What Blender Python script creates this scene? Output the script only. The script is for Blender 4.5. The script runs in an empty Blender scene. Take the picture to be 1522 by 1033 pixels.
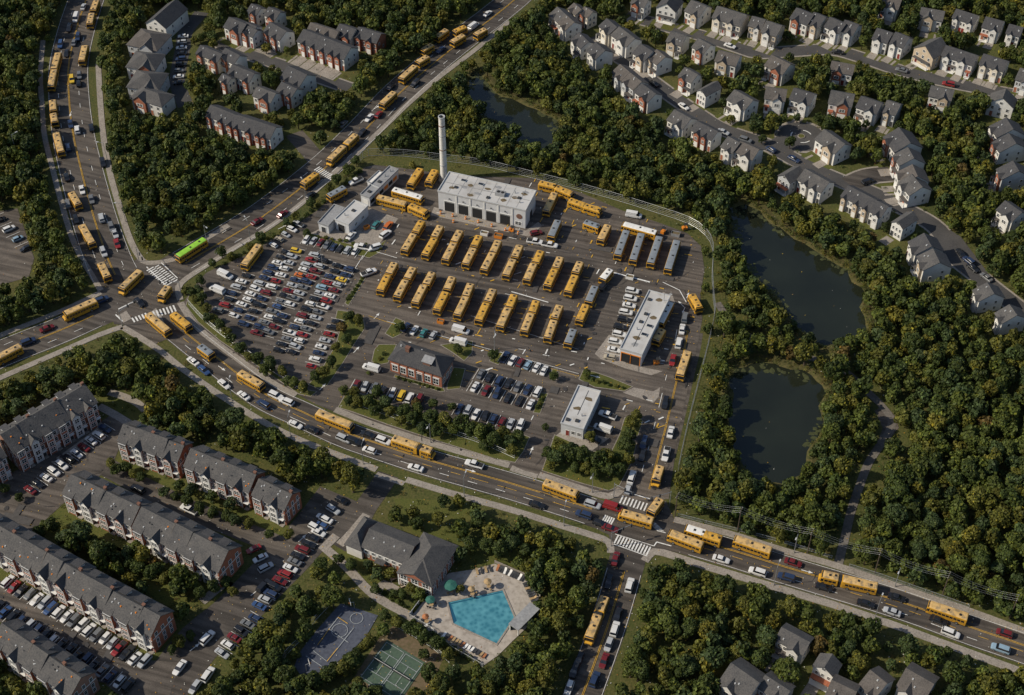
import bpy, math, random
import numpy as np
from mathutils import Vector

random.seed(7)
RNG = np.random.default_rng(11)
C = bpy.context.scene.collection
PI = math.pi

# ------------------------------------------------------------------ camera calibration
IMW, IMH, FPX, PITCH, CAMH = 1522.0, 1033.0, 2200.0, math.radians(45.0), 311.0
CP, SP = math.cos(PITCH), math.sin(PITCH)
CAMY = -CAMH / math.tan(PITCH)


def W(u, v, z=0.0):
    """photograph pixel -> world (x, y) on the level z"""
    dx, dy = (u - IMW / 2) / FPX, (v - IMH / 2) / FPX
    d = (dx, CP - dy * SP, -SP - dy * CP)
    t = (z - CAMH) / d[2]
    return (d[0] * t, CAMY + d[1] * t)


def PX(x, y, z=0.0):
    """world -> photograph pixel (works on arrays)"""
    ry, rz = y - CAMY, z - CAMH
    dep = ry * CP - rz * SP
    up = ry * SP + rz * CP
    return IMW / 2 + FPX * x / dep, IMH / 2 - FPX * up / dep


def WP(pts, z=0.0):
    return [W(u, v, z) for u, v in pts]


# ------------------------------------------------------------------ materials
def new_mat(name):
    m = bpy.data.materials.new(name)
    m.use_nodes = True
    nt = m.node_tree
    return m, nt, nt.nodes['Principled BSDF']


def plain(name, col, rough=0.6, metal=0.0, spec=None, var=0.0, scale=3.0):
    m, nt, b = new_mat(name)
    b.inputs['Roughness'].default_value = rough
    b.inputs['Metallic'].default_value = metal
    if spec is not None:
        b.inputs['Specular IOR Level'].default_value = spec
    if var:
        noisy(nt, b, [tuple(c * (1 - var) for c in col), tuple(c * (1 + var) for c in col)], scale)
    else:
        b.inputs['Base Color'].default_value = (*col, 1)
    return m


def noisy(nt, b, cols, scale, detail=5, lo=0.32, hi=0.68, coord='Object', dist=0.0):
    tc = nt.nodes.new('ShaderNodeTexCoord')
    n = nt.nodes.new('ShaderNodeTexNoise')
    n.inputs['Scale'].default_value = scale
    n.inputs['Detail'].default_value = detail
    n.inputs['Distortion'].default_value = dist
    r = nt.nodes.new('ShaderNodeValToRGB')
    el = r.color_ramp.elements
    while len(el) < len(cols):
        el.new(0.5)
    for i, c in enumerate(cols):
        el[i].position = lo + (hi - lo) * i / (len(cols) - 1)
        el[i].color = (*c, 1)
    nt.links.new(tc.outputs[coord], n.inputs['Vector'])
    nt.links.new(n.outputs['Fac'], r.inputs['Fac'])
    nt.links.new(r.outputs['Color'], b.inputs['Base Color'])
    return tc, n, r


def layered(name, cols, scale, cols2, scale2, fac=0.5, rough=0.85, bump=0.0, lo=0.32, hi=0.68, lo2=0.35, hi2=0.65, spec=0.3, rand=False):
    """two noise layers multiplied/mixed: worn, stained surfaces"""
    m, nt, b = new_mat(name)
    b.inputs['Roughness'].default_value = rough
    b.inputs['Specular IOR Level'].default_value = spec
    tc, n, r = noisy(nt, b, cols, scale, lo=lo, hi=hi)
    n2 = nt.nodes.new('ShaderNodeTexNoise')
    n2.inputs['Scale'].default_value = scale2
    n2.inputs['Detail'].default_value = 6
    r2 = nt.nodes.new('ShaderNodeValToRGB')
    el = r2.color_ramp.elements
    while len(el) < len(cols2):
        el.new(0.5)
    for i, c in enumerate(cols2):
        el[i].position = lo2 + (hi2 - lo2) * i / (len(cols2) - 1)
        el[i].color = (*c, 1)
    if rand:                                   # every object its own patch of the pattern
        oi = nt.nodes.new('ShaderNodeObjectInfo')
        ad = nt.nodes.new('ShaderNodeVectorMath')
        ad.operation = 'ADD'
        ml = nt.nodes.new('ShaderNodeMath')
        ml.operation = 'MULTIPLY'
        ml.inputs[1].default_value = 97.0
        nt.links.new(oi.outputs['Random'], ml.inputs[0])
        nt.links.new(tc.outputs['Object'], ad.inputs[0])
        nt.links.new(ml.outputs[0], ad.inputs[1])
        nt.links.new(ad.outputs[0], n.inputs['Vector'])
    mx = nt.nodes.new('ShaderNodeMix')
    mx.data_type = 'RGBA'
    mx.inputs['Factor'].default_value = fac
    nt.links.new(ad.outputs[0] if rand else tc.outputs['Object'], n2.inputs['Vector'])
    nt.links.new(n2.outputs['Fac'], r2.inputs['Fac'])
    nt.links.new(r.outputs['Color'], mx.inputs['A'])
    nt.links.new(r2.outputs['Color'], mx.inputs['B'])
    nt.links.new(mx.outputs['Result'], b.inputs['Base Color'])
    if bump:
        bp = nt.nodes.new('ShaderNodeBump')
        bp.inputs['Strength'].default_value = bump
        bp.inputs['Distance'].default_value = 0.2
        nt.links.new(n2.outputs['Fac'], bp.inputs['Height'])
        nt.links.new(bp.outputs['Normal'], b.inputs['Normal'])
    return m


M = {}
M['grass'] = layered('grass', [(.034, .047, .011), (.066, .068, .016), (.095, .077, .024)], 0.09,
                     [(.022, .033, .008), (.065, .074, .016), (.112, .092, .036)], 1.6, 0.55, 0.95, 0.6)
M['lawn'] = layered('lawn', [(.050, .066, .012), (.078, .084, .016), (.098, .086, .024)], 0.16,
                    [(.038, .052, .010), (.082, .09, .018), (.11, .096, .03)], 2.2, 0.5, 0.95, 0.5)
M['path'] = layered('worn_path', [(.12, .108, .095), (.19, .168, .145)], .3, [(.06, .055, .045), (.15, .13, .115)], 1.5, .5, .95)
M['bank'] = layered('pond_bank', [(.05, .058, .014), (.09, .078, .024), (.075, .072, .016)], 0.25,
                    [(.03, .04, .010), (.12, .09, .04)], 1.5, 0.5, 0.95, 0.5)


def paving(name, c0, c1, c2, ang, fine=5.0):
    """worn asphalt: broad patches, fine aggregate and long tyre-polished streaks along one direction"""
    m, nt, b = new_mat(name)
    b.inputs['Roughness'].default_value = .82
    b.inputs['Specular IOR Level'].default_value = .3
    tc, n, r = noisy(nt, b, [c0, c1, c2], .045, detail=3, lo=.3, hi=.7, dist=.6)

    def layer(prev, scale, vec, lo, hi, ca, cb, fac, detail=4):
        q = nt.nodes.new('ShaderNodeTexNoise')
        q.inputs['Scale'].default_value = scale
        q.inputs['Detail'].default_value = detail
        rr = nt.nodes.new('ShaderNodeValToRGB')
        rr.color_ramp.elements[0].position, rr.color_ramp.elements[0].color = lo, (*ca, 1)
        rr.color_ramp.elements[1].position, rr.color_ramp.elements[1].color = hi, (*cb, 1)
        x = nt.nodes.new('ShaderNodeMix')
        x.data_type, x.blend_type = 'RGBA', 'MULTIPLY'
        x.inputs['Factor'].default_value = fac
        nt.links.new(vec, q.inputs['Vector'])
        nt.links.new(q.outputs['Fac'], rr.inputs['Fac'])
        nt.links.new(prev, x.inputs['A'])
        nt.links.new(rr.outputs['Color'], x.inputs['B'])
        return x.outputs['Result']
    mp = nt.nodes.new('ShaderNodeMapping')
    mp.inputs['Rotation'].default_value = (0, 0, -ang)
    mp2 = nt.nodes.new('ShaderNodeMapping')
    mp2.inputs['Scale'].default_value = (.06, 1.0, 1.0)
    nt.links.new(tc.outputs['Object'], mp.inputs['Vector'])
    nt.links.new(mp.outputs['Vector'], mp2.inputs['Vector'])
    col = layer(r.outputs['Color'], .75, mp2.outputs['Vector'], .36, .62, (.5, .49, .48), (1.18, 1.17, 1.15), .9)
    col = layer(col, fine, tc.outputs['Object'], .35, .65, (.7, .7, .7), (1.22, 1.22, 1.22), .8, 3)
    col = layer(col, .35, tc.outputs['Object'], .28, .42, (.6, .58, .57), (1, 1, 1), .6, 5)
    nt.links.new(col, b.inputs['Base Color'])
    return m


M['yard'] = paving('yard_asphalt', (.066, .057, .050), (.100, .085, .073), (.136, .113, .093), math.radians(-17))
M['asphalt'] = paving('asphalt', (.058, .051, .046), (.086, .074, .064), (.114, .096, .080), math.radians(-20))
M['lane'] = layered('lane_asphalt', [(.055, .052, .051), (.076, .071, .068), (.10, .092, .085)], 0.15,
                    [(.03, .03, .031), (.05, .048, .047), (.07, .066, .062)], 2.5, 0.5, 0.85, 0.15)
M['concrete'] = layered('concrete', [(.19, .165, .14), (.26, .228, .195), (.31, .275, .235)], 0.3,
                        [(.12, .105, .085), (.26, .23, .20), (.33, .29, .25)], 2.5, 0.5, 0.9, 0.1)
M['deck'] = layered('pool_deck', [(.25, .215, .185), (.34, .30, .26), (.41, .36, .31)], 0.25,
                    [(.19, .16, .13), (.35, .31, .265), (.42, .37, .32)], .8, 0.5, 0.85, 0.05)
M['white_paint'] = plain('white_paint', (.62, .61, .58), .7, var=.25, scale=2)
M['yellow_paint'] = plain('yellow_paint', (.50, .29, .03), .7, var=.3, scale=2)
M['roof'] = layered('shingle_roof', [(.050, .050, .052), (.076, .073, .072), (.105, .098, .092)], 0.4,
                    [(.036, .036, .040), (.078, .075, .073), (.115, .106, .098)], 3, 0.5, 0.9, 0.3, rand=True)
M['roof_dark'] = layered('dark_shingle_roof', [(.036, .037, .042), (.052, .052, .055), (.066, .064, .064)], 0.5,
                         [(.03, .03, .035), (.06, .058, .06), (.085, .08, .078)], 3, 0.5, 0.9, 0.3, rand=True)
M['roof_brown'] = layered('brown_shingle_roof', [(.06, .054, .05), (.085, .076, .07), (.105, .094, .086)], 0.5,
                          [(.05, .045, .042), (.095, .083, .075), (.13, .114, .10)], 3, 0.5, 0.9, 0.3, rand=True)
M['white_roof'] = layered('white_membrane_roof', [(.27, .255, .235), (.40, .39, .37), (.46, .45, .435)], 0.12,
                          [(.25, .20, .15), (.40, .385, .37), (.46, .45, .44)], 0.5, 0.5, 0.8, 0.05, lo2=.25, hi2=.5)
M['grey_roof'] = layered('grey_metal_roof', [(.20, .20, .20), (.30, .30, .30)], 0.3, [(.18, .18, .19), (.32, .32, .32)], 1.5, .5, .6)
M['white_wall'] = plain('white_siding', (.60, .58, .54), .7, var=.08, scale=1)
M['cream_wall'] = plain('cream_siding', (.60, .54, .44), .7, var=.08, scale=1)
M['grey_wall'] = plain('grey_siding', (.40, .41, .42), .7, var=.08, scale=1)
M['tan_wall'] = plain('tan_siding', (.44, .35, .25), .7, var=.1, scale=1)
M['shed_wall'] = plain('painted_metal_wall', (.52, .52, .52), .55, var=.07, scale=.6)
M['trim'] = plain('white_trim', (.66, .65, .62), .6)
M['glass'] = plain('window_glass', (.018, .022, .028), .08, spec=.8)
M['car_glass'] = plain('car_glass', (.012, .014, .018), .06, spec=.8)
M['dark_void'] = plain('dark_interior', (.012, .012, .013), .9)
M['black'] = plain('black_rubber', (.018, .018, .018), .7)
M['bus_yellow'] = layered('bus_yellow', [(.46, .23, .018), (.56, .29, .02)], .5, [(.26, .15, .03), (.55, .285, .02), (.58, .31, .03)], 1.3, .5, .42, lo2=.28, hi2=.5, rand=True)
M['bus_tan'] = layered('bus_roof_tan', [(.46, .295, .11), (.55, .36, .145), (.60, .41, .19)], .35, [(.15, .13, .10), (.50, .32, .12), (.58, .38, .15)], .9, .62, .5, lo2=.40, hi2=.60, rand=True)
M['bus_gold'] = layered('bus_roof_gold', [(.46, .25, .035), (.55, .305, .05), (.58, .34, .08)], .35, [(.16, .12, .06), (.52, .285, .04), (.57, .325, .06)], .9, .6, .45, lo2=.38, hi2=.56, rand=True)
M['bus_grey'] = plain('bus_roof_grey', (.19, .21, .23), .5, var=.15, scale=.7)
M['bus_white'] = plain('bus_roof_white', (.68, .66, .62), .5, var=.1, scale=.7)
M['bus_green'] = plain('bus_roof_green', (.25, .50, .04), .5, var=.15, scale=.7)
M['metal'] = plain('galvanised_metal', (.36, .37, .37), .45, .6)
M['steel'] = plain('pale_steel', (.5, .5, .49), .5, .2, var=.1)
M['bark'] = plain('bark', (.07, .05, .035), .95, var=.3, scale=4)
M['green_cloth'] = plain('green_canvas', (.02, .11, .085), .8, var=.1)
M['tan_cloth'] = plain('tan_canvas', (.35, .24, .12), .85, var=.1)
M['orange_cloth'] = plain('orange_canvas', (.34, .13, .05), .85)
M['white_cloth'] = plain('white_cloth', (.72, .70, .66), .85)
M['dark_cloth'] = plain('dark_cloth', (.03, .032, .036), .85)
M['orange'] = plain('orange_plastic', (.62, .20, .02), .5)
M['red'] = plain('red_paint', (.19, .028, .022), .5)
M['dirt'] = layered('bare_dirt', [(.11, .08, .045), (.15, .105, .065)], .3, [(.07, .07, .025), (.17, .12, .08)], 1.2, .5, .95)


def brick_mat(name, c1, c2):
    m, nt, b = new_mat(name)
    tc = nt.nodes.new('ShaderNodeTexCoord')
    mp = nt.nodes.new('ShaderNodeMapping')
    mp.inputs['Rotation'].default_value = (PI / 2, 0, 0)
    br = nt.nodes.new('ShaderNodeTexBrick')
    br.inputs['Color1'].default_value = (*c1, 1)
    br.inputs['Color2'].default_value = (*c2, 1)
    br.inputs['Mortar'].default_value = (.22, .18, .15, 1)
    br.inputs['Scale'].default_value = 4
    br.inputs['Mortar Size'].default_value = 0.012
    nt.links.new(tc.outputs['Object'], mp.inputs['Vector'])
    nt.links.new(mp.outputs['Vector'], br.inputs['Vector'])
    nt.links.new(br.outputs['Color'], b.inputs['Base Color'])
    b.inputs['Roughness'].default_value = .85
    return m


M['brick'] = brick_mat('red_brick', (.34, .105, .047), (.25, .075, .035))
M['brick_dark'] = brick_mat('brown_brick', (.17, .075, .045), (.13, .055, .035))


def water_mat(name, col, rough, scale, strength):
    m, nt, b = new_mat(name)
    b.inputs['Roughness'].default_value = rough
    tc, n, r = noisy(nt, b, [tuple(c * .75 for c in col), tuple(c * 1.3 for c in col)], .05, lo=.3, hi=.7)
    w = nt.nodes.new('ShaderNodeTexNoise')
    w.inputs['Scale'].default_value = scale
    w.inputs['Detail'].default_value = 4
    bp = nt.nodes.new('ShaderNodeBump')
    bp.inputs['Strength'].default_value = strength
    bp.inputs['Distance'].default_value = .1
    nt.links.new(tc.outputs['Object'], w.inputs['Vector'])
    nt.links.new(w.outputs['Fac'], bp.inputs['Height'])
    nt.links.new(bp.outputs['Normal'], b.inputs['Normal'])
    return m


M['pond'] = water_mat('pond_water', (.014, .017, .011), .07, .9, .18)


def pool_mat():
    m, nt, b = new_mat('pool_water')
    b.inputs['Roughness'].default_value = .08
    tc = nt.nodes.new('ShaderNodeTexCoord')
    v = nt.nodes.new('ShaderNodeTexVoronoi')
    v.feature = 'SMOOTH_F1'
    v.inputs['Scale'].default_value = 1.3
    n = nt.nodes.new('ShaderNodeTexNoise')
    n.inputs['Scale'].default_value = 1.1
    n.inputs['Distortion'].default_value = 1.5
    mxv = nt.nodes.new('ShaderNodeMix')
    mxv.data_type = 'VECTOR'
    mxv.inputs['Factor'].default_value = .35
    nt.links.new(tc.outputs['Object'], n.inputs['Vector'])
    nt.links.new(tc.outputs['Object'], mxv.inputs['A'])
    nt.links.new(n.outputs['Color'], mxv.inputs['B'])
    nt.links.new(mxv.outputs['Result'], v.inputs['Vector'])
    r = nt.nodes.new('ShaderNodeValToRGB')
    e = r.color_ramp.elements
    e[0].position, e[0].color = .15, (.035, .155, .21, 1)
    e[1].position, e[1].color = .75, (.10, .30, .36, 1)
    nt.links.new(v.outputs['Distance'], r.inputs['Fac'])
    nt.links.new(r.outputs['Color'], b.inputs['Base Color'])
    bp = nt.nodes.new('ShaderNodeBump')
    bp.inputs['Strength'].default_value = .25
    nt.links.new(v.outputs['Distance'], bp.inputs['Height'])
    nt.links.new(bp.outputs['Normal'], b.inputs['Normal'])
    return m


M['pool'] = pool_mat()
M['faded_paint'] = plain('faded_court_line', (.30, .32, .33), .8, var=.3, scale=2)
M['court_blue'] = layered('blue_court', [(.058, .066, .090), (.082, .092, .122)], .2, [(.045, .05, .07), (.095, .105, .135)], 1.5, .5, .8)
M['court_green'] = layered('green_court', [(.05, .085, .06), (.07, .11, .075)], .2, [(.045, .07, .05), (.08, .12, .085)], 1.5, .5, .8)


def leaf_mat():
    m, nt, b = new_mat('foliage')
    at = nt.nodes.new('ShaderNodeAttribute')
    at.attribute_name = 'tint'
    nt.links.new(at.outputs['Color'], b.inputs['Base Color'])
    b.inputs['Roughness'].default_value = .65
    b.inputs['Specular IOR Level'].default_value = .25
    tr = nt.nodes.new('ShaderNodeBsdfTranslucent')
    nt.links.new(at.outputs['Color'], tr.inputs['Color'])
    mx = nt.nodes.new('ShaderNodeMixShader')
    mx.inputs['Fac'].default_value = .22
    nt.links.new(b.outputs['BSDF'], mx.inputs[1])
    nt.links.new(tr.outputs['BSDF'], mx.inputs[2])
    nt.links.new(mx.outputs['Shader'], nt.nodes['Material Output'].inputs['Surface'])
    return m


M['leaf'] = leaf_mat()
CAR = {}
for k, c, r in [('white', (.60, .59, .57), .3), ('silver', (.36, .37, .38), .3), ('grey', (.13, .135, .14), .3), ('black', (.014, .015, .018), .25),
                ('navy', (.02, .035, .08), .3), ('blue', (.03, .065, .16), .3), ('red', (.22, .018, .018), .3), ('maroon', (.13, .014, .016), .3),
                ('yellow', (.58, .38, .03), .35), ('pale blue', (.22, .32, .40), .3), ('orange', (.48, .12, .02), .3), ('teal', (.04, .17, .17), .3),
                ('beige', (.36, .31, .23), .35)]:
    CAR[k] = plain('car_paint_' + k.replace(' ', '_'), c, r, spec=.6)


# ------------------------------------------------------------------ mesh building
class MB:
    def __init__(s):
        s.v, s.f, s.m = [], [], []

    def add(s, vs, fs, m=0):
        o = len(s.v)
        s.v.extend(vs)
        for f in fs:
            s.f.append(tuple(i + o for i in f))
            s.m.append(m)
        return s

    def quad(s, a, b, c, d, m=0):
        return s.add([a, b, c, d], [(0, 1, 2, 3)], m)

    def box(s, x0, x1, y0, y1, z0, z1, m=0, rot=0.0, c=None, top=1.0):
        cx, cy = ((x0 + x1) / 2, (y0 + y1) / 2) if c is None else c
        vs = []
        for z, k in ((z0, 1.0), (z1, top)):
            for x, y in ((x0, y0), (x1, y0), (x1, y1), (x0, y1)):
                X, Y = (x - cx) * k, (y - cy) * k
                vs.append((cx + X * math.cos(rot) - Y * math.sin(rot), cy + X * math.sin(rot) + Y * math.cos(rot), z))
        return s.add(vs, [(3, 2, 1, 0), (4, 5, 6, 7), (0, 1, 5, 4), (1, 2, 6, 5), (2, 3, 7, 6), (3, 0, 4, 7)], m)

    def prism(s, poly, z0, z1, m=0, mt=None, bottom=False):
        n = len(poly)
        if sum(poly[i][0] * poly[(i + 1) % n][1] - poly[(i + 1) % n][0] * poly[i][1] for i in range(n)) < 0:
            poly = poly[::-1]
        o = len(s.v)
        s.v.extend([(x, y, z0) for x, y in poly] + [(x, y, z1) for x, y in poly])
        for i in range(n):
            j = (i + 1) % n
            s.f.append((o + i, o + j, o + n + j, o + n + i))
            s.m.append(m)
        s.f.append(tuple(o + n + i for i in range(n)))
        s.m.append(m if mt is None else mt)
        if bottom:
            s.f.append(tuple(o + i for i in reversed(range(n))))
            s.m.append(m)
        return s

    def sheet(s, poly, z, m=0):
        n = len(poly)
        if sum(poly[i][0] * poly[(i + 1) % n][1] - poly[(i + 1) % n][0] * poly[i][1] for i in range(n)) < 0:
            poly = poly[::-1]
        return s.add([(x, y, z) for x, y in poly], [tuple(range(n))], m)

    def extrude_x(s, prof, x0, x1, m=0, caps=True, sc=None):
        """profile of (y, z), counter-clockwise seen from +x"""
        n = len(prof)
        sc = sc or (1, 1)
        o = len(s.v)
        s.v.extend([(x0, y * sc[0], z) for y, z in prof] + [(x1, y * sc[1], z) for y, z in prof])
        for i in range(n):
            j = (i + 1) % n
            s.f.append((o + i, o + j, o + n + j, o + n + i)[::-1])
            s.m.append(m)
        if caps:
            s.f.append(tuple(o + n + i for i in range(n)))
            s.f.append(tuple(o + i for i in reversed(range(n))))
            s.m += [m, m]
        return s

    def cyl(s, x, y, z0, z1, r0, r1=None, n=10, m=0, cap=True):
        r1 = r0 if r1 is None else r1
        vs = [(x + r0 * math.cos(2 * PI * i / n), y + r0 * math.sin(2 * PI * i / n), z0) for i in range(n)]
        vs += [(x + r1 * math.cos(2 * PI * i / n), y + r1 * math.sin(2 * PI * i / n), z1) for i in range(n)]
        fs = [(i, (i + 1) % n, n + (i + 1) % n, n + i) for i in range(n)]
        if cap:
            fs.append(tuple(range(n, 2 * n)))
        return s.add(vs, fs, m)

    def tube(s, a, b, r0, r1=None, n=6, m=0):
        r1 = r0 if r1 is None else r1
        a, b = Vector(a), Vector(b)
        d = (b - a).normalized()
        u = d.cross(Vector((0, 0, 1)) if abs(d.z) < .9 else Vector((1, 0, 0))).normalized()
        w = d.cross(u)
        vs = []
        for p, r in ((a, r0), (b, r1)):
            vs += [tuple(p + u * r * math.cos(2 * PI * i / n) + w * r * math.sin(2 * PI * i / n)) for i in range(n)]
        fs = [(i, (i + 1) % n, n + (i + 1) % n, n + i)[::-1] for i in range(n)] + [tuple(range(n))[::-1][::-1], tuple(range(n, 2 * n))[::-1]]
        return s.add(vs, fs, m)

    def mesh(s, name, mats, smooth=False):
        me = bpy.data.meshes.new(name)
        me.from_pydata(s.v, [], s.f)
        for m in mats:
            me.materials.append(M[m] if isinstance(m, str) else m)
        if len(mats) > 1:
            me.polygons.foreach_set('material_index', s.m)
        if smooth:
            me.polygons.foreach_set('use_smooth', [True] * len(me.polygons))
        me.update()
        return me


def obj(name, me, parent=None, loc=(0, 0, 0), rz=0.0, scale=None):
    if isinstance(me, MB):
        raise TypeError
    o = bpy.data.objects.new(name, me)
    C.objects.link(o)
    o.parent = parent
    o.location = loc
    o.rotation_euler = (0, 0, rz)
    if scale:
        o.scale = scale
    return o


def empty(name, loc=(0, 0, 0), rz=0.0):
    o = bpy.data.objects.new(name, None)
    o.empty_display_size = .5
    C.objects.link(o)
    o.location = loc
    o.rotation_euler = (0, 0, rz)
    return o


def part(name, mb, mats, parent, loc=(0, 0, 0), rz=0.0):
    return obj(name, mb.mesh(name, mats), parent, loc, rz)


def tag(o, label, cat, group=None):
    o['label'] = label
    o['category'] = cat
    if group:
        o['group'] = group
    return o


ITEMS = []          # things whose label is finished against the landmarks: (object, description, pixel u, pixel v)


def later(o, desc, cat, x, y, z=0.0, group=None):
    u, v = PX(x, y, z)
    tag(o, desc, cat, group)
    ITEMS.append((o, desc, float(u), float(v)))
    return o


def structure(name, mb, mats):
    o = part(name, mb, mats, None)
    o['kind'] = 'structure'
    return o


def area2(p):
    n = len(p)
    return sum(p[i][0] * p[(i + 1) % n][1] - p[(i + 1) % n][0] * p[i][1] for i in range(n))


def inset(poly, d):
    """offset a simple polygon inwards (d > 0) by moving its edges"""
    n = len(poly)
    if area2(poly) < 0:
        poly = poly[::-1]
    out = []
    for i in range(n):
        p0, p1, p2 = Vector(poly[i - 1]), Vector(poly[i]), Vector(poly[(i + 1) % n])
        a, b = (p1 - p0).normalized(), (p2 - p1).normalized()
        na, nb = Vector((-a.y, a.x)), Vector((-b.y, b.x))
        k = (na + nb)
        k = k / max(.3, k.length_squared / 2) if k.length > .1 else na
        q = p1 + k * d
        out.append((q.x, q.y))
    return out


def smooth_line(pts, step=3.0):
    """Catmull-Rom through world points, resampled"""
    P = [Vector(p) for p in pts]
    P = [P[0] * 2 - P[1]] + P + [P[-1] * 2 - P[-2]]
    out = []
    for i in range(1, len(P) - 2):
        n = max(2, int((P[i + 1] - P[i]).length / step))
        for k in range(n):
            t = k / n
            out.append(.5 * ((2 * P[i]) + (-P[i - 1] + P[i + 1]) * t + (2 * P[i - 1] - 5 * P[i] + 4 * P[i + 1] - P[i + 2]) * t * t
                             + (-P[i - 1] + 3 * P[i] - 3 * P[i + 1] + P[i + 2]) * t ** 3))
    out.append(P[-2])
    return out


def normals(L):
    out = []
    for i in range(len(L)):
        d = (L[min(i + 1, len(L) - 1)] - L[max(i - 1, 0)]).normalized()
        out.append(Vector((-d.y, d.x)))
    return out


def strip(mb, L, o0, o1, z, m=0):
    N = normals(L)
    vs = []
    for p, n in zip(L, N):
        a, b = p + n * o0, p + n * o1
        vs += [(a.x, a.y, z), (b.x, b.y, z)]
    mb.add(vs, [(2 * i, 2 * i + 1, 2 * i + 3, 2 * i + 2)[::(1 if o0 > o1 else -1)] for i in range(len(L) - 1)], m)


def kerbed(mb, L, o0, o1, z1, m=0):
    """raised strip with side faces"""
    N = normals(L)
    if o0 > o1:
        o0, o1 = o1, o0
    vs = []
    for p, n in zip(L, N):
        a, b = p + n * o0, p + n * o1
        vs += [(a.x, a.y, 0), (a.x, a.y, z1), (b.x, b.y, z1), (b.x, b.y, 0)]
    fs = []
    for i in range(len(L) - 1):
        a, b = 4 * i, 4 * i + 4
        fs += [(a, b, b + 1, a + 1), (a + 1, b + 1, b + 2, a + 2), (a + 2, b + 2, b + 3, a + 3)]
    k = 4 * (len(L) - 1)
    fs += [(0, 1, 2, 3), (k + 3, k + 2, k + 1, k)]
    mb.add(vs, fs, m)


def dashes(mb, L, off, w, on, gap, z, m=0, skip=()):
    N = normals(L)
    s = 0.0
    for i in range(len(L) - 1):
        if (s % (on + gap)) < on and not any((L[i] - Vector(c)).length < r for c, r in skip):
            a, b = L[i] + N[i] * off, L[i + 1] + N[i + 1] * off
            na, nb = N[i] * w / 2, N[i + 1] * w / 2
            mb.quad((a.x - na.x, a.y - na.y, z), (b.x - nb.x, b.y - nb.y, z), (b.x + nb.x, b.y + nb.y, z), (a.x + na.x, a.y + na.y, z), m)
        s += (L[i + 1] - L[i]).length


# exclusion raster in photograph pixels (half size): 1 = no tree may show here, 2.. = thinner planting
MW, MH = 761 + 40, 517 + 40
MASK = np.zeros((MH, MW), np.uint8)       # where the picture shows something other than a crown
BASE = np.zeros((MH, MW), np.uint8)       # ground that no trunk may stand on
THIN = np.ones((MH, MW), np.float32)


def fill(arr, poly, val):
    p = np.array([(u / 2 + 20, v / 2 + 20) for u, v in poly])
    x0, x1 = int(max(0, p[:, 0].min())), int(min(MW - 1, p[:, 0].max() + 1))
    y0, y1 = int(max(0, p[:, 1].min())), int(min(MH - 1, p[:, 1].max() + 1))
    if x1 <= x0 or y1 <= y0:
        return
    X, Y = np.meshgrid(np.arange(x0, x1 + 1), np.arange(y0, y1 + 1))
    ins = np.zeros(X.shape, bool)
    n = len(p)
    for i in range(n):
        (xa, ya), (xb, yb) = p[i], p[(i + 1) % n]
        if ya == yb:
            continue
        c = ((ya > Y) != (yb > Y)) & (X < (xb - xa) * (Y - ya) / (yb - ya) + xa)
        ins ^= c
    arr[y0:y1 + 1, x0:x1 + 1][ins] = val


def keep_px(poly):
    fill(MASK, poly, 1)
    fill(BASE, poly, 1)


def keep_w(poly, z=0.0, base=True):
    q = [tuple(map(float, PX(x, y, z))) for x, y in poly]
    fill(MASK, q, 1)
    if base:
        fill(BASE, q, 1)


def keep_line(L, o):
    N = normals(L)
    for i in range(len(L) - 1):
        a, b = L[i], L[i + 1]
        keep_w([tuple(a + N[i] * o), tuple(b + N[i + 1] * o), tuple(b - N[i + 1] * o), tuple(a - N[i] * o)])
# ------------------------------------------------------------------ ground, roads, water
structure('ground', MB().sheet([(-900, -420), (900, -420), (900, 1100), (-900, 1100)], 0), ['grass'])

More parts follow.
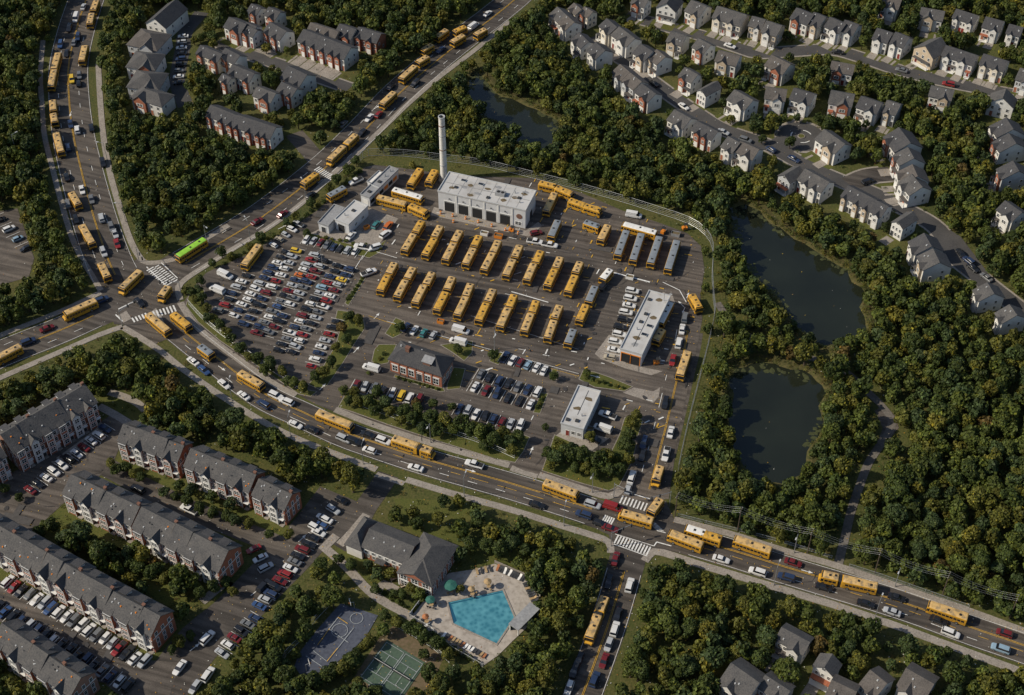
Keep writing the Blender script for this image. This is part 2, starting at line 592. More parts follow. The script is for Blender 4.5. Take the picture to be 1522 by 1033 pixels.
ROADS = {
    'piney': ([(152, -60), (128, 0), (112, 50), (102, 100), (103, 150), (109, 200), (120, 250), (133, 300), (148, 350), (167, 400), (190, 438), (214, 462)], 14.5),
    'shady': ([(205, 440), (243, 409), (300, 375), (390, 320), (480, 250), (540, 193), (590, 140), (640, 96), (690, 56), (735, 22), (775, -12), (820, -60)], 13.0),
    'cavanaugh': ([(205, 440), (260, 487), (320, 535), (390, 588), (450, 617), (510, 645), (560, 663), (630, 686), (700, 706), (770, 726), (850, 751),
                   (920, 774), (1000, 797), (1090, 823), (1160, 845), (1230, 866), (1300, 887), (1370, 910), (1440, 936), (1522, 964), (1640, 1006)], 9.6),
    'west': ([(-120, 585), (-60, 556), (0, 527), (90, 491), (150, 464), (205, 440)], 12.0),
    'depot': ([(1019, 492), (1014, 520), (1004, 560), (985, 640), (965, 715), (945, 785)], 10.5),
    'south': ([(945, 780), (933, 830), (905, 925), (866, 1033), (840, 1100)], 9.4),
    'ridge': ([(880, 55), (905, 75), (940, 97), (960, 114), (999, 143), (1034, 167), (1065, 187), (1092, 199), (1140, 215), (1166, 229), (1206, 250),
               (1258, 272), (1300, 288), (1340, 308), (1385, 333), (1405, 355), (1422, 384), (1451, 408), (1477, 429), (1530, 470)], 6.2),
    'hill': ([(930, 24), (960, 31), (1000, 42), (1043, 53), (1098, 71), (1127, 79), (1180, 76), (1235, 74), (1282, 86), (1330, 102), (1388, 117), (1440, 128),
              (1522, 143), (1600, 158)], 6.2),
    'fork': ([(1262, 274), (1290, 262), (1325, 258)], 7.5),
    'mews': ([(300, 18), (276, 48), (272, 70), (266, 100), (264, 125), (276, 158)], 5.6),
    'terrace': ([(322, 62), (364, 79), (413, 95), (465, 112), (520, 131)], 5.6),
    'side_lane': ([(437, 198), (458, 222), (478, 246)], 6.5),
    'courtyard': ([(505, 735), (468, 784), (433, 825), (400, 858), (345, 914), (300, 951), (262, 998), (225, 1050)], 12.5),
    'back_lane': ([(160, 695), (224, 729), (290, 761), (342, 782), (408, 808), (440, 822)], 6.0),
    'clubhouse_drive': ([(577, 705), (562, 728), (546, 750), (526, 784), (500, 812)], 6.2),
}
LINES = {}
zr = .012
for key, (px, w) in ROADS.items():
    L = smooth_line(WP(px), 2.5)
    LINES[key] = (L, w)
    mb = MB()
    strip(mb, L, -w / 2, w / 2, zr)
    if key in ('ridge', 'hill', 'terrace', 'fork'):
        km = MB()
        for sgn in (-1, 1):
            strip(km, L, sgn * (w / 2 - .1), sgn * (w / 2 + .75), .006 + .0007 * len(LINES))
        structure('kerb', km, ['concrete'])
    structure('road', mb, ['asphalt' if key not in ('ridge', 'hill', 'mews', 'terrace') else 'lane'])
    zr += .0025
    keep_line(L, w / 2 + (.4 if w < 8 else 1.6))


def disc(u, v, r, n=28, z=0.0):
    x, y = W(u, v)
    return [(x + r * math.cos(2 * PI * i / n), y + r * math.sin(2 * PI * i / n)) for i in range(n)]


def asphalt_patch(poly, name='junction_road', mat='asphalt'):
    global zr
    structure(name, MB().sheet(poly, zr), [mat])
    zr += .0025
    keep_w(poly)


asphalt_patch(WP([(150, 436), (178, 404), (203, 385), (216, 391), (260, 386), (275, 415), (267, 432), (268, 452), (292, 484), (230, 512), (186, 483), (170, 482)]))
asphalt_patch(WP([(905, 745), (925, 735), (990, 745), (1005, 778), (1030, 790), (1010, 822), (975, 815), (957, 835), (912, 826), (905, 795), (880, 783)]))
structure('kerb', MB().sheet(disc(1191, 203, 9.3), .011), ['concrete'])
asphalt_patch(disc(1191, 203, 8.2), 'turning_circle_road', 'lane')
asphalt_patch(WP([(1140, 212), (1165, 196), (1185, 222), (1168, 232)]), 'turning_circle_road', 'lane')
# yards and car parks
YARD = [(272, 450), (292, 422), (306, 406), (322, 398), (360, 382), (395, 362), (440, 334), (470, 314), (492, 294), (518, 273), (542, 249), (556, 245), (600, 250),
        (655, 258), (700, 262), (800, 265), (862, 286), (925, 313), (985, 333), (1022, 347), (1042, 366), (1047, 400), (1041, 440), (1044, 474), (1034, 526), (1022, 580),
        (1010, 632), (994, 742), (925, 744), (865, 728), (800, 710), (738, 690), (654, 666), (575, 642), (525, 624), (467, 600), (400, 562), (327, 512), (292, 482)]
asphalt_patch(WP(YARD), 'depot_yard_road', 'yard')
fill(MASK, YARD, 1)
fill(BASE, YARD, 1)
asphalt_patch(WP([(140, 634), (165, 617), (198, 634), (180, 660), (165, 695), (95, 748), (60, 780), (0, 845), (-60, 860), (-60, 740), (0, 712), (62, 680), (100, 655)]), 'car_park_road', 'yard')
asphalt_patch(WP([(-40, 845), (0, 863), (80, 907), (215, 981), (268, 985), (250, 1040), (180, 1036), (140, 1003), (60, 954), (-40, 905)]), 'car_park_road', 'yard')
asphalt_patch(WP([(-60, 312), (0, 314), (26, 310), (51, 384), (43, 412), (0, 424), (-60, 436)]), 'car_park_road', 'yard')
asphalt_patch(WP([(446, 765), (497, 738), (520, 745), (490, 778), (462, 790)]), 'car_park_road', 'yard')
asphalt_patch(WP([(1402, 352), (1412, 342), (1428, 352), (1470, 408), (1490, 430), (1462, 436), (1425, 392)]), 'driveway_court_road', 'lane')
asphalt_patch(WP([(1300, 610), (1316, 603), (1330, 618), (1336, 636), (1318, 658), (1303, 662), (1312, 636)]), 'park_path', 'yard')

# concrete aprons
for px in [[(470, 343), (540, 306), (592, 325), (563, 364), (527, 364), (459, 348)],
           [(905, 498), (922, 502), (930, 540), (965, 548), (985, 552), (968, 558), (930, 548), (893, 534), (884, 526)],
           [(645, 308), (782, 343), (800, 330), (806, 336), (786, 352), (640, 320)],
           [(942, 576), (971, 582), (981, 576), (979, 590), (971, 599), (926, 584)],
           [(985, 434), (1000, 440), (1004, 452), (996, 452), (982, 447)],
           [(820, 652), (845, 634), (870, 642), (905, 652), (880, 670)],
           [(762, 692), (780, 700), (800, 705), (797, 712), (757, 700)],
           [(562, 702), (603, 716), (598, 722), (556, 708)],
           [(582, 546), (660, 572), (660, 577), (580, 551)]]:
    structure('concrete_pavement', MB().sheet(WP(px), zr), ['concrete'])
    zr += .0025
    keep_px(px)

# pavements beside the roads (raised by a kerb)
SIDEWALKS = [([(146, 95), (149, 150), (154, 205), (163, 255), (176, 302), (191, 350), (206, 380), (220, 391), (258, 386), (275, 375), (303, 357), (340, 335)], 2.0, 0),
             ([(268, 446), (265, 428), (276, 415), (300, 399), (345, 371), (400, 338), (450, 301), (500, 254), (540, 218), (575, 185), (604, 157), (650, 117), (704, 76), (760, 30)], 2.0, 0),
             ([(268, 450), (290, 483), (327, 514), (400, 566), (440, 588)], 2.0, 0),
             ([(498, 609), (560, 633), (654, 663), (757, 692)], 2.0, 0),
             ([(801, 706), (865, 727), (905, 738), (923, 728)], 2.2, 0),
             ([(1002, 772), (1090, 795), (1160, 817), (1240, 840), (1306, 862), (1375, 886), (1440, 908), (1522, 938), (1600, 966)], 2.0, 0),
             ([(182, 486), (232, 517), (276, 552), (342, 597), (400, 632), (450, 656), (496, 674), (560, 698)], 2.0, 0),
             ([(604, 713), (670, 733), (760, 758), (839, 783), (884, 797), (905, 806), (908, 822)], 2.0, 0),
             ([(958, 834), (972, 820), (1000, 826), (1036, 838), (1122, 864), (1209, 890), (1254, 904), (1333, 931), (1398, 955), (1522, 1000)], 2.2, 0),
             ([(-60, 527), (0, 499), (90, 463), (150, 435)], 2.0, 0),
             ([(-60, 590), (0, 562), (90, 523), (150, 497), (182, 486)], 2.0, 0),
             ([(64, 60), (60, 110), (62, 150), (66, 200), (78, 250), (91, 300), (106, 350), (122, 385), (140, 415), (150, 432)], 1.8, 0)]
for px, w, _ in SIDEWALKS:
    L = smooth_line(WP(px), 2.5)
    mb = MB()
    kerbed(mb, L, -w / 2, w / 2, .13)
    structure('pavement', mb, ['concrete'])
    keep_line(L, w / 2 + .5)

# footpaths
PATHS = [([(1066, 450), (1085, 478), (1105, 495), (1143, 512), (1183, 527), (1222, 537), (1248, 547), (1270, 563), (1290, 583), (1312, 605), (1326, 630), (1308, 662), (1290, 690),
           (1275, 730), (1265, 760), (1256, 798), (1246, 838)], 2.3),
         [(480, 812), (515, 843), (548, 878), (575, 897), (606, 914), (680, 962), (722, 985)], [(590, 878), (570, 868), (560, 880)],
         [(147, 604), (170, 616), (196, 632)], [(162, 583), (185, 590), (205, 600), (216, 610)], [(80, 690), (110, 668), (140, 646), (150, 637)],
         [(0, 780), (20, 790), (36, 800)], [(545, 765), (520, 795), (505, 810)], [(500, 796), (478, 818)], [(300, 895), (318, 880), (336, 866)]]
for q in PATHS:
    px, w = q if isinstance(q, tuple) else (q, 2.4)
    L = smooth_line(WP(px), 2.0)
    mb = MB()
    strip(mb, L, -w / 2, w / 2, zr)
    zr += .0025
    structure('footpath', mb, ['path' if w == 2.3 else 'concrete'])
    keep_line(L[len(L) * 9 // 20:] if w == 2.3 else L, w / 2 + (.9 if w == 2.3 else .2))
    if w == 2.3:
        for p in L:
            fill(BASE, [(q[0] + a, q[1] + b) for q in [tuple(map(float, PX(p.x, p.y)))] for a, b in ((-8, -6), (8, -6), (8, 6), (-8, 6))], 1)

# raised planting islands with a kerb
ISLANDS = [
    [(276, 455), (294, 479), (327, 507), (400, 556), (444, 586), (462, 590), (472, 582), (440, 577), (400, 548), (372, 528), (345, 506), (318, 480), (305, 452), (304, 432), (292, 424), (280, 440)],
    [(502, 606), (517, 579), (588, 603), (670, 626), (775, 645), (788, 650), (778, 672), (766, 688), (738, 683), (654, 657), (575, 631), (525, 613)],
    [(805, 700), (824, 646), (878, 670), (907, 674), (920, 647), (928, 621), (944, 613), (956, 626), (949, 647), (941, 684), (921, 722), (905, 730), (865, 719)],
    [(860, 564), (866, 551), (884, 553), (907, 561), (941, 575), (928, 582), (900, 578), (884, 576)],
    [(512, 451), (541, 405), (547, 408), (518, 455)],
    [(501, 461), (517, 463), (541, 476), (543, 488), (527, 512), (508, 543), (486, 574), (472, 578), (458, 572), (480, 545), (499, 512), (505, 490), (498, 475)],
    [(450, 350), (462, 347), (527, 365), (562, 365), (575, 356), (564, 376), (549, 384), (512, 375), (451, 354)],
    [(727, 537), (732, 525), (745, 523), (750, 527), (741, 543)],
    [(817, 564), (820, 549), (829, 548), (827, 566)],
    [(803, 584), (815, 585), (803, 615), (792, 614)],
    [(587, 557), (659, 577), (662, 582), (655, 583), (585, 561)],
    [(674, 546), (692, 548), (684, 578), (664, 580), (664, 572)],
    [(563, 512), (590, 512), (577, 540), (566, 542), (552, 538), (556, 520)],
    [(654, 513), (680, 509), (703, 507), (702, 525), (690, 537), (672, 524)],
    [(572, 496), (588, 472), (602, 478), (598, 496), (584, 503)],
]
for px in ISLANDS:
    poly = WP(px)
    mb = MB().prism(poly, 0, .13, 0)
    mb.sheet(inset(poly, .18), .136, 1)
    structure('planting_ground', mb, ['concrete', 'lawn'])

# turning-circle island and lawns by the villas are added with the houses
mb = MB().prism(disc(1191, 203, 1.3, 14), 0, .3, 0)
mb.sheet(disc(1191, 203, 1.1, 14), .31, 1)
structure('planting_ground', mb, ['concrete', 'lawn'])
# concrete island at the western junction
for px in [[(214, 472), (232, 458), (240, 470), (246, 484), (228, 482)], [(174, 470), (188, 462), (196, 474), (184, 480)]]:
    structure('traffic_island_pavement', MB().prism(WP(px), 0, .13, 0), ['concrete'])

# ponds with low banks
PONDS = {
    'upper': [(700, 108), (714, 108), (735, 135), (760, 147), (786, 157), (807, 168), (826, 176), (832, 186), (826, 204), (812, 222), (785, 222), (762, 206), (745, 188), (722, 174), (700, 158), (694, 128)],
    'middle': [(1081, 310), (1100, 304), (1122, 308), (1148, 331), (1183, 354), (1227, 381), (1259, 402), (1269, 418), (1289, 439), (1280, 458), (1288, 478), (1290, 491), (1269, 507), (1235, 515),
               (1212, 508), (1188, 492), (1172, 472), (1156, 446), (1138, 428), (1115, 406), (1097, 372), (1087, 336)],
    'lower': [(1092, 548), (1115, 540), (1140, 537), (1161, 544), (1193, 550), (1217, 565), (1227, 584), (1221, 605), (1225, 632), (1219, 650), (1206, 660), (1201, 684), (1190, 708), (1164, 719),
              (1138, 718), (1112, 706), (1096, 678), (1083, 647), (1083, 618), (1087, 587), (1083, 565)],
}
for k, px in PONDS.items():
    c = smooth_line(WP(px) + [W(*px[0])], 3.0)[:-1]
    poly = [(p.x, p.y) for p in c]
    poly = [(x + .5 * math.sin(i * 1.7), y + .5 * math.cos(i * 2.3)) for i, (x, y) in enumerate(poly)]
    structure('pond_water', MB().sheet(poly, .02), ['pond'])
    rings = [(-.4, .0), (.5, .25), (1.3, .3), (3.0, 0.015)]
    mb = MB()
    R = [inset(poly, -o) for o, z in rings]
    if area2(poly) < 0:
        poly = poly[::-1]
    n = len(R[0])
    for (o, z), r in zip(rings, R):
        mb.v += [(x, y, z) for x, y in r]
    for j in range(len(rings) - 1):
        for i in range(n):
            a, b = j * n + i, j * n + (i + 1) % n
            mb.f.append((a, a + n, b + n, b))
            mb.m.append(0)
    structure('pond_bank_terrain', mb, ['bank'])
    q = [tuple(map(float, PX(x, y))) for x, y in inset(poly, 1.2)] if k != 'upper' else [(706, 118), (720, 120), (740, 138), (760, 148), (786, 158), (807, 169), (826, 176), (832, 186), (823, 200), (808, 213), (795, 205), (775, 198), (749, 179), (727, 166), (708, 148)]
    fill(MASK, q, 1)
    fill(BASE, [tuple(map(float, PX(x, y))) for x, y in inset(poly, -.8)], 1)
# open bank on the far sides of the ponds
for px in [[(735, 130), (786, 152), (830, 170), (842, 190), (828, 180), (786, 163), (740, 142)], [(1160, 332), (1190, 352), (1232, 380), (1262, 398), (1290, 436), (1284, 436), (1258, 408), (1222, 384), (1178, 358)]]:
    fill(MASK, px, 1)

# bare dirt round the tennis court
structure('dirt_ground', MB().sheet(WP([(566, 945), (585, 930), (660, 975), (650, 1000), (610, 1060), (570, 1060), (520, 1016)]), .009), ['dirt'])

# ------------------------------------------------------------------ road markings
wm, ym = MB(), MB()
ZM = zr + .012
ZI = 0.0


def zup():
    global ZI
    ZI += .00015
    return ZM + ZI

JA, JB = W(215, 445), W(945, 785)
skipA = ((JA, 17.0), (JB, 14.0))


def cl(key, off=0.0):
    L = LINES[key][0]
    for d in (-.16, .16):
        dashes(ym, L, off + d, .13, 1e6, 1, zup(), skip=skipA)


cl('piney'), cl('shady', -.6), cl('cavanaugh', .9), cl('west'), cl('south'), cl('depot', .6)
for key, offs in (('piney', (-3.6, 3.6)), ('shady', (-3.8, 2.8)), ('cavanaugh', (-2.4,)), ('west', (-3.1, 3.1)), ('depot', (-2.6,))):
    for o in offs:
        dashes(wm, LINES[key][0], o, .16, 3.0, 6.0, zup(), skip=skipA)
for key in ('piney', 'shady', 'cavanaugh', 'west', 'south'):
    L, w = LINES[key]
    for s in (-1, 1):
        dashes(wm, L, s * (w / 2 - .3), .11, 1e6, 1, zup(), skip=skipA)
dashes(ym, LINES['cavanaugh'][0], -1.0, .13, 3, 5, zup(), skip=skipA)


def bars(mb, a, b, length, n, w=.45, ang=None, z=None):
    """n parallel bars laid along the line a-b (pixels), each `length` long across it"""
    A, B = Vector(W(*a)), Vector(W(*b))
    d = (B - A).normalized()
    t = Vector((-d.y, d.x)) if ang is None else Vector((math.cos(ang), math.sin(ang)))
    for i in range(n):
        p = A + (B - A) * (i + .5) / n
        q = [p - d * w / 2 - t * length / 2, p + d * w / 2 - t * length / 2, p + d * w / 2 + t * length / 2, p - d * w / 2 + t * length / 2]
        mb.sheet([tuple(x) for x in q], z or zup())


def line(mb, a, b, w=.15, z=None, world=False):
    A, B = (Vector(a), Vector(b)) if world else (Vector(W(*a)), Vector(W(*b)))
    d = (B - A).normalized()
    n = Vector((-d.y, d.x)) * w / 2
    mb.sheet([tuple(A - n), tuple(B - n), tuple(B + n), tuple(A + n)], z or zup())


# crossings
bars(wm, (222, 399), (252, 424), 2.6, 11, .42)
bars(wm, (232, 395), (262, 419), 1.6, 10, .42)
bars(wm, (196, 477), (220, 468), 2.2, 5, .5)
bars(wm, (222, 470), (262, 458), 3.0, 8, .5)
line(wm, (218, 397), (250, 428), .3), line(wm, (240, 391), (264, 414), .3)
line(wm, (176, 460), (200, 448), .45), line(wm, (172, 468), (182, 478), .4)
bars(wm, (470, 250), (496, 266), 2.6, 10, .42)
bars(wm, (914, 801), (966, 820), 2.9, 12, .42)
line(wm, (912, 809), (962, 827), .25), line(wm, (914, 794), (972, 812), .2)
bars(wm, (921, 742), (962, 755), 2.8, 8, .42)
bars(wm, (968, 776), (984, 792), 2.4, 6, .42, ang=math.radians(-18))
bars(wm, (896, 770), (912, 776), 2.4, 5, .42)
line(wm, (938, 734), (966, 742), .3), line(wm, (972, 812), (976, 806), .3), line(wm, (976, 806), (998, 812), .3)
line(wm, (900, 752), (918, 758), .25), line(wm, (902, 748), (916, 752), .2)
# arrows and stop bars
for u, v, a in [(480, 575, 60), (700, 700, -20), (1200, 850, -20), (160, 330, -65), (330, 548, -40), (1022, 440, 70), (1016, 462, 250), (1012, 452, 120), (885, 560, -20),
                (420, 338, 35), (560, 160, 48), (105, 170, -88), (530, 520, 60), (560, 470, 60), (450, 800, 52), (380, 880, 48), (290, 962, 48), (790, 670, 70), ]:
    x, y = W(u, v)
    a = math.radians(a)
    ca, sa = math.cos(a), math.sin(a)
    for poly in ([(-1.6, -.1), (.3, -.1), (.3, .1), (-1.6, .1)], [(.3, -.45), (1.5, 0), (.3, .45)]):
        wm.sheet([(x + p * ca - q * sa, y + p * sa + q * ca) for p, q in poly], zup())
for a0 in (.3, 2.4, 4.5):
    x, y = W(1191, 203)
    dashes(wm, [Vector((x + 3.6 * math.cos(a0 + k * .12), y + 3.6 * math.sin(a0 + k * .12))) for k in range(9)], 0, .35, 1e6, 1, zup())
# scattered worn yard markings
yr = random.Random(5)
for _ in range(420):
    u, v = yr.uniform(545, 1035), yr.uniform(262, 640)
    if not (fill is None) and (u > 560 and v < 640) and 0 <= u:
        ins = False
        n = len(YARD)
        for i in range(n):
            (xa, ya), (xb, yb) = YARD[i], YARD[(i + 1) % n]
            if (ya > v) != (yb > v) and u < (xb - xa) * (v - ya) / (yb - ya) + xa:
                ins = not ins
        if not ins or any(min(p[0] for p in I) - 3 < u < max(p[0] for p in I) + 3 and min(p[1] for p in I) - 3 < v < max(p[1] for p in I) + 3 for I in ISLANDS):
            continue
        x, y = W(u, v)
        a = yr.choice((-.28, 1.2, -.28, 1.2, .5)) + yr.uniform(-.06, .06)
        l, w = yr.uniform(.5, 2.6), yr.uniform(.14, .42)
        (ym if yr.random() < .62 else wm).sheet([(x + p * math.cos(a) - q * math.sin(a), y + p * math.sin(a) + q * math.cos(a)) for p, q in ((-l / 2, -w / 2), (l / 2, -w / 2), (l / 2, w / 2), (-l / 2, w / 2))], zup())
line(wm, (760, 434), (815, 450), .35), line(wm, (905, 404), (966, 420), .5), line(wm, (575, 478), (860, 556), .14), line(ym, (548, 470), (590, 484), .16), line(ym, (590, 484), (860, 560), .12)
line(wm, (985, 420), (1010, 432), .25), line(wm, (1010, 432), (1020, 450), .25), line(wm, (700, 470), (860, 520), .12), line(wm, (560, 375), (590, 384), .2), line(wm, (540, 380), (512, 425), .18)

# oil drips, sealed cracks and patched squares in the paving
om, pm_ = MB(), MB()
sr = random.Random(31)


def blob(mb, x, y, r, z, k=9, sx=1.0, a=0.0):
    q = []
    for i in range(k):
        t, rr = 2 * PI * i / k, r * sr.uniform(.65, 1.15)
        p, w = rr * math.cos(t) * sx, rr * math.sin(t)
        q.append((x + p * math.cos(a) - w * math.sin(a), y + p * math.sin(a) + w * math.cos(a)))
    mb.sheet(q, z)


def in_poly(u, v, poly):
    c = False
    for i in range(len(poly)):
        (xa, ya), (xb, yb) = poly[i], poly[(i + 1) % len(poly)]
        if (ya > v) != (yb > v) and u < (xb - xa) * (v - ya) / (yb - ya) + xa:
            c = not c
    return c


LOTS = [YARD, YARD, YARD, YARD, [(0, 870), (80, 910), (215, 983), (255, 990), (190, 1030), (60, 954), (0, 915)], [(60, 690), (150, 640), (190, 636), (160, 695), (95, 745), (0, 830), (0, 730)]]
for _ in range(330):
    P_ = sr.choice(LOTS)
    u, v = sr.uniform(min(p[0] for p in P_), max(p[0] for p in P_)), sr.uniform(min(p[1] for p in P_), max(p[1] for p in P_))
    if in_poly(u, v, P_) and not any(in_poly(u, v, I) for I in ISLANDS):
        x, y = W(u, v)
        blob(om, x, y, sr.uniform(.2, .75), zup() - .008, sx=sr.uniform(1, 1.8), a=sr.uniform(0, 3))
for key in ('piney', 'shady', 'cavanaugh', 'west', 'south', 'depot'):
    L, w = LINES[key]
    for i in range(2, len(L) - 3, 2):
        if sr.random() < .3:
            p = L[i] + normals(L)[i] * sr.uniform(-.4, .4) * w
            d = L[i + 1] - L[i]
            blob(om, p.x, p.y, sr.uniform(.15, .4), zup() - .008, sx=sr.uniform(1.5, 6), a=math.atan2(d.y, d.x))
for _ in range(120):                                          # crack sealing
    P_ = sr.choice(LOTS)
    u, v = sr.uniform(min(p[0] for p in P_), max(p[0] for p in P_)), sr.uniform(min(p[1] for p in P_), max(p[1] for p in P_))
    if not in_poly(u, v, P_) or any(in_poly(u, v, I) for I in ISLANDS):
        continue
    p = Vector(W(u, v))
    a = sr.choice((-.28, 1.2)) + sr.uniform(-.3, .3)
    for k in range(sr.randint(3, 9)):
        a += sr.uniform(-.35, .35)
        q = p + Vector((math.cos(a), math.sin(a))) * sr.uniform(.8, 1.8)
        qu, qv = PX(q.x, q.y)
        if not in_poly(float(qu), float(qv), P_):
            break
        line(om, tuple(p), tuple(q), .13, z=zup() - .009, world=True)
        p = q
for _ in range(46):                                           # cut-out repairs
    P_ = sr.choice(LOTS)
    u, v = sr.uniform(min(p[0] for p in P_), max(p[0] for p in P_)), sr.uniform(min(p[1] for p in P_), max(p[1] for p in P_))
    if in_poly(u, v, P_) and not any(in_poly(u, v, I) for I in ISLANDS):
        x, y = W(u, v)
        a, l, w = -.28 + sr.choice((0, PI / 2)), sr.uniform(1, 4.5), sr.uniform(.6, 1.6)
        pm_.sheet([(x + p * math.cos(a) - q * math.sin(a), y + p * math.sin(a) + q * math.cos(a)) for p, q in ((-l, -w), (l, -w), (l, w), (-l, w))], zup() - .011)
structure('asphalt_stains', om, [plain('oil_stain', (.038, .034, .032), .6, var=.3, scale=2)])
structure('asphalt_repairs', pm_, [plain('fresh_asphalt', (.062, .056, .052), .85, var=.2, scale=1.5)])
# weed and scum drifting along the pond margins
for k, px in PONDS.items():
    al = MB()
    c = smooth_line(WP(px) + [W(*px[0])], 2.0)[:-1]
    cx, cy = sum(p.x for p in c) / len(c), sum(p.y for p in c) / len(c)
    for i, p in enumerate(c):
        if math.sin(i * .37) + math.sin(i * .11 + 1) < .2:
            continue
        for _ in range(3):
            t = sr.uniform(.03, .16)
            blob(al, p.x + (cx - p.x) * t + sr.uniform(-.8, .8), p.y + (cy - p.y) * t + sr.uniform(-.8, .8), sr.uniform(.2, .9), .03 + .0004 * len(al.f), sx=sr.uniform(1, 2), a=sr.uniform(0, 3))
    o = part('pond_weed', al, [plain('pond_weed', (.040, .046, .012), .8, var=.4, scale=1)], None)
    o['kind'] = 'stuff'
    o['label'] = f'olive weed drifting along the margins of the {k} pond'
keep_px([(-15, 822), (106, 884), (224, 950), (236, 972), (215, 984), (80, 912), (-15, 870)])
keep_px([(-15, 905), (60, 950), (140, 1000), (190, 1030), (215, 1000), (80, 912), (0, 870)])
# ------------------------------------------------------------------ vehicles
_cache = {}


def cached(key, fn):
    if key not in _cache:
        _cache[key] = fn()
    return _cache[key]


def loft(mb, stations, m=0):
    """stations: list of (x, [(y, z)...]) with equal profile counts, closed loops, capped"""
    n = len(stations[0][1])
    o = len(mb.v)
    for x, pr in stations:
        mb.v += [(x, y, z) for y, z in pr]
    for k in range(len(stations) - 1):
        for i in range(n):
            j = (i + 1) % n
            a, b = o + k * n, o + (k + 1) * n
            mb.f.append((a + i, b + i, b + j, a + j))
            mb.m.append(m)
    mb.f.append(tuple(o + i for i in range(n)))
    mb.f.append(tuple(o + (len(stations) - 1) * n + i for i in reversed(range(n))))
    mb.m += [m, m]


def ring(hw, z0, z1, ch=.12, top=.9):
    """half width, bottom, top -> closed profile with softened shoulders"""
    return [(-hw * .94, z0), (hw * .94, z0), (hw, z0 + .18), (hw, z1 - ch), (hw * top, z1), (-hw * top, z1), (-hw, z1 - ch), (-hw, z0 + .18)]


CARS = {  # length, half width, body stations (x, halfwidth, z0, z1), cabin (x0 base, x1 base, x0 top, x1 top, z base, z top)
    'sedan': (4.7, .90, [(-2.35, .74, .34, .82), (-2.2, .86, .24, .96), (-1.3, .90, .22, 1.0), (.9, .90, .22, .98), (1.9, .86, .24, .84), (2.25, .76, .28, .74), (2.35, .6, .36, .66)], (-1.55, 1.15, -1.0, .35, .96, 1.44)),
    'hatchback': (4.2, .89, [(-2.1, .76, .34, .95), (-2.0, .86, .24, 1.05), (-1.2, .89, .22, 1.05), (.8, .89, .22, 1.02), (1.7, .86, .24, .88), (2.0, .76, .28, .76), (2.1, .6, .36, .66)], (-2.0, 1.1, -1.6, .3, 1.02, 1.52)),
    'SUV': (4.8, .96, [(-2.4, .82, .4, 1.0), (-2.3, .93, .3, 1.12), (-1.3, .96, .28, 1.14), (1.0, .96, .28, 1.12), (2.0, .92, .3, 1.02), (2.3, .82, .34, .92), (2.4, .7, .42, .8)], (-2.28, 1.2, -1.95, .55, 1.1, 1.74)),
    'pickup': (5.5, .98, [(-2.75, .9, .45, 1.0), (-2.65, .97, .36, 1.05), (-.7, .98, .34, 1.08), (1.2, .98, .34, 1.12), (2.3, .94, .36, 1.06), (2.65, .84, .4, .96), (2.75, .7, .48, .84)], (-.75, 1.35, -.55, .75, 1.08, 1.76)),
    'van': (5.6, 1.0, [(-2.8, .94, .4, 1.15), (-2.7, 1.0, .32, 1.25), (-1.0, 1.0, .3, 1.25), (1.5, 1.0, .3, 1.22), (2.4, .96, .32, 1.1), (2.7, .84, .36, .96), (2.8, .7, .44, .86)], (-2.72, 1.9, -2.6, 1.2, 1.2, 2.15)),
}


def car_body(kind, paint):
    L, hw, st, (a, b, c, d, z0, z1) = CARS[kind]
    mb = MB()
    loft(mb, [(x, ring(w, p, q)) for x, w, p, q in st])
    t = hw * .76
    # roof skin with posts: a thin crowned panel over the glass
    loft(mb, [(c - .04, [(-t, z1 - .03), (t, z1 - .03), (t * .86, z1 + .035), (-t * .86, z1 + .035)]),
              ((c + d) / 2, [(-t, z1 - .03), (t, z1 - .03), (t * .86, z1 + .075), (-t * .86, z1 + .075)]),
              (d + .04, [(-t, z1 - .03), (t, z1 - .03), (t * .86, z1 + .03), (-t * .86, z1 + .03)])])
    if kind == 'van':
        mb.box(-2.66, 1.0, -hw * .93, hw * .93, 1.15, 2.0)
    if kind == 'pickup':
        mb.box(-2.6, -.85, -.82, .82, 1.05, 1.09, 1)
    for sx in (a * .55 + c * .45, (a + b) / 2, b * .5 + d * .5):       # door pillars
        pass
    # lamps: two clear at the nose, two red at the tail
    for s in (-1, 1):
        mb.box(L / 2 - .22, L / 2 - .06, s * hw * .62 - .13, s * hw * .62 + .13, .6, .72, 2)
        mb.box(-L / 2 + .04, -L / 2 + .16, s * hw * .7 - .12, s * hw * .7 + .12, .72, .9, 3)
    return mb.mesh('body', [CAR[paint], 'dark_void', 'white_cloth', 'red'])


def car_glass(kind):
    L, hw, st, (a, b, c, d, z0, z1) = CARS[kind]
    mb = MB()
    w0, w1 = hw * .93, hw * .74
    loft(mb, [(a, [(-w0, z0 - .06), (w0, z0 - .06), (w0 * .97, z0), (-w0 * .97, z0)]),
              (c, [(-w0, z0 - .06), (w0, z0 - .06), (w1, z1), (-w1, z1)]),
              (d, [(-w0, z0 - .06), (w0, z0 - .06), (w1, z1), (-w1, z1)]),
              (b, [(-w0, z0 - .06), (w0, z0 - .06), (w0 * .97, z0), (-w0 * .97, z0)])])
    return mb.mesh('windows', ['car_glass'])


def wheel_mesh(r=.33, w=.24):
    mb = MB()
    mb.tube((0, -w / 2, 0), (0, w / 2, 0), r, r, 12, 0)
    mb.tube((0, -w / 2 - .01, 0), (0, w / 2 + .01, 0), r * .55, r * .55, 8, 1)
    return mb.mesh('wheel', ['black', 'metal'])


CARQ = []          # every car: kind, paint, place, name, size, finished label or description, group


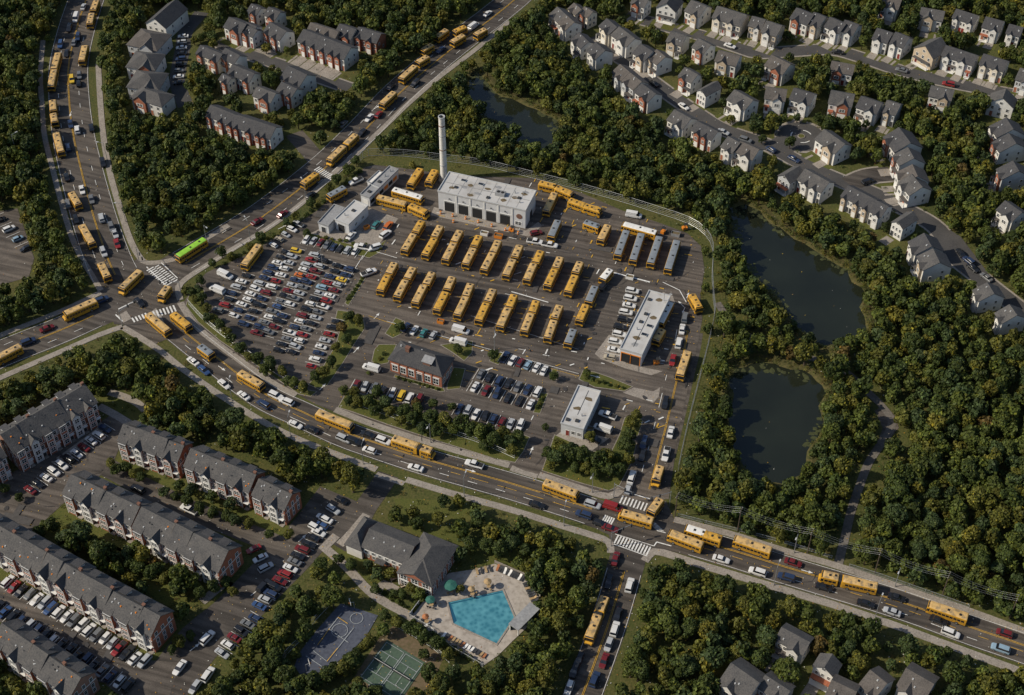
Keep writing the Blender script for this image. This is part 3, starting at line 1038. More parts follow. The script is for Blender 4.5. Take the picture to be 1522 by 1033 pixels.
def make_car(kind, paint, x, y, a, name='parked_car', k=1.0):
    L, hw, st, cab = CARS[kind]
    e = empty(name, (x, y, .11), a)
    e.scale = (k, k, k)
    obj('body', cached(('cb', kind, paint), lambda: car_body(kind, paint)), e)
    obj('windows', cached(('cg', kind), lambda: car_glass(kind)), e)
    wm_ = cached('cw', wheel_mesh)
    for sx in (-1, 1):
        for sy in (-1, 1):
            obj('wheel', wm_, e, (sx * L * .295, sy * (hw - .1), .33))
    return e


# ---- buses
BW = 1.28


def bus_body(L, nose):
    mb = MB()
    h = L / 2
    f = h - (.55 if nose else 0)
    pr = lambda k, zt: [(-BW * .94 * k, .42), (BW * .94 * k, .42), (BW * k, .62), (BW * k, 2.3), (BW * .93 * k, zt), (-BW * .93 * k, zt), (-BW * k, 2.3), (-BW * k, .62)]
    loft(mb, [(-h, pr(.95, 2.72)), (-h + .12, pr(1, 2.78)), (f - .5, pr(1, 2.78)), (f - .05, pr(.98, 2.70)), (f, pr(.94, 2.5))])
    if nose:
        loft(mb, [(f - .1, [(-1.12, .5), (1.12, .5), (1.16, .8), (1.1, 1.42), (-1.1, 1.42), (-1.16, .8)]), (h - .1, [(-1.02, .5), (1.02, .5), (1.06, .8), (.98, 1.22), (-.98, 1.22), (-1.06, .8)]),
                  (h, [(-.9, .55), (.9, .55), (.94, .8), (.88, 1.1), (-.88, 1.1), (-.94, .8)])])
    for s in (-1, 1):                                  # rub rails and skirt
        for z in (1.0, 1.42, 2.46):
            mb.box(-h + .2, f - .5, s * (BW + .012) - .012, s * (BW + .012) + .012, z, z + .07, 1)
        mb.box(-h + .3, f - .9, s * (BW - .03) - .02, s * (BW - .03) + .02, .36, .44, 1)
    return mb.mesh('body', ['bus_yellow', 'black'])


def bus_roof(L, nose, mat):
    mb = MB()
    h = L / 2
    f = h - (.55 if nose else 0)
    pr = lambda k, zt: [(-BW * .93 * k, 2.70), (BW * .93 * k, 2.70), (BW * .80 * k, zt - .07), (BW * .35 * k, zt), (-BW * .35 * k, zt), (-BW * .80 * k, zt - .07)]
    loft(mb, [(-h + .1, pr(.97, 2.94)), (-h + .35, pr(1.0, 3.02)), (f - .8, pr(1.0, 3.02)), (f - .35, pr(.97, 2.9))])
    k = -h + .8
    while k < f - .9:                                    # roof ribs
        mb.box(k, k + .05, -BW * .66, BW * .66, 2.98, 3.03)
        k += 1.15
    return mb.mesh('roof', [mat])


def bus_windows(L, nose, s):
    mb = MB()
    h = L / 2
    f = h - (.55 if nose else 0)
    n = max(3, int((L - 1.9) / .86))
    x0, x1 = -h + .45, f - .95
    p = (x1 - x0) / n
    if True:
        for i in range(n):
            a = x0 + i * p + .06
            b = a + p - .12
            y = s * (BW + .006)
            q = [(a, y, 1.56), (b, y, 1.56), (b, y, 2.26), (a, y, 2.26)]
            mb.quad(*(q if s < 0 else q[::-1]))
    return mb.mesh('window_band', ['car_glass'])


def bus_shield(L, nose):
    mb = MB()
    f = L / 2 - (.55 if nose else 0)
    mb.quad((f + .03, -1.16, 1.38), (f + .03, 1.16, 1.38), (f + .03, 1.14, 2.5), (f + .03, -1.14, 2.5))
    mb.quad((f + .03, -1.14, 2.5), (f + .03, 1.14, 2.5), (f - .34, 1.06, 2.99), (f - .34, -1.06, 2.99))
    for s in (-1, 1):
        q = [(f - .75, s * (BW + .01), 1.5), (f - .12, s * (BW + .01), 1.5), (f - .12, s * (BW + .01), 2.4), (f - .75, s * (BW + .01), 2.4)]
        mb.quad(*q)
    return mb.mesh('windshield', ['car_glass'])


def bus_rear(L):
    h = L / 2
    mb = MB()
    mb.quad((-h - .01, 1.0, 1.6), (-h - .01, -1.0, 1.6), (-h - .01, -.95, 2.4), (-h - .01, .95, 2.4))
    return mb.mesh('rear_window', ['car_glass'])


def bus_bumpers(L, front):
    h = L / 2
    mb = MB()
    x = h - .02 if front else -h - .1
    mb.box(x, x + .14, -1.15, 1.15, .42, .68)
    if front:
        mb.box(h - .005, h + .03, -.55, .55, .74, .98)
    return mb.mesh('bumper', ['black'])


def hatch_mesh():
    mb = MB()
    mb.box(-.32, .32, -.36, .36, 0, .09, 0, top=.9)
    return mb.mesh('roof_hatch', ['dark_void'])


def mirror_mesh():
    mb = MB()
    mb.box(-.05, .05, -.12, .12, -.25, .25)
    mb.tube((0, 0, -.2), (-.4, 0, -.3), .03)
    return mb.mesh('mirror', ['black'])


def bus_section(e, L, nose, roof, rng, front=True, wheels=True, dx=0.0):
    key = (round(L * 2) / 2, nose)
    L = key[0]
    P_ = lambda n, k, fn, loc=(0, 0, 0): obj(n, cached(k, fn), e, (dx + loc[0], loc[1], loc[2]))
    P_('body', ('bb', key), lambda: bus_body(L, nose))
    P_('roof', ('br', key, roof), lambda: bus_roof(L, nose, roof))
    for s in (-1, 1):
        P_('window_band', ('bw', key, s), lambda: bus_windows(L, nose, s))
    if front:
        P_('windshield', ('bs', key), lambda: bus_shield(L, nose))
        P_('bumper', ('bf', key), lambda: bus_bumpers(L, True))
        for s in (-1, 1):
            P_('mirror', 'bm', mirror_mesh, (L / 2 - (.25 if nose else -.3), s * 1.42, 1.9))
    P_('rear_window', ('bk', L), lambda: bus_rear(L))
    P_('bumper', ('brb', L), lambda: bus_bumpers(L, False))
    for k in range(rng.choice((2, 2, 3))):
        P_('roof_hatch', 'bh', hatch_mesh, ((-.34 + .33 * k + rng.uniform(-.05, .05)) * L, rng.uniform(-.25, .25), 3.0))
    for x in (-L * .28, L * .30 - (.3 if nose else 0)):
        for s in (-1, 1):
            P_('wheel', 'bwh', lambda: wheel_mesh(.5, .3), (x, s * (BW - .13), .5))
    return L


def make_bus(x, y, a, L, roof='bus_tan', nose=False, name='school_bus', rng=random):
    e = empty(name, (x, y, .11), a)
    bus_section(e, L, nose, roof, rng)
    return e


def make_artic(x, y, a, L1, L2, roof='bus_tan', nose=False, rng=random):
    """articulated bus: front section, bellows, rear section; x, y is the middle of the whole"""
    e = empty('articulated_bus', (x, y, .11), a)
    T = L1 + L2 + .9
    bus_section(e, L1, nose, roof, rng, True, dx=T / 2 - L1 / 2)
    bus_section(e, L2, False, roof, rng, False, dx=-T / 2 + L2 / 2)
    mb = MB()
    for k in range(5):
        x0 = T / 2 - L1 - .9 + k * .18
        mb.extrude_x([(-1.1, .6), (1.1, .6), (1.14, 2.4), (.95, 2.75), (-.95, 2.75), (-1.14, 2.4)], x0, x0 + .16, sc=(1, .93))
    part('bellows', mb, ['black'], e)
    return e


BR = random.Random(3)
BUSES = []


def bus_px(F, B, roof='bus_tan', desc=None, nose=False, group=None, label=None, split=None, minL=5.5):
    """F, B: photograph pixels of the roof's front and rear end (centre line)"""
    f, b = Vector(W(*F, 3.0)), Vector(W(*B, 3.0))
    d = f - b
    L = max(minL, d.length + (.9 if not nose else 1.2))
    a = math.atan2(d.y, d.x)
    c = (f + b) / 2
    if split is not None:
        e = make_artic(c.x, c.y, a, L * split - .45, L * (1 - split) - .45, roof, nose, BR)
    else:
        e = make_bus(c.x, c.y, a, L, roof, nose, rng=BR)
    if label:
        tag(e, label, 'bus', group)
    else:
        later(e, desc, 'bus', c.x, c.y, 0, group)
    BUSES.append((e, c, a, L))
    q = d.normalized()
    n = Vector((-q.y, q.x))
    keep_w([tuple(c + q * L / 2 + n * 1.5), tuple(c + q * L / 2 - n * 1.5), tuple(c - q * L / 2 - n * 1.5), tuple(c - q * L / 2 + n * 1.5)], 2.0)
    return e


ORD = ['first', 'second', 'third', 'fourth', 'fifth', 'sixth', 'seventh', 'eighth', 'ninth', 'tenth', 'eleventh', 'twelfth', 'thirteenth', 'fourteenth', 'fifteenth', 'sixteenth',
       'seventeenth', 'eighteenth', 'nineteenth', 'twentieth']
ROW1 = [((601, 370), (626, 329)), ((632, 377), (654, 337)), ((661, 384), (683, 343)), ((691, 391), (712, 351)), ((721, 399), (741, 358)), ((752, 407), (772, 366)), ((783, 415), (803, 374)),
        ((813, 422), (832, 382)), ((844, 431), (863, 390))]
ROW2 = [((564, 430), (585, 391)), ((590, 440), (613, 398)), ((618, 449), (641, 405)), ((649, 458), (671, 413)), ((680, 466), (700, 422)), ((712, 474), (732, 430)), ((744, 484), (764, 439)),
        ((780, 491), (798, 447)), ((813, 500), (831, 455))]
for row, nm, wash in ((ROW1, 'upper', 'nearer the garage'), (ROW2, 'lower', 'nearer the brick office')):
    for i, (F, B) in enumerate(row):
        f, b = Vector(W(*F, 3.0)), Vector(W(*B, 3.0))
        roofs = [BR.choice(['bus_tan', 'bus_tan', 'bus_gold']) for _ in (0, 1)]
        if nm == 'upper' and i in (0,):
            roofs[1] = 'bus_gold'
        k1, k2 = .53, .65
        f1 = f + (b - f) * k1
        f2 = f + (b - f) * k2
        for j, (p, q) in enumerate(((f, f1), (f2, b))):
            d = p - q
            L = d.length + 1.0
            c = (p + q) / 2
            c = c + Vector((BR.uniform(-.22, .22), BR.uniform(-.3, .3)))
            e = make_bus(c.x, c.y, math.atan2(d.y, d.x) + BR.uniform(-.025, .025), L, roofs[j], rng=BR)
            tag(e, f'{"front" if j == 0 else "rear"} yellow school bus of the {ORD[i]} pair in the {nm} parking row, {"tan" if roofs[j] == "bus_tan" else "golden"} roof', 'bus',
                'school buses parked in rows in the depot yard')

DG = 'buses standing about the depot yard'
bus_px((861, 475), (871, 453), 'bus_gold', label='yellow bus with patched roof, front one of the pair beyond the lower row', group=DG)
bus_px((875, 447), (884, 426), 'bus_grey', label='yellow bus with grey roof, rear one of the pair beyond the lower row', group=DG)
bus_px((844, 509), (852, 490), 'bus_grey', label='short grey-roofed yellow bus parked at the lower yard aisle, last of its row', group=DG)
bus_px((896, 413), (906, 401), 'bus_white', label='short white-roofed yellow bus waiting above the staff car bays of the wash building', group=DG)
for n, (F, B) in zip(('first', 'second', 'third', 'fourth'), (((918, 378), (931, 343)), ((941, 385), (953, 348)), ((967, 390), (980, 352)), ((993, 399), (1006, 358)))):
    bus_px(F, B, 'bus_grey', label=f'grey-roofed yellow bus, {n} of the four parked by the fence bend', group='grey-roofed buses by the fence bend')
bus_px((927, 332), (974, 345), 'bus_white', label='long white-roofed bus parked across behind the grey-roofed buses', group=DG)
bus_px((610, 272), (624, 251), 'bus_gold', label='long golden yellow bus parked beside the chimney foot', group=DG)
bus_px((637, 269), (646, 253), 'bus_gold', label='short golden yellow bus between the chimney and a longer bus', group=DG)
bus_px((602, 302), (563, 292), 'bus_tan', label='yellow bus driving up to the garage from the long shed', group=DG)
bus_px((634, 315), (611, 305), 'bus_gold', label='short yellow bus with open hatches just outside the first garage door', group=DG, nose=True)
bus_px((626, 293), (586, 281), 'bus_white', label='worn white-roofed bus parked behind the moving yellow bus by the shed', group=DG)
bus_px((825, 276), (803, 271), 'bus_gold', label='yellow bus against the back fence, the farther from the bend of a linked two', group=DG)
bus_px((849, 287), (828, 278), 'bus_gold', label='yellow bus against the back fence, front one of a linked two', group=DG)
bus_px((812, 312), (824, 287), 'bus_tan', label='yellow bus parked just round the corner of the garage', group=DG)
bus_px((868, 304), (848, 297), 'bus_gold', label='yellow bus near the back fence, rear one of a two-bus queue', group=DG)
bus_px((892, 312), (870, 305), 'bus_gold', label='yellow bus near the back fence, leading a two-bus queue', group=DG)
bus_px((819, 350), (829, 328), 'bus_grey', label='grey-roofed bus parked beside the white pickup in front of the garage corner', group=DG)
bus_px((890, 336), (870, 329), 'bus_grey', label='dark dismantled bus with yellow front beside a short yellow bus', group=DG)
bus_px((893, 355), (903, 335), 'bus_tan', label='short yellow bus heading down the yard beside a dismantled one', group=DG)
bus_px((1039, 456), (1029, 438), 'bus_gold', label='short yellow bus leaning into the curve by the fence', group=DG)
bus_px((363, 392), (384, 364), 'bus_tan', label='orange-roofed yellow bus standing in the staff car park under the hedge', group=DG)
bus_px((489, 290), (511, 278), 'bus_grey', label='grey-roofed yellow bus tucked behind the small sheds by the hedge', group=DG)
bus_px((976, 503), (983, 491), 'bus_tan', label='short yellow bus nosing out beside the wash building', group=DG)
bus_px((981, 479), (996, 450), 'bus_white', label='long white-roofed trailer bus parked against the wash building', group=DG)

RG = 'yellow buses on the roads'
for F, B, roof, d, *k in [
    ((133, 34), (136, 20), 'bus_tan', 'yellow bus on the western avenue'), ((138, 14), (143, 1), 'bus_tan', 'yellow bus on the western avenue'),
    ((121, 89), (126, 68), 'bus_tan', 'yellow bus on the western avenue'), ((75, 127), (80, 104), 'bus_tan', 'yellow bus on the western avenue'), ((80, 101), (86, 79), 'bus_tan', 'yellow bus on the western avenue'),
    ((81, 180), (79, 169), 'bus_tan', 'short yellow bus on the western avenue'), ((79, 163), (78, 149), 'bus_tan', 'short yellow bus on the western avenue'), ((90, 224), (83, 197), 'bus_tan', 'yellow bus on the western avenue'),
    ((116, 303), (106, 286), 'bus_tan', 'yellow bus on the western avenue'), ((136, 360), (122, 335), 'bus_tan', 'yellow bus on the western avenue'), ((159, 410), (150, 391), 'bus_tan', 'yellow bus on the western avenue'),
    ((180, 428), (206, 403), 'bus_tan', 'yellow nosed bus turning through the junction', 1), ((95, 466), (140, 446), 'bus_tan', 'long yellow bus on the west road', 1),
    ((248, 490), (221, 467), 'bus_tan', 'tan-roofed yellow bus on the main street'), ((279, 483), (258, 466), 'bus_gold', 'golden bus on the main street'), ((239, 439), (248, 427), 'bus_tan', 'short yellow minibus in the junction', 1),
    ((264, 380), (303, 355), 'bus_green', 'yellow bus with a bright green roof'), ((-7, 532), (28, 514), 'bus_tan', 'yellow bus on the west road'),
    ((313, 525), (298, 514), 'bus_grey', 'grey-roofed yellow bus on the main street'), ((388, 571), (357, 553), 'bus_tan', 'tan-roofed yellow bus on the main street'), ((521, 631), (473, 612), 'bus_tan', 'long tan-roofed yellow bus on the main street'),
    ((857, 733), (811, 716), 'bus_tan', 'tan-roofed yellow bus on the main street'), ((922, 760), (968, 773), 'bus_tan', 'long nosed yellow bus crossing the eastern junction', 1), ((969, 758), (980, 743), 'bus_tan', 'short yellow bus waiting at the eastern junction'),
    ((996, 791), (1043, 809), 'bus_tan', 'tan-roofed yellow bus on the main street'), ((1026, 785), (1042, 790), 'bus_white', 'white-roofed short bus on the main street'), ((1048, 793), (1067, 799), 'bus_gold', 'short golden bus on the main street'),
    ((1094, 800), (1144, 817), 'bus_tan', 'tan-roofed yellow bus on the main street'), ((1382, 897), (1437, 916), 'bus_tan', 'tan-roofed yellow bus on the main street'), ((1011, 556), (1022, 523), 'bus_tan', 'tan-roofed yellow bus on the depot road'),
    ((975, 713), (981, 694), 'bus_tan', 'short nosed yellow bus on the depot road', 1), ((451, 271), (469, 258), 'bus_gold', 'short golden bus on the northern road'), ((568, 153), (585, 137), 'bus_tan', 'yellow bus on the northern road'),
    ((597, 115), (616, 98), 'bus_tan', 'yellow bus on the northern road'), ((622, 91), (634, 84), 'bus_tan', 'short yellow bus on the northern road'), ((628, 74), (641, 66), 'bus_tan', 'short yellow bus on the northern road'),
    ((649, 54), (663, 44), 'bus_tan', 'short yellow bus on the northern road'), ((673, 61), (688, 52), 'bus_tan', 'short yellow bus on the northern road'), ((678, 45), (689, 40), 'bus_gold', 'short golden bus on the northern road'),
    ((708, 50), (720, 43), 'bus_tan', 'short yellow bus on the northern road')]:
    bus_px(F, B, roof, d, nose=bool(k), group=RG)
for F, B, roof, d, sp in [((643, 670), (587, 651), 'bus_tan', 'articulated yellow bus on the main street', .36), ((1222, 852), (1301, 870), 'bus_tan', 'articulated yellow bus on the main street', .36),
                          ((875, 948), (898, 889), 'bus_tan', 'articulated yellow bus on the southern road', .62), ((489, 237), (528, 200), 'bus_tan', 'articulated yellow bus on the northern road', .58)]:
    bus_px(F, B, roof, d, split=sp, group=RG, nose=True)

# ---- cars
CR = random.Random(21)
NCAR = [0]
PAINTS = ['white'] * 15 + ['silver'] * 13 + ['grey'] * 20 + ['black'] * 26 + ['navy'] * 15 + ['blue'] * 2 + ['red'] * 2 + ['maroon'] * 8 + ['pale blue'] * 2 + ['beige'] * 3
KINDS_ = ['sedan'] * 9 + ['hatchback'] * 5 + ['SUV'] * 7 + ['pickup'] * 2
SHORT = {'w': 'white', 's': 'silver', 'g': 'grey', 'k': 'black', 'n': 'navy', 'b': 'blue', 'r': 'red', 'd': 'maroon', 'y': 'yellow', 'l': 'pale blue', 'o': 'orange', 't': 'teal', 'e': 'beige'}
KSH = {'c': 'sedan', 'h': 'hatchback', 'u': 'SUV', 'p': 'pickup', 'v': 'van'}


def row_of_cars(A, B, n, rowname, endname, head, gap=.03, pitch=2.75, fixed=None, lines=True, group='cars in the big staff car park', lot='big car park'):
    """cars side by side along A-B (pixels); head = which side the bonnets face"""
    a, b = Vector(W(*A)), Vector(W(*B))
    d = (b - a).normalized()
    t = Vector((-d.y, d.x)) * head
    pitch = (b - a).length / (n - 1)
    k = 0
    for i in range(n):
        p = a + d * pitch * i
        if lines:
            q = p - d * pitch / 2
            line(wm, tuple(q - t * 2.3), tuple(q + t * 2.3), .12, world=True)
        if CR.random() < gap and not (fixed and i < len(fixed)):
            continue
        paint = SHORT[fixed[i]] if fixed and i < len(fixed) and fixed[i] in SHORT else CR.choice(PAINTS)
        kind = CR.choice(KINDS_)
        p = p + t * CR.uniform(-.35, .35) + d * CR.uniform(-.12, .12)
        ang = math.atan2(t.y, t.x) + CR.uniform(-.05, .05) + (PI if CR.random() < .3 else 0)
        CARQ.append((kind, paint, p.x, p.y, ang, 'parked_car', .76 if lot == 'big car park' else .87, f'{paint} {kind}, {ORD[k]} from {endname} end of {rowname}, {lot}', group, False))
        NCAR[0] += 1
        k += 1


big = 'big car park'
row_of_cars((443, 335), (396, 373), 6, 'the hedge row', 'far', -1, fixed='swsew', lines=False)
row_of_cars((366, 412), (326, 464), 7, 'the outer row', 'far', -1, fixed='kwsnk')
row_of_cars((425, 377), (347, 471), 13, 'first double row (hedge half)', 'far', -1, fixed='kkwnnnswwww')
row_of_cars((441, 375), (364, 484), 13, 'first double row (yard half)', 'far', 1, fixed='yssww')
row_of_cars((468, 381), (381, 497), 16, 'second double row (hedge half)', 'far', -1, fixed='srswonsdk')
row_of_cars((480, 389), (394, 505), 15, 'second double row (yard half)', 'far', 1, fixed='ksdrn')
row_of_cars((502, 397), (414, 523), 16, 'third double row (hedge half)', 'far', -1, fixed='kknrls')
row_of_cars((519, 402), (432, 525), 16, 'third double row (yard half)', 'far', 1, fixed='nnysdwrw')
row_of_cars((500, 480), (462, 546), 8, 'the row by the hedge corner', 'far', 1, fixed='kkrswnwr', gap=0)
row_of_cars((456, 358), (547, 382), 10, 'the row under the grass strip', 'western', -1, fixed='wsdgnks', gap=.12)
off = dict(group='cars in the office car park', lot='office car park')
row_of_cars((750, 533), (809, 552), 6, 'the uppermost row', 'western', 1, fixed='nwdlww', gap=0, **off)
row_of_cars((714, 559), (799, 585), 7, 'the upper middle row', 'western', 1, fixed='gknkgnw', gap=.1, **off)
row_of_cars((706, 577), (789, 602), 6, 'the lower middle row', 'western', -1, fixed='wdnkkw', gap=0, **off)
row_of_cars((682, 611), (773, 635), 8, 'the row by the front hedge', 'western', -1, fixed='nswkndsw', gap=0, **off)
row_of_cars((530, 574), (623, 597), 8, 'the row before the brick office', 'western', -1, fixed='dsgkwywd', gap=0, **off)
row_of_cars((603, 488), (644, 501), 4, 'the row behind the brick office', 'western', 1, fixed='nwts', gap=0, lines=False, **off)
ws = dict(group='cars beside the wash building', lot='beside the wash building')
row_of_cars((941, 435), (908, 533), 10, 'the bay row', 'far', 1, fixed='wwwwkkwwwe', gap=0, **ws)
tc = dict(group='cars parked before the townhouses')
row_of_cars((158, 640), (46, 731), 11, 'the row', 'far', 1, fixed='nwwdwkwwwkd', gap=0, lot='brown townhouse car park', **tc)
row_of_cars((12, 867), (214, 986), 19, 'the upper row', 'western', -1, fixed='wrkgwsbwwgwwgwsrkws', gap=.04, lot='lower townhouse car park', **tc)
row_of_cars((-4, 905), (192, 1021), 17, 'the lower row', 'western', 1, fixed='kbknsnkwkkknkgnw', gap=.12, lot='lower townhouse car park', **tc)
row_of_cars((486, 775), (387, 903), 15, 'the kerb row', 'far', -1, fixed='wbwkkdkgwrdkns', gap=.08, lot='townhouse courtyard road', **tc)
row_of_cars((378, 920), (330, 972), 6, 'the kerb row by the trees', 'far', -1, fixed='ngkdws', gap=.1, lot='townhouse courtyard road', **tc)
row_of_cars((378, 818), (396, 845), 3, 'the short row', 'far', -1, fixed='rws', gap=0, lines=False, lot='townhouse courtyard road', **tc)
row_of_cars((507, 746), (468, 786), 4, 'the entrance row', 'far', 1, fixed='ksw', gap=0, lines=False, lot='townhouse courtyard road', **tc)
row_of_cars((2, 328), (38, 372), 4, 'the small row', 'far', 1, fixed='kwlk', gap=0, lot='small western car park', group='cars in the small western car park')
row_of_cars((272, 56), (266, 125), 9, 'the mews row', 'far', -1, fixed='wswknkgwk', gap=.1, lines=False, lot='northwestern mews', group='cars in the northwestern mews')


def near_angle(x, y):
    best = (1e9, 0)
    for key, (L, w) in LINES.items():
        for i in range(0, len(L) - 1, 2):
            d = (L[i].x - x) ** 2 + (L[i].y - y) ** 2
            if d < best[0]:
                dd = L[i + 1] - L[i]
                best = (d, math.atan2(dd.y, dd.x))
    return best[1]


def car_px(u, v, code, kind='c', where='on the main street', ang=None):
    x, y = W(u, v, .7)
    a = near_angle(x, y) if ang is None else math.radians(ang)
    if CR.random() < .5:
        a += PI
    k, p = KSH[kind], SHORT[code]
    CARQ.append((k, p, x, y, a + CR.uniform(-.03, .03), 'car', .96, f'{p} {k} {where}', 'cars on the roads', True))
    NCAR[0] += 1


def cars(txt, where):
    for it in txt.split():
        u, v, c = it.split(',')
        car_px(int(u), int(v), c[0], c[1] if len(c) > 1 else CR.choice('ccchuu'), where)


cars('287,537,w 303,550,b 333,571,w 362,588,w 392,601,n 410,588,w 426,597,w 439,631,w 464,638,k 511,652,s 526,656,k 547,646,k 570,655,w 549,669,w 618,695,w 705,690,wp 881,750,s '
     '798,750,k 868,765,n 911,754,rv 892,778,k 907,785,d 1072,831,w 1126,850,w 1169,858,n 1179,836,d 1225,873,k 1287,897,k 1326,909,s 1333,888,k 1395,922,k 1413,941,w 1487,964,l 1493,941,d', 'on the main street')
cars('915,830,d 936,870,wu 905,864,k 918,914,k 914,935,wu 905,958,s 898,982,d 884,1010,nu 861,980,k 854,996,k 846,1022,w', 'on the southern road')
cars('1018,472,g 1014,489,w 1009,510,w 1000,535,r 989,599,k 997,642,w 990,675,wp 957,658,n 955,676,k 939,709,wu 934,726,s', 'on the depot road')
cars('70,488,d 42,508,n 151,446,nu', 'on the west road')
cars('207,449,k', 'in the western junction')
cars('154,375,su 174,362,r 171,347,s 166,338,g 151,324,s 122,282,w 136,296,g 113,326,k 99,263,k 101,303,g 90,66,b 103,42,k 116,55,n 110,63,g 99,79,k 107,118,yu 118,112,g 117,124,k 105,184,n '
     '115,193,w 101,219,nu 136,190,k 153,242,k 113,27,wv 124,10,s', 'on the western avenue')
cars('549,175,w 538,197,k 563,170,r 510,184,g 581,129,k 617,124,k 655,74,n 704,39,wv 725,20,w 382,329,d 420,318,d 462,290,k', 'on the northern road')
cars('1180,236,n 1146,222,n 1290,270,k 972,124,k 1016,158,w 1075,196,s 1108,208,g', 'on the ridge road')
cars('1085,68,w 1245,77,k 1410,125,r 1340,104,g', 'on the hill road')
cars('1428,376,k 1440,388,n 1446,398,k 1466,412,g', 'on the lower ridge road')
cars('205,727,k 281,757,wp', 'on the townhouse back lane')
cars('308,948,wu 267,992,w 309,1003,wu 290,1021,s 392,871,k', 'on the townhouse courtyard road')
for u, v, c, k, ang, w in [(552, 547, 'w', 'v', -20, 'beside the brick office'), (681, 508, 'w', 'v', -20, 'behind the brick office'), (685, 491, 'w', 'v', -20, 'in the lower yard aisle'),
                           (795, 359, 'w', 'p', -15, 'before the garage corner'), (817, 364, 'w', 'p', -15, 'before the garage corner'), (797, 346, 'd', 'h', 15, 'before the garage corner'),
                           (942, 320, 'w', 'v', -15, 'behind the parked buses'), (522, 350, 'w', 'c', 60, 'on the maintenance apron'), (538, 367, 'w', 'p', -15, 'on the maintenance apron'),
                           (557, 368, 'w', 'u', 25, 'on the maintenance apron'), (559, 334, 't', 'h', 65, 'on the maintenance apron'), (577, 336, 'o', 'u', 65, 'on the maintenance apron'),
                           (573, 348, 'w', 'u', 50, 'on the maintenance apron'), (529, 269, 'w', 'p', 40, 'behind the long shed'), (903, 617, 'w', 'p', -25, 'beside the flat-roofed lodge'),
                           (896, 637, 'w', 'v', -25, 'beside the flat-roofed lodge'), (882, 652, 'k', 'c', -25, 'beside the flat-roofed lodge'), (897, 425, 'k', 'u', 60, 'behind the short white-roofed bus'),
                           (335, 409, 'w', 'v', -30, 'under the car park hedge'), (323, 431, 'w', 'v', -30, 'under the car park hedge'), (548, 405, 'w', 'p', 30, 'at the tip of the yard median')]:
    car_px(u, v, c, k, w, ang)


# the 300 cars that show largest are things of their own, the rest one far-off mass
CARQ.sort(key=lambda q: (q[3] - CAMY) * CP + CAMH * SP - (14 if q[0] in ('SUV', 'van', 'pickup') else 0))
for kind, paint, x, y, a, nm, k, lab, grp, lt in CARQ[:300]:
    e = make_car(kind, paint, x, y, a, nm, k)
    later(e, lab, 'car', x, y, 0, grp) if lt else tag(e, lab, 'car', grp)
far, fm, fmi = MB(), [], {}
for kind, paint, x, y, a, nm, k, lab, grp, lt in CARQ[300:]:
    ca, sa = math.cos(a) * k, math.sin(a) * k
    L, hw = CARS[kind][:2]
    srcs = [(cached(('cb', kind, paint), lambda: car_body(kind, paint)), 0, 0, 0), (cached(('cg', kind), lambda: car_glass(kind)), 0, 0, 0)]
    srcs += [(cached('cw', wheel_mesh), sx * L * .295, sy * (hw - .1), .33) for sx in (-1, 1) for sy in (-1, 1)]
    for me, ox, oy, oz in srcs:
        b = len(far.v)
        far.v += [(x + (v.co.x + ox) * ca - (v.co.y + oy) * sa, y + (v.co.x + ox) * sa + (v.co.y + oy) * ca, .11 + (v.co.z + oz) * k) for v in me.vertices]
        for p in me.polygons:
            m = me.materials[p.material_index]
            if m.name not in fmi:
                fmi[m.name] = len(fm)
                fm.append(m)
            far.f.append(tuple(b + i for i in p.vertices))
            far.m.append(fmi[m.name])
if far.v:
    fo = part('distant_traffic', far, fm, None)
    fo['kind'] = 'stuff'
    fo['label'] = 'small far-off cars on the upper roads and in the far parking rows'

# yard machines
def forklift(x, y, a, label):
    e = empty('forklift', (x, y, .11), a)
    mb = MB().box(-1.2, .5, -.6, .6, .3, .95).box(-1.2, -.5, -.55, .55, .95, 1.25)
    part('body', mb, ['orange'], e)
    mb = MB()
    for sx in (-.5, .45):
        for s in (-.5, .5):
            mb.tube((sx, s, .9), (sx, s, 2.1), .05)
    mb.box(-.6, .55, -.58, .58, 2.1, 2.18)
    part('cab_frame', mb, ['black'], e)
    mb = MB()
    for s in (-.35, .35):
        mb.box(.55, .7, s - .06, s + .06, .15, 2.4)
        mb.box(.7, 1.8, s - .07, s + .07, .15, .22)
    part('mast', mb, ['metal'], e)
    for sx in (-.8, .3):
        for s in (-1, 1):
            obj('wheel', cached('fw', lambda: wheel_mesh(.3, .22)), e, (sx, s * .5, .3))
    tag(e, label, 'forklift', 'yard forklifts')


for u, v, a, lab in [(1019, 341, 20, 'orange forklift standing by the fence bend'), (762, 345, -20, 'orange forklift under the middle garage doors'), (977, 541, 10, 'orange forklift by the end door of the wash building'),
                     (986, 346, 60, 'orange forklift behind the fourth grey-roofed bus')]:
    x, y = W(u, v)
    forklift(x, y, math.radians(a), lab)
# ------------------------------------------------------------------ buildings
def chevron_x(mb, x0, x1, y0, y1, ze, rise, o=.35, t=.2, m=0):
    """gable roof, ridge along x"""
    yc = (y0 + y1) / 2
    s = rise / ((y1 - y0) / 2)
    zb = ze - o * s
    pr = [(y0 - o, zb), (y0 - o, zb + t), (yc, ze + rise + t), (y1 + o, zb + t), (y1 + o, zb), (yc, ze + rise)]
    n = 6
    b = len(mb.v)
    mb.v += [(x0 - o, y, z) for y, z in pr] + [(x1 + o, y, z) for y, z in pr]
    fs = [(i, (i + 1) % n, n + (i + 1) % n, n + i) for i in range(n)]
    fs += [(0, 5, 2, 1), (5, 4, 3, 2), (6, 7, 8, 11), (11, 8, 9, 10)]
    for f in fs:
        mb.f.append(tuple(b + i for i in f))
        mb.m.append(m)


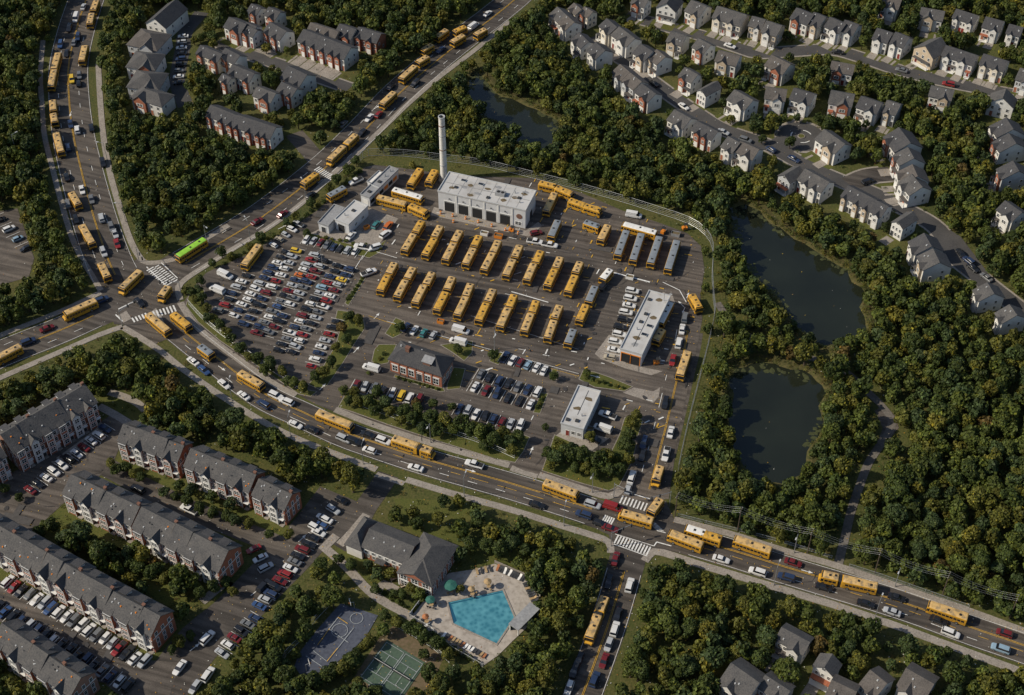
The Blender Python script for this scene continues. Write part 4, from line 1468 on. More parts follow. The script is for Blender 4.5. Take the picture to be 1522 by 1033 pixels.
def chevron_y(mb, x0, x1, y0, y1, ze, rise, o=.3, t=.2, m=0, oback=0.0):
    """gable roof, ridge along y, overhanging to the front (y0)"""
    xc = (x0 + x1) / 2
    s = rise / ((x1 - x0) / 2)
    zb = ze - o * s
    pr = [(x0 - o, zb), (x0 - o, zb + t), (xc, ze + rise + t), (x1 + o, zb + t), (x1 + o, zb), (xc, ze + rise)]
    n = 6
    b = len(mb.v)
    mb.v += [(x, y0 - o, z) for x, z in pr] + [(x, y1 + oback, z) for x, z in pr]
    fs = [(i, (i + 1) % n, n + (i + 1) % n, n + i) for i in range(n)]
    fs += [(0, 5, 2, 1), (5, 4, 3, 2), (6, 7, 8, 11), (11, 8, 9, 10)]
    for f in fs:
        mb.f.append(tuple(b + i for i in f))
        mb.m.append(m)


def pent_x(mb, x0, x1, y0, y1, ze, rise, m=0, z0=0.0):
    yc = (y0 + y1) / 2
    mb.extrude_x([(y0, z0), (y1, z0), (y1, ze - .04), (yc, ze + rise - .04), (y0, ze - .04)], x0, x1, m)


def pent_y(mb, x0, x1, y0, y1, ze, rise, m=0, z0=0.0):
    xc = (x0 + x1) / 2
    pr = [(x0, z0), (x1, z0), (x1, ze - .04), (xc, ze + rise - .04), (x0, ze - .04)]
    b = len(mb.v)
    mb.v += [(x, y0, z) for x, z in pr] + [(x, y1, z) for x, z in pr]
    fs = [(i, (i + 1) % 5, 5 + (i + 1) % 5, 5 + i) for i in range(5)] + [tuple(range(5)), tuple(range(5, 10))[::-1]]
    for f in fs:
        mb.f.append(tuple(b + i for i in f))
        mb.m.append(m)


def hip(mb, x0, x1, y0, y1, ze, rise, o=.4, m=0, t=.18):
    x0, x1, y0, y1 = x0 - o, x1 + o, y0 - o, y1 + o
    w, d = x1 - x0, y1 - y0
    if w >= d:
        r = [(x0 + d / 2, (y0 + y1) / 2), (x1 - d / 2 + .01, (y0 + y1) / 2)]
    else:
        r = [((x0 + x1) / 2, y0 + w / 2), ((x0 + x1) / 2, y1 - w / 2 + .01)]
    vs = [(x0, y0, ze - t), (x1, y0, ze - t), (x1, y1, ze - t), (x0, y1, ze - t), (x0, y0, ze), (x1, y0, ze), (x1, y1, ze), (x0, y1, ze), (*r[0], ze + rise), (*r[1], ze + rise)]
    fs = [(3, 2, 1, 0), (0, 1, 5, 4), (1, 2, 6, 5), (2, 3, 7, 6), (3, 0, 4, 7)]
    fs += [(4, 5, 9, 8), (5, 6, 9), (6, 7, 8, 9), (7, 4, 8)] if w >= d else [(4, 5, 8), (5, 6, 9, 8), (6, 7, 9), (7, 4, 8, 9)]
    mb.add(vs, fs, m)


def window_mesh(wide=False):
    """unit window (1 x 1) facing -y, frame proud of the wall"""
    mb = MB()
    for x0, x1, z0, z1 in ((-.5, -.41, 0, 1), (.41, .5, 0, 1), (-.41, .41, 0, .08), (-.41, .41, .92, 1)):
        mb.box(x0, x1, -.07, .02, z0, z1, 0)
    if wide:
        mb.box(-.03, .03, -.06, .02, .08, .92, 0)
    mb.box(-.41, .41, -.055, .02, .48, .52, 0)
    mb.box(-.41, .41, -.03, .02, .08, .92, 1)
    return mb.mesh('window', ['trim', 'glass'])


def door_mesh(mat):
    mb = MB()
    mb.box(-.5, .5, -.05, .02, 0, 1, 0)
    mb.box(-.58, -.5, -.08, .02, 0, 1.04, 1).box(.5, .58, -.08, .02, 0, 1.04, 1).box(-.5, .5, -.08, .02, 1.0, 1.04, 1)
    return mb.mesh('door', [mat, 'trim'])


def garage_door_mesh():
    mb = MB()
    mb.box(-.5, .5, -.04, .02, 0, 1, 0)
    for k in range(4):
        mb.box(-.46, .46, -.06, -.035, .06 + k * .24, .22 + k * .24, 0)
    return mb.mesh('garage_door', ['trim'])


def vent_mesh(m='steel'):
    return MB().box(-.2, .2, -.2, .2, -.3, .26, 0, top=.8).mesh('roof_vent', [m])


def put_window(e, x, y, z, w, h, rz=0.0, wide=False):
    return obj('window', cached(('win', wide), lambda: window_mesh(wide)), e, (x, y, z), rz, (w, 1, h))


def put_door(e, x, y, z, w=1.0, h=2.1, rz=0.0, mat='red'):
    return obj('door', cached(('door', mat), lambda: door_mesh(mat)), e, (x, y, z), rz, (w, 1, h))


def frame_px(FL, FR, BR_, h):
    """eave corners in pixels -> origin, angle, width, depth (true rectangle)"""
    a, b, c = Vector(W(*FL, h)), Vector(W(*FR, h)), Vector(W(*BR_, h))
    d = (b - a).normalized()
    n = Vector((-d.y, d.x))
    return a, math.atan2(d.y, d.x), (b - a).length, max(4.0, (c - b).dot(n))


def loc2w(o, ang, x, y):
    return (o.x + x * math.cos(ang) - y * math.sin(ang), o.y + x * math.sin(ang) + y * math.cos(ang))


def mask_building(o, ang, Wd, D, h, rise, front=0.0):
    c = [loc2w(o, ang, x, y) for x, y in ((-.5, -.5), (Wd + .5, -.5), (Wd + .5, D + .5), (-.5, D + .5))]
    q0 = [tuple(map(float, PX(x, y, 0))) for x, y in c]
    q1 = [tuple(map(float, PX(x, y, h))) for x, y in c]
    q2 = [tuple(map(float, PX(*loc2w(o, ang, x, D / 2), h + rise))) for x in (0, Wd)]
    fill(BASE, q0, 1)
    fill(MASK, q1, 1)
    for i in range(4):
        j = (i + 1) % 4
        fill(MASK, [q0[i], q0[j], q1[j], q1[i]], 1)
    fill(MASK, [q1[0], q1[1], q2[1], q2[0]], 1)
    fill(MASK, [q1[3], q1[2], q2[1], q2[0]], 1)


LAWN = MB()
DRIVES = MB()
LANDMARKS = []
HR = random.Random(17)
NLAWN = [0]


def house(FL, FR, BR_, desc, wall='white_wall', roof='roof', h=5.3, style='p', units=1, lower=None, front=5.0, drive=True, name='house', cat='house', label=None, group=None, porch=True, chim=False):
    o, ang, Wd, D = frame_px(FL, FR, BR_, h)
    D = min(D, 15)
    e = empty(name, (o.x, o.y, 0), ang)
    rise = min(2.9, D * .30) if style != 'g' else min(3.2, Wd * .36)
    mats = [wall, lower or wall, 'trim']
    wb, rb = MB(), MB()
    if style == 'hip':
        wb.box(0, Wd, 0, D, 0, h, 0)
        hip(rb, 0, Wd, 0, D, h, rise)
    elif style == 'g':
        pent_y(wb, 0, Wd, 0, D, h, rise)
        chevron_y(rb, 0, Wd, 0, D, h, rise, oback=.3)
    else:
        pent_x(wb, 0, Wd, 0, D, h, rise)
        chevron_x(rb, 0, Wd, 0, D, h, rise)
    part('wall', wb, mats, e)
    uw = Wd / units
    bays = MB()
    for k in range(units):
        x0 = k * uw
        if style != 'g' and uw > 3.0:
            # front cross gable over a projecting bay
            gw = uw * HR.uniform(.38, .5)
            gx = x0 + (.12 * uw if HR.random() < .5 else uw * .88 - gw)
            grise = gw * .42
            pent_y(bays, gx, gx + gw, -.9, .1, h, grise, 0)
            chevron_y(rb, gx, gx + gw, -.9, D * .35, h, grise)
            put_window(e, gx + gw / 2, -.9, h * .56, gw * .55, 1.25, wide=True)
            obj('garage_door', cached('gd', garage_door_mesh), e, (gx + gw / 2, -.9, .1), 0, (min(2.9, gw * .82), 1, 2.1))
            others = [x for x in (x0 + uw * .14, x0 + uw * .36, x0 + uw * .64, x0 + uw * .86) if not gx - .5 < x < gx + gw + .5]
        else:
            gx, gw = x0 + uw * .1, uw * .4
            others = [x0 + uw * .2, x0 + uw * .5, x0 + uw * .8]
            if style == 'g':
                put_window(e, x0 + uw / 2, 0, h + .35, 1.2, 1.0)
        for i, x in enumerate(others):
            put_window(e, x, 0, h * .58, min(1.1, uw * .16), 1.3)
            if i == 0:
                put_door(e, x, 0, .15, 1.0, 2.1, mat=HR.choice(['red', 'dark_cloth', 'brick']))
            else:
                put_window(e, x, 0, .9, min(1.3, uw * .2), 1.35)
        if porch and uw > 5:
            pr_ = MB().box(others[0] - .9, others[-1] + .9, -1.5, -.02, 2.55, 2.7, 0)
            for x in (others[0] - .8, others[-1] + .8):
                pr_.box(x - .09, x + .09, -1.4, -1.2, 0, 2.55, 1)
            pr_.box(others[0] - .9, others[-1] + .9, -1.5, -.02, 0, .15, 1)
            part('porch', pr_, [HR.choice([roof, 'roof_brown', 'brick']), 'trim'], e)
        if drive and front > 3:
            cx = gx + gw / 2
            DRIVES.sheet([loc2w(o, ang, x, y) for x, y in ((cx - 1.5, -.95), (cx + 1.5, -.95), (cx + 1.6, -front), (cx - 1.6, -front))], .031 + .0007 * len(DRIVES.f))
            wx = others[0]
            DRIVES.sheet([loc2w(o, ang, x, y) for x, y in ((wx - .45, -1.5), (wx + .45, -1.5), (wx + .45, -front), (wx - .45, -front))], .031 + .0007 * len(DRIVES.f))
    if bays.v:
        part('front_bay', bays, [lower or wall], e)
    part('roof', rb, [roof], e)
    for s, x in ((-1, 0), (1, Wd)):                              # gable-end windows
        for y in (D * .3, D * .7):
            for z in (.95, h * .6):
                if HR.random() < .75:
                    put_window(e, x, y, z, .9, 1.2, s * PI / 2)
    for x in (Wd * .25, Wd * .75):
        put_window(e, x, D, h * .58, 1.1, 1.25, PI)
    for _ in range(2):
        x, y = HR.uniform(.15, .85) * Wd, D * HR.uniform(.12, .42)
        if style == 'p':
            obj('roof_vent', cached('vent', vent_mesh), e, (x, y, h + rise * (y / (D / 2)) + .2))
    if chim:
        part('chimney', MB().box(-.45, .45, -.35, .35, 0, h + rise + 1.0).box(-.52, .52, -.42, .42, h + rise + 1.0, h + rise + 1.18), ['brick'], e, (Wd * .85, D * .5, 0))
    mask_building(o, ang, Wd, D, h, rise)
    if front > 0:
        q = [loc2w(o, ang, x, y) for x, y in ((-.8, -.1), (Wd + .8, -.1), (Wd + .8, -front), (-.8, -front))]
        LAWN.sheet(q, .004 + .0005 * NLAWN[0])
        NLAWN[0] += 1
        if HR.random() < .45:
            keep_w(q)
    cx, cy = loc2w(o, ang, Wd / 2, D / 2)
    if label:
        tag(e, label, cat, group)
    else:
        later(e, desc, cat, cx, cy, 0, group)
    return e


RG_ = 'houses of the eastern estate'
HS = [  # FL, FR, BR (eave corners, photograph pixels), wall, roof, style, units, height, front depth
    ((817, 22), (829, 33), (851, 24), 'white', 'roof', 'p', 1), ((845, 13), (855, 22), (868, 13), 'cream', 'brown', 'p', 1), ((862, 19), (873, 26), (884, 17), 'cream', 'brown', 'p', 1),
    ((830, 34), (841, 44), (862, 34), 'white', 'brown', 'p', 1), ((850, 59), (863, 72), (881, 61), 'white', 'dark', 'p', 1), ((873, 76), (886, 87), (910, 77), 'white', 'dark', 'p', 1),
    ((891, 39), (905, 51), (922, 39), 'cream', 'dark', 'p', 1), ((909, 52), (931, 69), (950, 57), 'white', 'roof', 'p', 1), ((941, 79), (958, 90), (974, 75), 'white', 'dark', 'p', 1),
    ((964, 86), (976, 96), (998, 86), 'white', 'brown', 'p', 1), ((910, 108), (923, 119), (943, 107), 'grey', 'brown', 'p', 1), ((925, 120), (941, 133), (960, 121), 'grey', 'brown', 'p', 1),
    ((944, 137), (963, 151), (985, 142), 'white', 'dark', 'p', 1), ((992, 178), (1015, 191), (1037, 178), 'white', 'roof', 'p', 1), ((1028, 193), (1057, 208), (1075, 197), 'white', 'dark', 'p', 2),
    ((1072, 218), (1088, 227), (1104, 211), 'white', 'roof', 'p', 1), ((1092, 225), (1118, 237), (1138, 224), 'white', 'brown', 'p', 1), ((1009, 113), (1027, 123), (1048, 114), 'white', 'roof', 'p', 1),
    ((1036, 135), (1049, 143), (1073, 131), 'white', 'roof', 'g', 1), ((1081, 148), (1107, 163), (1127, 150), 'white', 'roof', 'p', 1), ((1137, 146), (1166, 150), (1169, 133), 'white', 'brown', 'p', 1),
    ((1174, 147), (1203, 156), (1207, 138), 'white', 'dark', 'p', 1), ((1232, 153), (1265, 159), (1269, 140), 'white', 'roof', 'p', 1), ((1273, 159), (1302, 169), (1307, 151), 'white', 'dark', 'p', 1),
    ((1312, 165), (1330, 171), (1340, 155), 'grey', 'roof', 'p', 1), ((1212, 207), (1241, 228), (1264, 215), 'white', 'roof', 'p', 1), ((1314, 204), (1330, 226), (1364, 210), 'white', 'dark', 'p', 1),
    ((1329, 231), (1337, 246), (1371, 236), 'white', 'roof', 'p', 1), ((1335, 256), (1342, 272), (1377, 262), 'white', 'brown', 'p', 1), ((1337, 272), (1352, 290), (1384, 282), 'white', 'roof', 'p', 1),
    ((1157, 261), (1174, 272), (1190, 256), 'grey', 'roof', 'g', 1), ((1186, 267), (1220, 286), (1240, 271), 'white', 'roof', 'p', 2), ((1251, 291), (1291, 312), (1306, 296), 'white', 'dark', 'p', 3),
    ((1293, 314), (1309, 322), (1329, 308), 'white', 'dark', 'p', 1), ((1326, 330), (1342, 340), (1364, 326), 'white', 'roof', 'g', 1), ((1351, 360), (1361, 378), (1398, 366), 'white', 'dark', 'p', 1),
    ((1364, 382), (1373, 401), (1412, 393), 'white', 'roof', 'p', 1), ((1447, 432), (1456, 447), (1490, 438), 'white', 'roof', 'p', 1), ((1480, 466), (1490, 480), (1524, 470), 'white', 'roof', 'p', 1),
    ((1482, 312), (1505, 328), (1528, 318), 'white', 'dark', 'p', 1), ((1472, 188), (1482, 204), (1522, 198), 'white', 'dark', 'p', 1), ((1476, 212), (1486, 226), (1526, 218), 'white', 'dark', 'p', 1),
    ((1482, 252), (1490, 266), (1528, 256), 'grey', 'dark', 'p', 1), ((1469, 152), (1506, 161), (1511, 148), 'white', 'roof', 'g', 1), ((1381, 142), (1413, 149), (1417, 134), 'white', 'roof', 'p', 1),
    ((1359, 71), (1387, 87), (1398, 68), 'tan', 'roof', 'g', 1), ((1400, 82), (1445, 97), (1451, 82), 'white', 'dark', 'p', 2), ((1456, 95), (1491, 106), (1498, 91), 'cream', 'dark', 'p', 2),
    ((1416, 26), (1447, 36), (1455, 24), 'white', 'dark', 'p', 2), ((1460, 40), (1485, 47), (1495, 33), 'white', 'dark', 'p', 1), ((1496, 49), (1515, 54), (1524, 42), 'white', 'dark', 'p', 1),
    ((1367, 25), (1400, 31), (1409, 18), 'white', 'roof', 'p', 1), ((1322, 63), (1341, 71), (1349, 54), 'white', 'dark', 'p', 1), ((1297, 57), (1318, 64), (1327, 49), 'white', 'dark', 'p', 1),
    ((1175, 27), (1199, 37), (1207, 20), 'white', 'dark', 'p', 1), ((1200, 34), (1216, 41), (1226, 24), 'cream', 'dark', 'p', 1), ((1225, 39), (1247, 49), (1251, 32), 'white', 'dark', 'p', 1),
    ((1248, 45), (1267, 52), (1275, 36), 'white', 'dark', 'p', 1), ((1234, 105), (1266, 111), (1271, 97), 'white', 'brown', 'p', 1), ((1309, 8), (1334, 14), (1339, 0), 'white', 'brown', 'p', 1),
    ((976, 11), (1004, 18), (1012, 2), 'white', 'dark', 'g', 1), ((1018, 16), (1039, 25), (1050, 8), 'white', 'roof', 'p', 1), ((1059, 26), (1100, 39), (1110, 22), 'cream', 'roof', 'p', 2),
    ((1113, 38), (1131, 43), (1141, 30), 'tan', 'roof', 'p', 1), ((1132, 47), (1153, 54), (1166, 39), 'tan', 'roof', 'p', 1), ((991, 61), (1012, 68), (1019, 52), 'cream', 'roof', 'p', 1),
    ((1029, 70), (1046, 79), (1061, 67), 'white', 'roof', 'p', 1), ((1063, 90), (1093, 98), (1106, 84), 'white', 'brown', 'p', 1), ((1137, 97), (1163, 110), (1176, 94), 'white', 'brown', 'p', 1),
    ((938, 4), (957, 11), (967, 1), 'white', 'roof', 'p', 1), ((1510, 118), (1530, 124), (1540, 108), 'grey', 'roof', 'p', 1)]
RF = {'roof': 'roof', 'dark': 'roof_dark', 'brown': 'roof_brown'}
for i, (a, b, c, wl, rf, st, un) in enumerate(HS):
    far = (a[0], a[1]) in ((910, 108), (925, 120), (1157, 261), (1293, 314), (1326, 330))
    lw = HR.choice([None, None, None, 'brick', 'tan_wall']) if wl != 'tan' else 'white_wall'
    back = a[0] in (992, 1028, 1072, 1092, 944, 910, 925, 1157, 1186, 1251, 1293, 850, 873, 830, 817, 1351, 1364, 1447, 1480, 1063, 1029, 991, 1469, 1381, 1234)
    rn = {'roof': 'grey-roofed', 'dark': 'dark-roofed', 'brown': 'brown-roofed'}[rf]
    house(a, b, c, f'{wl} {rn} house' if un == 1 else f'{wl} {rn} double house', wl + '_wall', RF[rf], style=st, units=un, lower=lw, front=2.0 if back else 5.0, drive=not back, group=RG_, porch=HR.random() < .7)
SG = 'houses in the southeastern corner'
for a, b, c, wl, rf, st, fr in [((1154, 951), (1193, 972), (1208, 948), 'white', 'roof', 'p', 6), ((1209, 990), (1239, 1006), (1257, 992), 'white', 'roof', 'g', 6), ((1278, 1018), (1300, 1036), (1332, 1012), 'white', 'brown', 'p', 0),
                                ((1334, 1020), (1372, 1042), (1403, 1012), 'white', 'brown', 'p', 0), ((1071, 1012), (1110, 1040), (1132, 1000), 'grey', 'roof', 'p', 0), ((1128, 1022), (1162, 1044), (1180, 1020), 'grey', 'roof', 'p', 0),
                                ((1228, 1034), (1262, 1050), (1292, 1026), 'white', 'brown', 'p', 0)]:
    rn = {'roof': 'grey-roofed', 'dark': 'dark-roofed', 'brown': 'brown-roofed'}[rf]
    house(a, b, c, f'{wl} {rn} house', wl + '_wall', RF[rf], style=st, front=fr, group=SG, h=5.4, lower='white_wall')
NG = 'townhouses of the northwestern estate'
for a, b, c, wl, rf, st, un, fr in [((217, 34), (246, 42), (272, 12), 'white', 'dark', 'g', 1, 0), ((189, 66), (233, 75), (245, 50), 'grey', 'brown', 'hip', 1, 0), ((188, 99), (230, 104), (234, 80), 'white', 'roof', 'hip', 1, 0),
                                    ((189, 129), (235, 134), (236, 108), 'grey', 'roof', 'hip', 1, 0), ((195, 144), (240, 158), (240, 136), 'white', 'roof', 'hip', 1, 0), ((333, 40), (357, 50), (369, 34), 'white', 'dark', 'p', 1, 3),
                                    ((359, 47), (375, 55), (384, 43), 'white', 'dark', 'p', 1, 3), ((292, 79), (323, 92), (331, 78), 'cream', 'dark', 'p', 2, 0), ((327, 84), (347, 95), (363, 82), 'white', 'dark', 'p', 1, 0),
                                    ((339, 109), (370, 122), (378, 106), 'white', 'dark', 'p', 2, 0), ((326, 118), (338, 124), (344, 114), 'cream', 'dark', 'p', 1, 0), ((360, 45), (374, 51), (384, 38), 'white', 'dark', 'p', 1, 5),
                                    ((392, 47), (415, 60), (432, 45), 'white', 'dark', 'p', 2, 5), ((442, 61), (511, 88), (531, 71), 'white', 'dark', 'p', 5, 7), ((498, 50), (521, 58), (530, 42), 'cream', 'dark', 'p', 1, 0),
                                    ((527, 54), (559, 64), (564, 48), 'brick', 'dark', 'p', 2, 0), ((457, 45), (497, 58), (502, 45), 'tan', 'brown', 'p', 2, 0), ((368, 16), (381, 22), (391, 11), 'white', 'dark', 'p', 1, 0),
                                    ((393, 22), (409, 29), (418, 16), 'white', 'dark', 'p', 1, 0), ((417, 116), (444, 129), (469, 112), 'white', 'dark', 'p', 2, 0), ((376, 142), (402, 152), (410, 136), 'white', 'roof', 'p', 1, 0),
                                    ((412, 134), (433, 144), (442, 129), 'white', 'dark', 'p', 2, 0), ((306, 171), (346, 187), (356, 169), 'white', 'dark', 'p', 3, 0), ((347, 188), (401, 206), (417, 188), 'white', 'dark', 'p', 4, 0)]:
    rn = {'roof': 'grey-roofed', 'dark': 'dark-roofed', 'brown': 'brown-roofed'}[rf]
    wm2 = 'brick' if wl == 'brick' else wl + '_wall'
    house(a, b, c, f'{wl} {rn} ' + ('townhouse' if un == 1 else 'townhouse pair' if un == 2 else 'townhouse row'), wm2, RF[rf], style=st, units=un, front=fr, lower='brick' if wl != 'grey' else None, group=NG, name='townhouse', cat='townhouse',
          porch=False, drive=fr > 4)


# ---- the brick townhouse rows at the lower left
def townhouse_row(FL, FR, BR_, label, units, h=7.6, siding='white_wall', hips=(False, True), name='townhouse_row', skip_front=False, rise=None):
    o, ang, Wd, D = frame_px(FL, FR, BR_, h)
    e = empty(name, (o.x, o.y, 0), ang)
    rise = rise or D * .33
    uw = Wd / units
    rr = random.Random(int(Wd * 100))
    walls, trims, rb = MB(), MB(), MB()
    pent_x(walls, 0, Wd, 0, D, h, rise, 0)
    seg = 0
    while seg < units:                                   # the ridge steps up and down along the row
        n_ = 1 if rr.random() < .35 else 2
        n_ = min(n_, units - seg)
        up = rr.choice((0.0, .35, .6, .15))
        rs = rise + up
        a_, b_ = seg * Wd / units, (seg + n_) * Wd / units
        chevron_x(rb, a_ + (.28 if seg else 0), b_ - (.28 if seg + n_ < units else 0), 0, D, h + .02 * seg, rs, o=.4, t=.22)
        if seg and rr.random() < .6:
            chevron_x(trims, a_ + .3, a_ - .3, .2, D - .2, h + .12, max(rs, rise + .5) + .02, o=.42, t=.22, m=rr.choice((3, 4)))
        seg += n_
    for k in range(units):
        x0, x1 = k * uw, (k + 1) * uw
        kind = k % 3
        # storey bands and a projecting bay on every unit
        bx0, bx1 = x0 + uw * .1, x0 + uw * .58
        mat = {0: 0, 1: 1, 2: 0}[kind]
        if kind == 1:
            walls.box(x0 + .05, x1 - .05, -.16, .1, h * .34, h * .66, 3)
        else:
            walls.box(x0 + .05, x1 - .05, -.16, .1, h * .7, h - .12, 1)
        if k % 3 == 1 or k == units - 1:
            gr = uw * rr.uniform(.26, .36)
            pent_y(walls, bx0, bx1, -.85, .1, h, gr, mat)
            chevron_y(rb, bx0, bx1, -.85, D * .3, h, gr)
        else:
            walls.box(bx0, bx1, -.85, .1, 0, h - .3, mat)
            rb.add([(bx0 - .15, -1.15, h - .42), (bx1 + .15, -1.15, h - .42), (bx1 + .15, D * .1, h + rise * .2 + .24), (bx0 - .15, D * .1, h + rise * .2 + .24), (bx0 - .15, -1.15, h - .27), (bx1 + .15, -1.15, h - .27), (bx1 + .15, D * .1, h + rise * .2 + .3), (bx0 - .15, D * .1, h + rise * .2 + .3)], [(3, 2, 1, 0), (4, 5, 6, 7), (0, 1, 5, 4), (1, 2, 6, 5), (3, 0, 4, 7)])
        for z in (h * .335, h * .665):
            trims.box(x0, x1, -.22, -.17, z - .09, z + .09, 0)
        trims.box(bx0 - .08, bx1 + .08, -.95, -.86, h - .2, h - .05, 0)
        for s in (bx0, bx1):
            trims.box(s - .1, s + .1, -.93, -.86, .1, h - .2, 0)
        bc = (bx0 + bx1) / 2
        for z in (.75, h * .37, h * .70):
            put_window(e, bc, -.85, z, (bx1 - bx0) * .72, h * .22, wide=True)
            xx = x0 + uw * .79
            if z < 1:
                put_door(e, xx, -.0, .2, 1.0, 2.1, mat=rr.choice(['red', 'dark_cloth', 'trim']))
            else:
                put_window(e, xx, -.16 if (kind == 1) == (z < h * .6) else -.0, z + .1, uw * .26, h * .2)
        trims.box(x0 + uw * .66, x0 + uw * .92, -1.1, -.02, 0, .2, 1)
        trims.box(x0 + uw * .64, x0 + uw * .94, -.9, -.02, 2.45, 2.55, 0)
        # roof furniture
        for _ in range(4):
            y = D * rr.uniform(.08, .45)
            vm = rr.choice(['steel', 'orange', 'dark_cloth', 'steel'])
            obj('roof_vent', cached(('vent', vm), lambda: vent_mesh(vm)), e, (x0 + uw * rr.uniform(.2, .9), y, h + rise * (y / (D / 2)) + .22))
        if k % 2 == 1:
            part('chimney', MB().box(-.4, .4, -.3, .3, -.6, 1.2).box(-.46, .46, -.36, .36, 1.2, 1.34), ['brick_dark'], e, (x0 + uw * .95, D * .56, h + rise * .88))
        # rear dormer
        dm = MB()
        dx = x0 + uw * .5
        dz = h + rise * .35
        dm.extrude_x([(D * .62, dz), (D * .86, dz), (D * .86, dz + 1.2), (D * .62, dz + 1.75)], dx - uw * .2, dx + uw * .2, 0)
        dm.extrude_x([(D * .58, dz + 1.86), (D * .58, dz + 1.72), (D * .9, dz + 1.12), (D * .9, dz + 1.26)], dx - uw * .24, dx + uw * .24, 1)
        part('dormer', dm, ['grey_wall', 'roof_dark'], e)
        for z in (h * .37, h * .70):
            put_window(e, dx, D, z, uw * .4, 1.3, PI, True)
    part('wall', walls, ['brick', siding, 'tan_wall', 'brick_dark'], e)  # second slot: the row's own siding colour for bands and bays
    part('trim', trims, ['trim', 'concrete', 'steel', 'roof_dark', 'roof_brown'], e)
    part('roof', rb, ['roof'], e)
    for s, x in ((-1, 0), (1, Wd)):
        for y in (D * .2, D * .5, D * .8):
            for z in (.9, h * .38, h * .71):
                put_window(e, x, y, z, D * .13, 1.5, s * PI / 2)
        # pale gable boards
        part('gable_board', MB().box(x - .06 if s < 0 else x + .02, x - .02 if s < 0 else x + .06, .3, D - .3, h * .66, h * .69), ['trim'], e)
    mask_building(o, ang, Wd, D, h, rise)
    q = [loc2w(o, ang, x, y) for x, y in ((-1, -.1), (Wd + 1, -.1), (Wd + 1, -3.6), (-1, -3.6))]
    LAWN.sheet(q, .004 + .0005 * NLAWN[0])
    NLAWN[0] += 1
    tag(e, label, 'townhouse row', 'brick townhouse rows by the courtyard')
    LANDMARKS.append((label_short := label, *map(float, PX(*loc2w(o, ang, Wd / 2, D / 2), 0))))
    return e


townhouse_row((21, 672), (143, 598), (112, 573), 'brown brick townhouse row with stepped gables facing the small car park', 6, 8.0, 'grey_wall')
townhouse_row((-66, 722), (8, 678), (-24, 652), 'western end block of the brown brick townhouse row, cut by the picture edge', 4, 8.0, 'grey_wall')
townhouse_row((176, 654), (263, 686), (290, 660), 'short brick and white townhouse block at the car park corner, beside a hedge', 4, 7.2)
townhouse_row((275, 692), (369, 731), (397, 703), 'middle brick and white townhouse block of the row beside the wood', 4, 7.2)
townhouse_row((376, 735), (422, 757), (450, 732), 'smallest brick townhouse block with a hipped look beside the entrance parking', 2, 6.8)
townhouse_row((95, 732), (194, 780), (234, 752), 'brick townhouse block with its back to the narrow lane, nearer the car park', 4, 7.2)
townhouse_row((198, 784), (324, 849), (364, 815), 'brick townhouse block with its end towards the courtyard road and lane', 5, 7.2)
townhouse_row((-40, 794), (106, 878), (144, 846), 'long brick and white townhouse block above the car row, cut by the picture edge', 6, 7.6)
townhouse_row((108, 880), (224, 944), (262, 912), 'long brick and white townhouse block above the car row, nearer the courtyard road', 5, 7.6)
townhouse_row((-10, 955), (104, 1034), (143, 1000), 'lowest townhouse block, in the bottom corner below the lower car row', 5, 7.4)

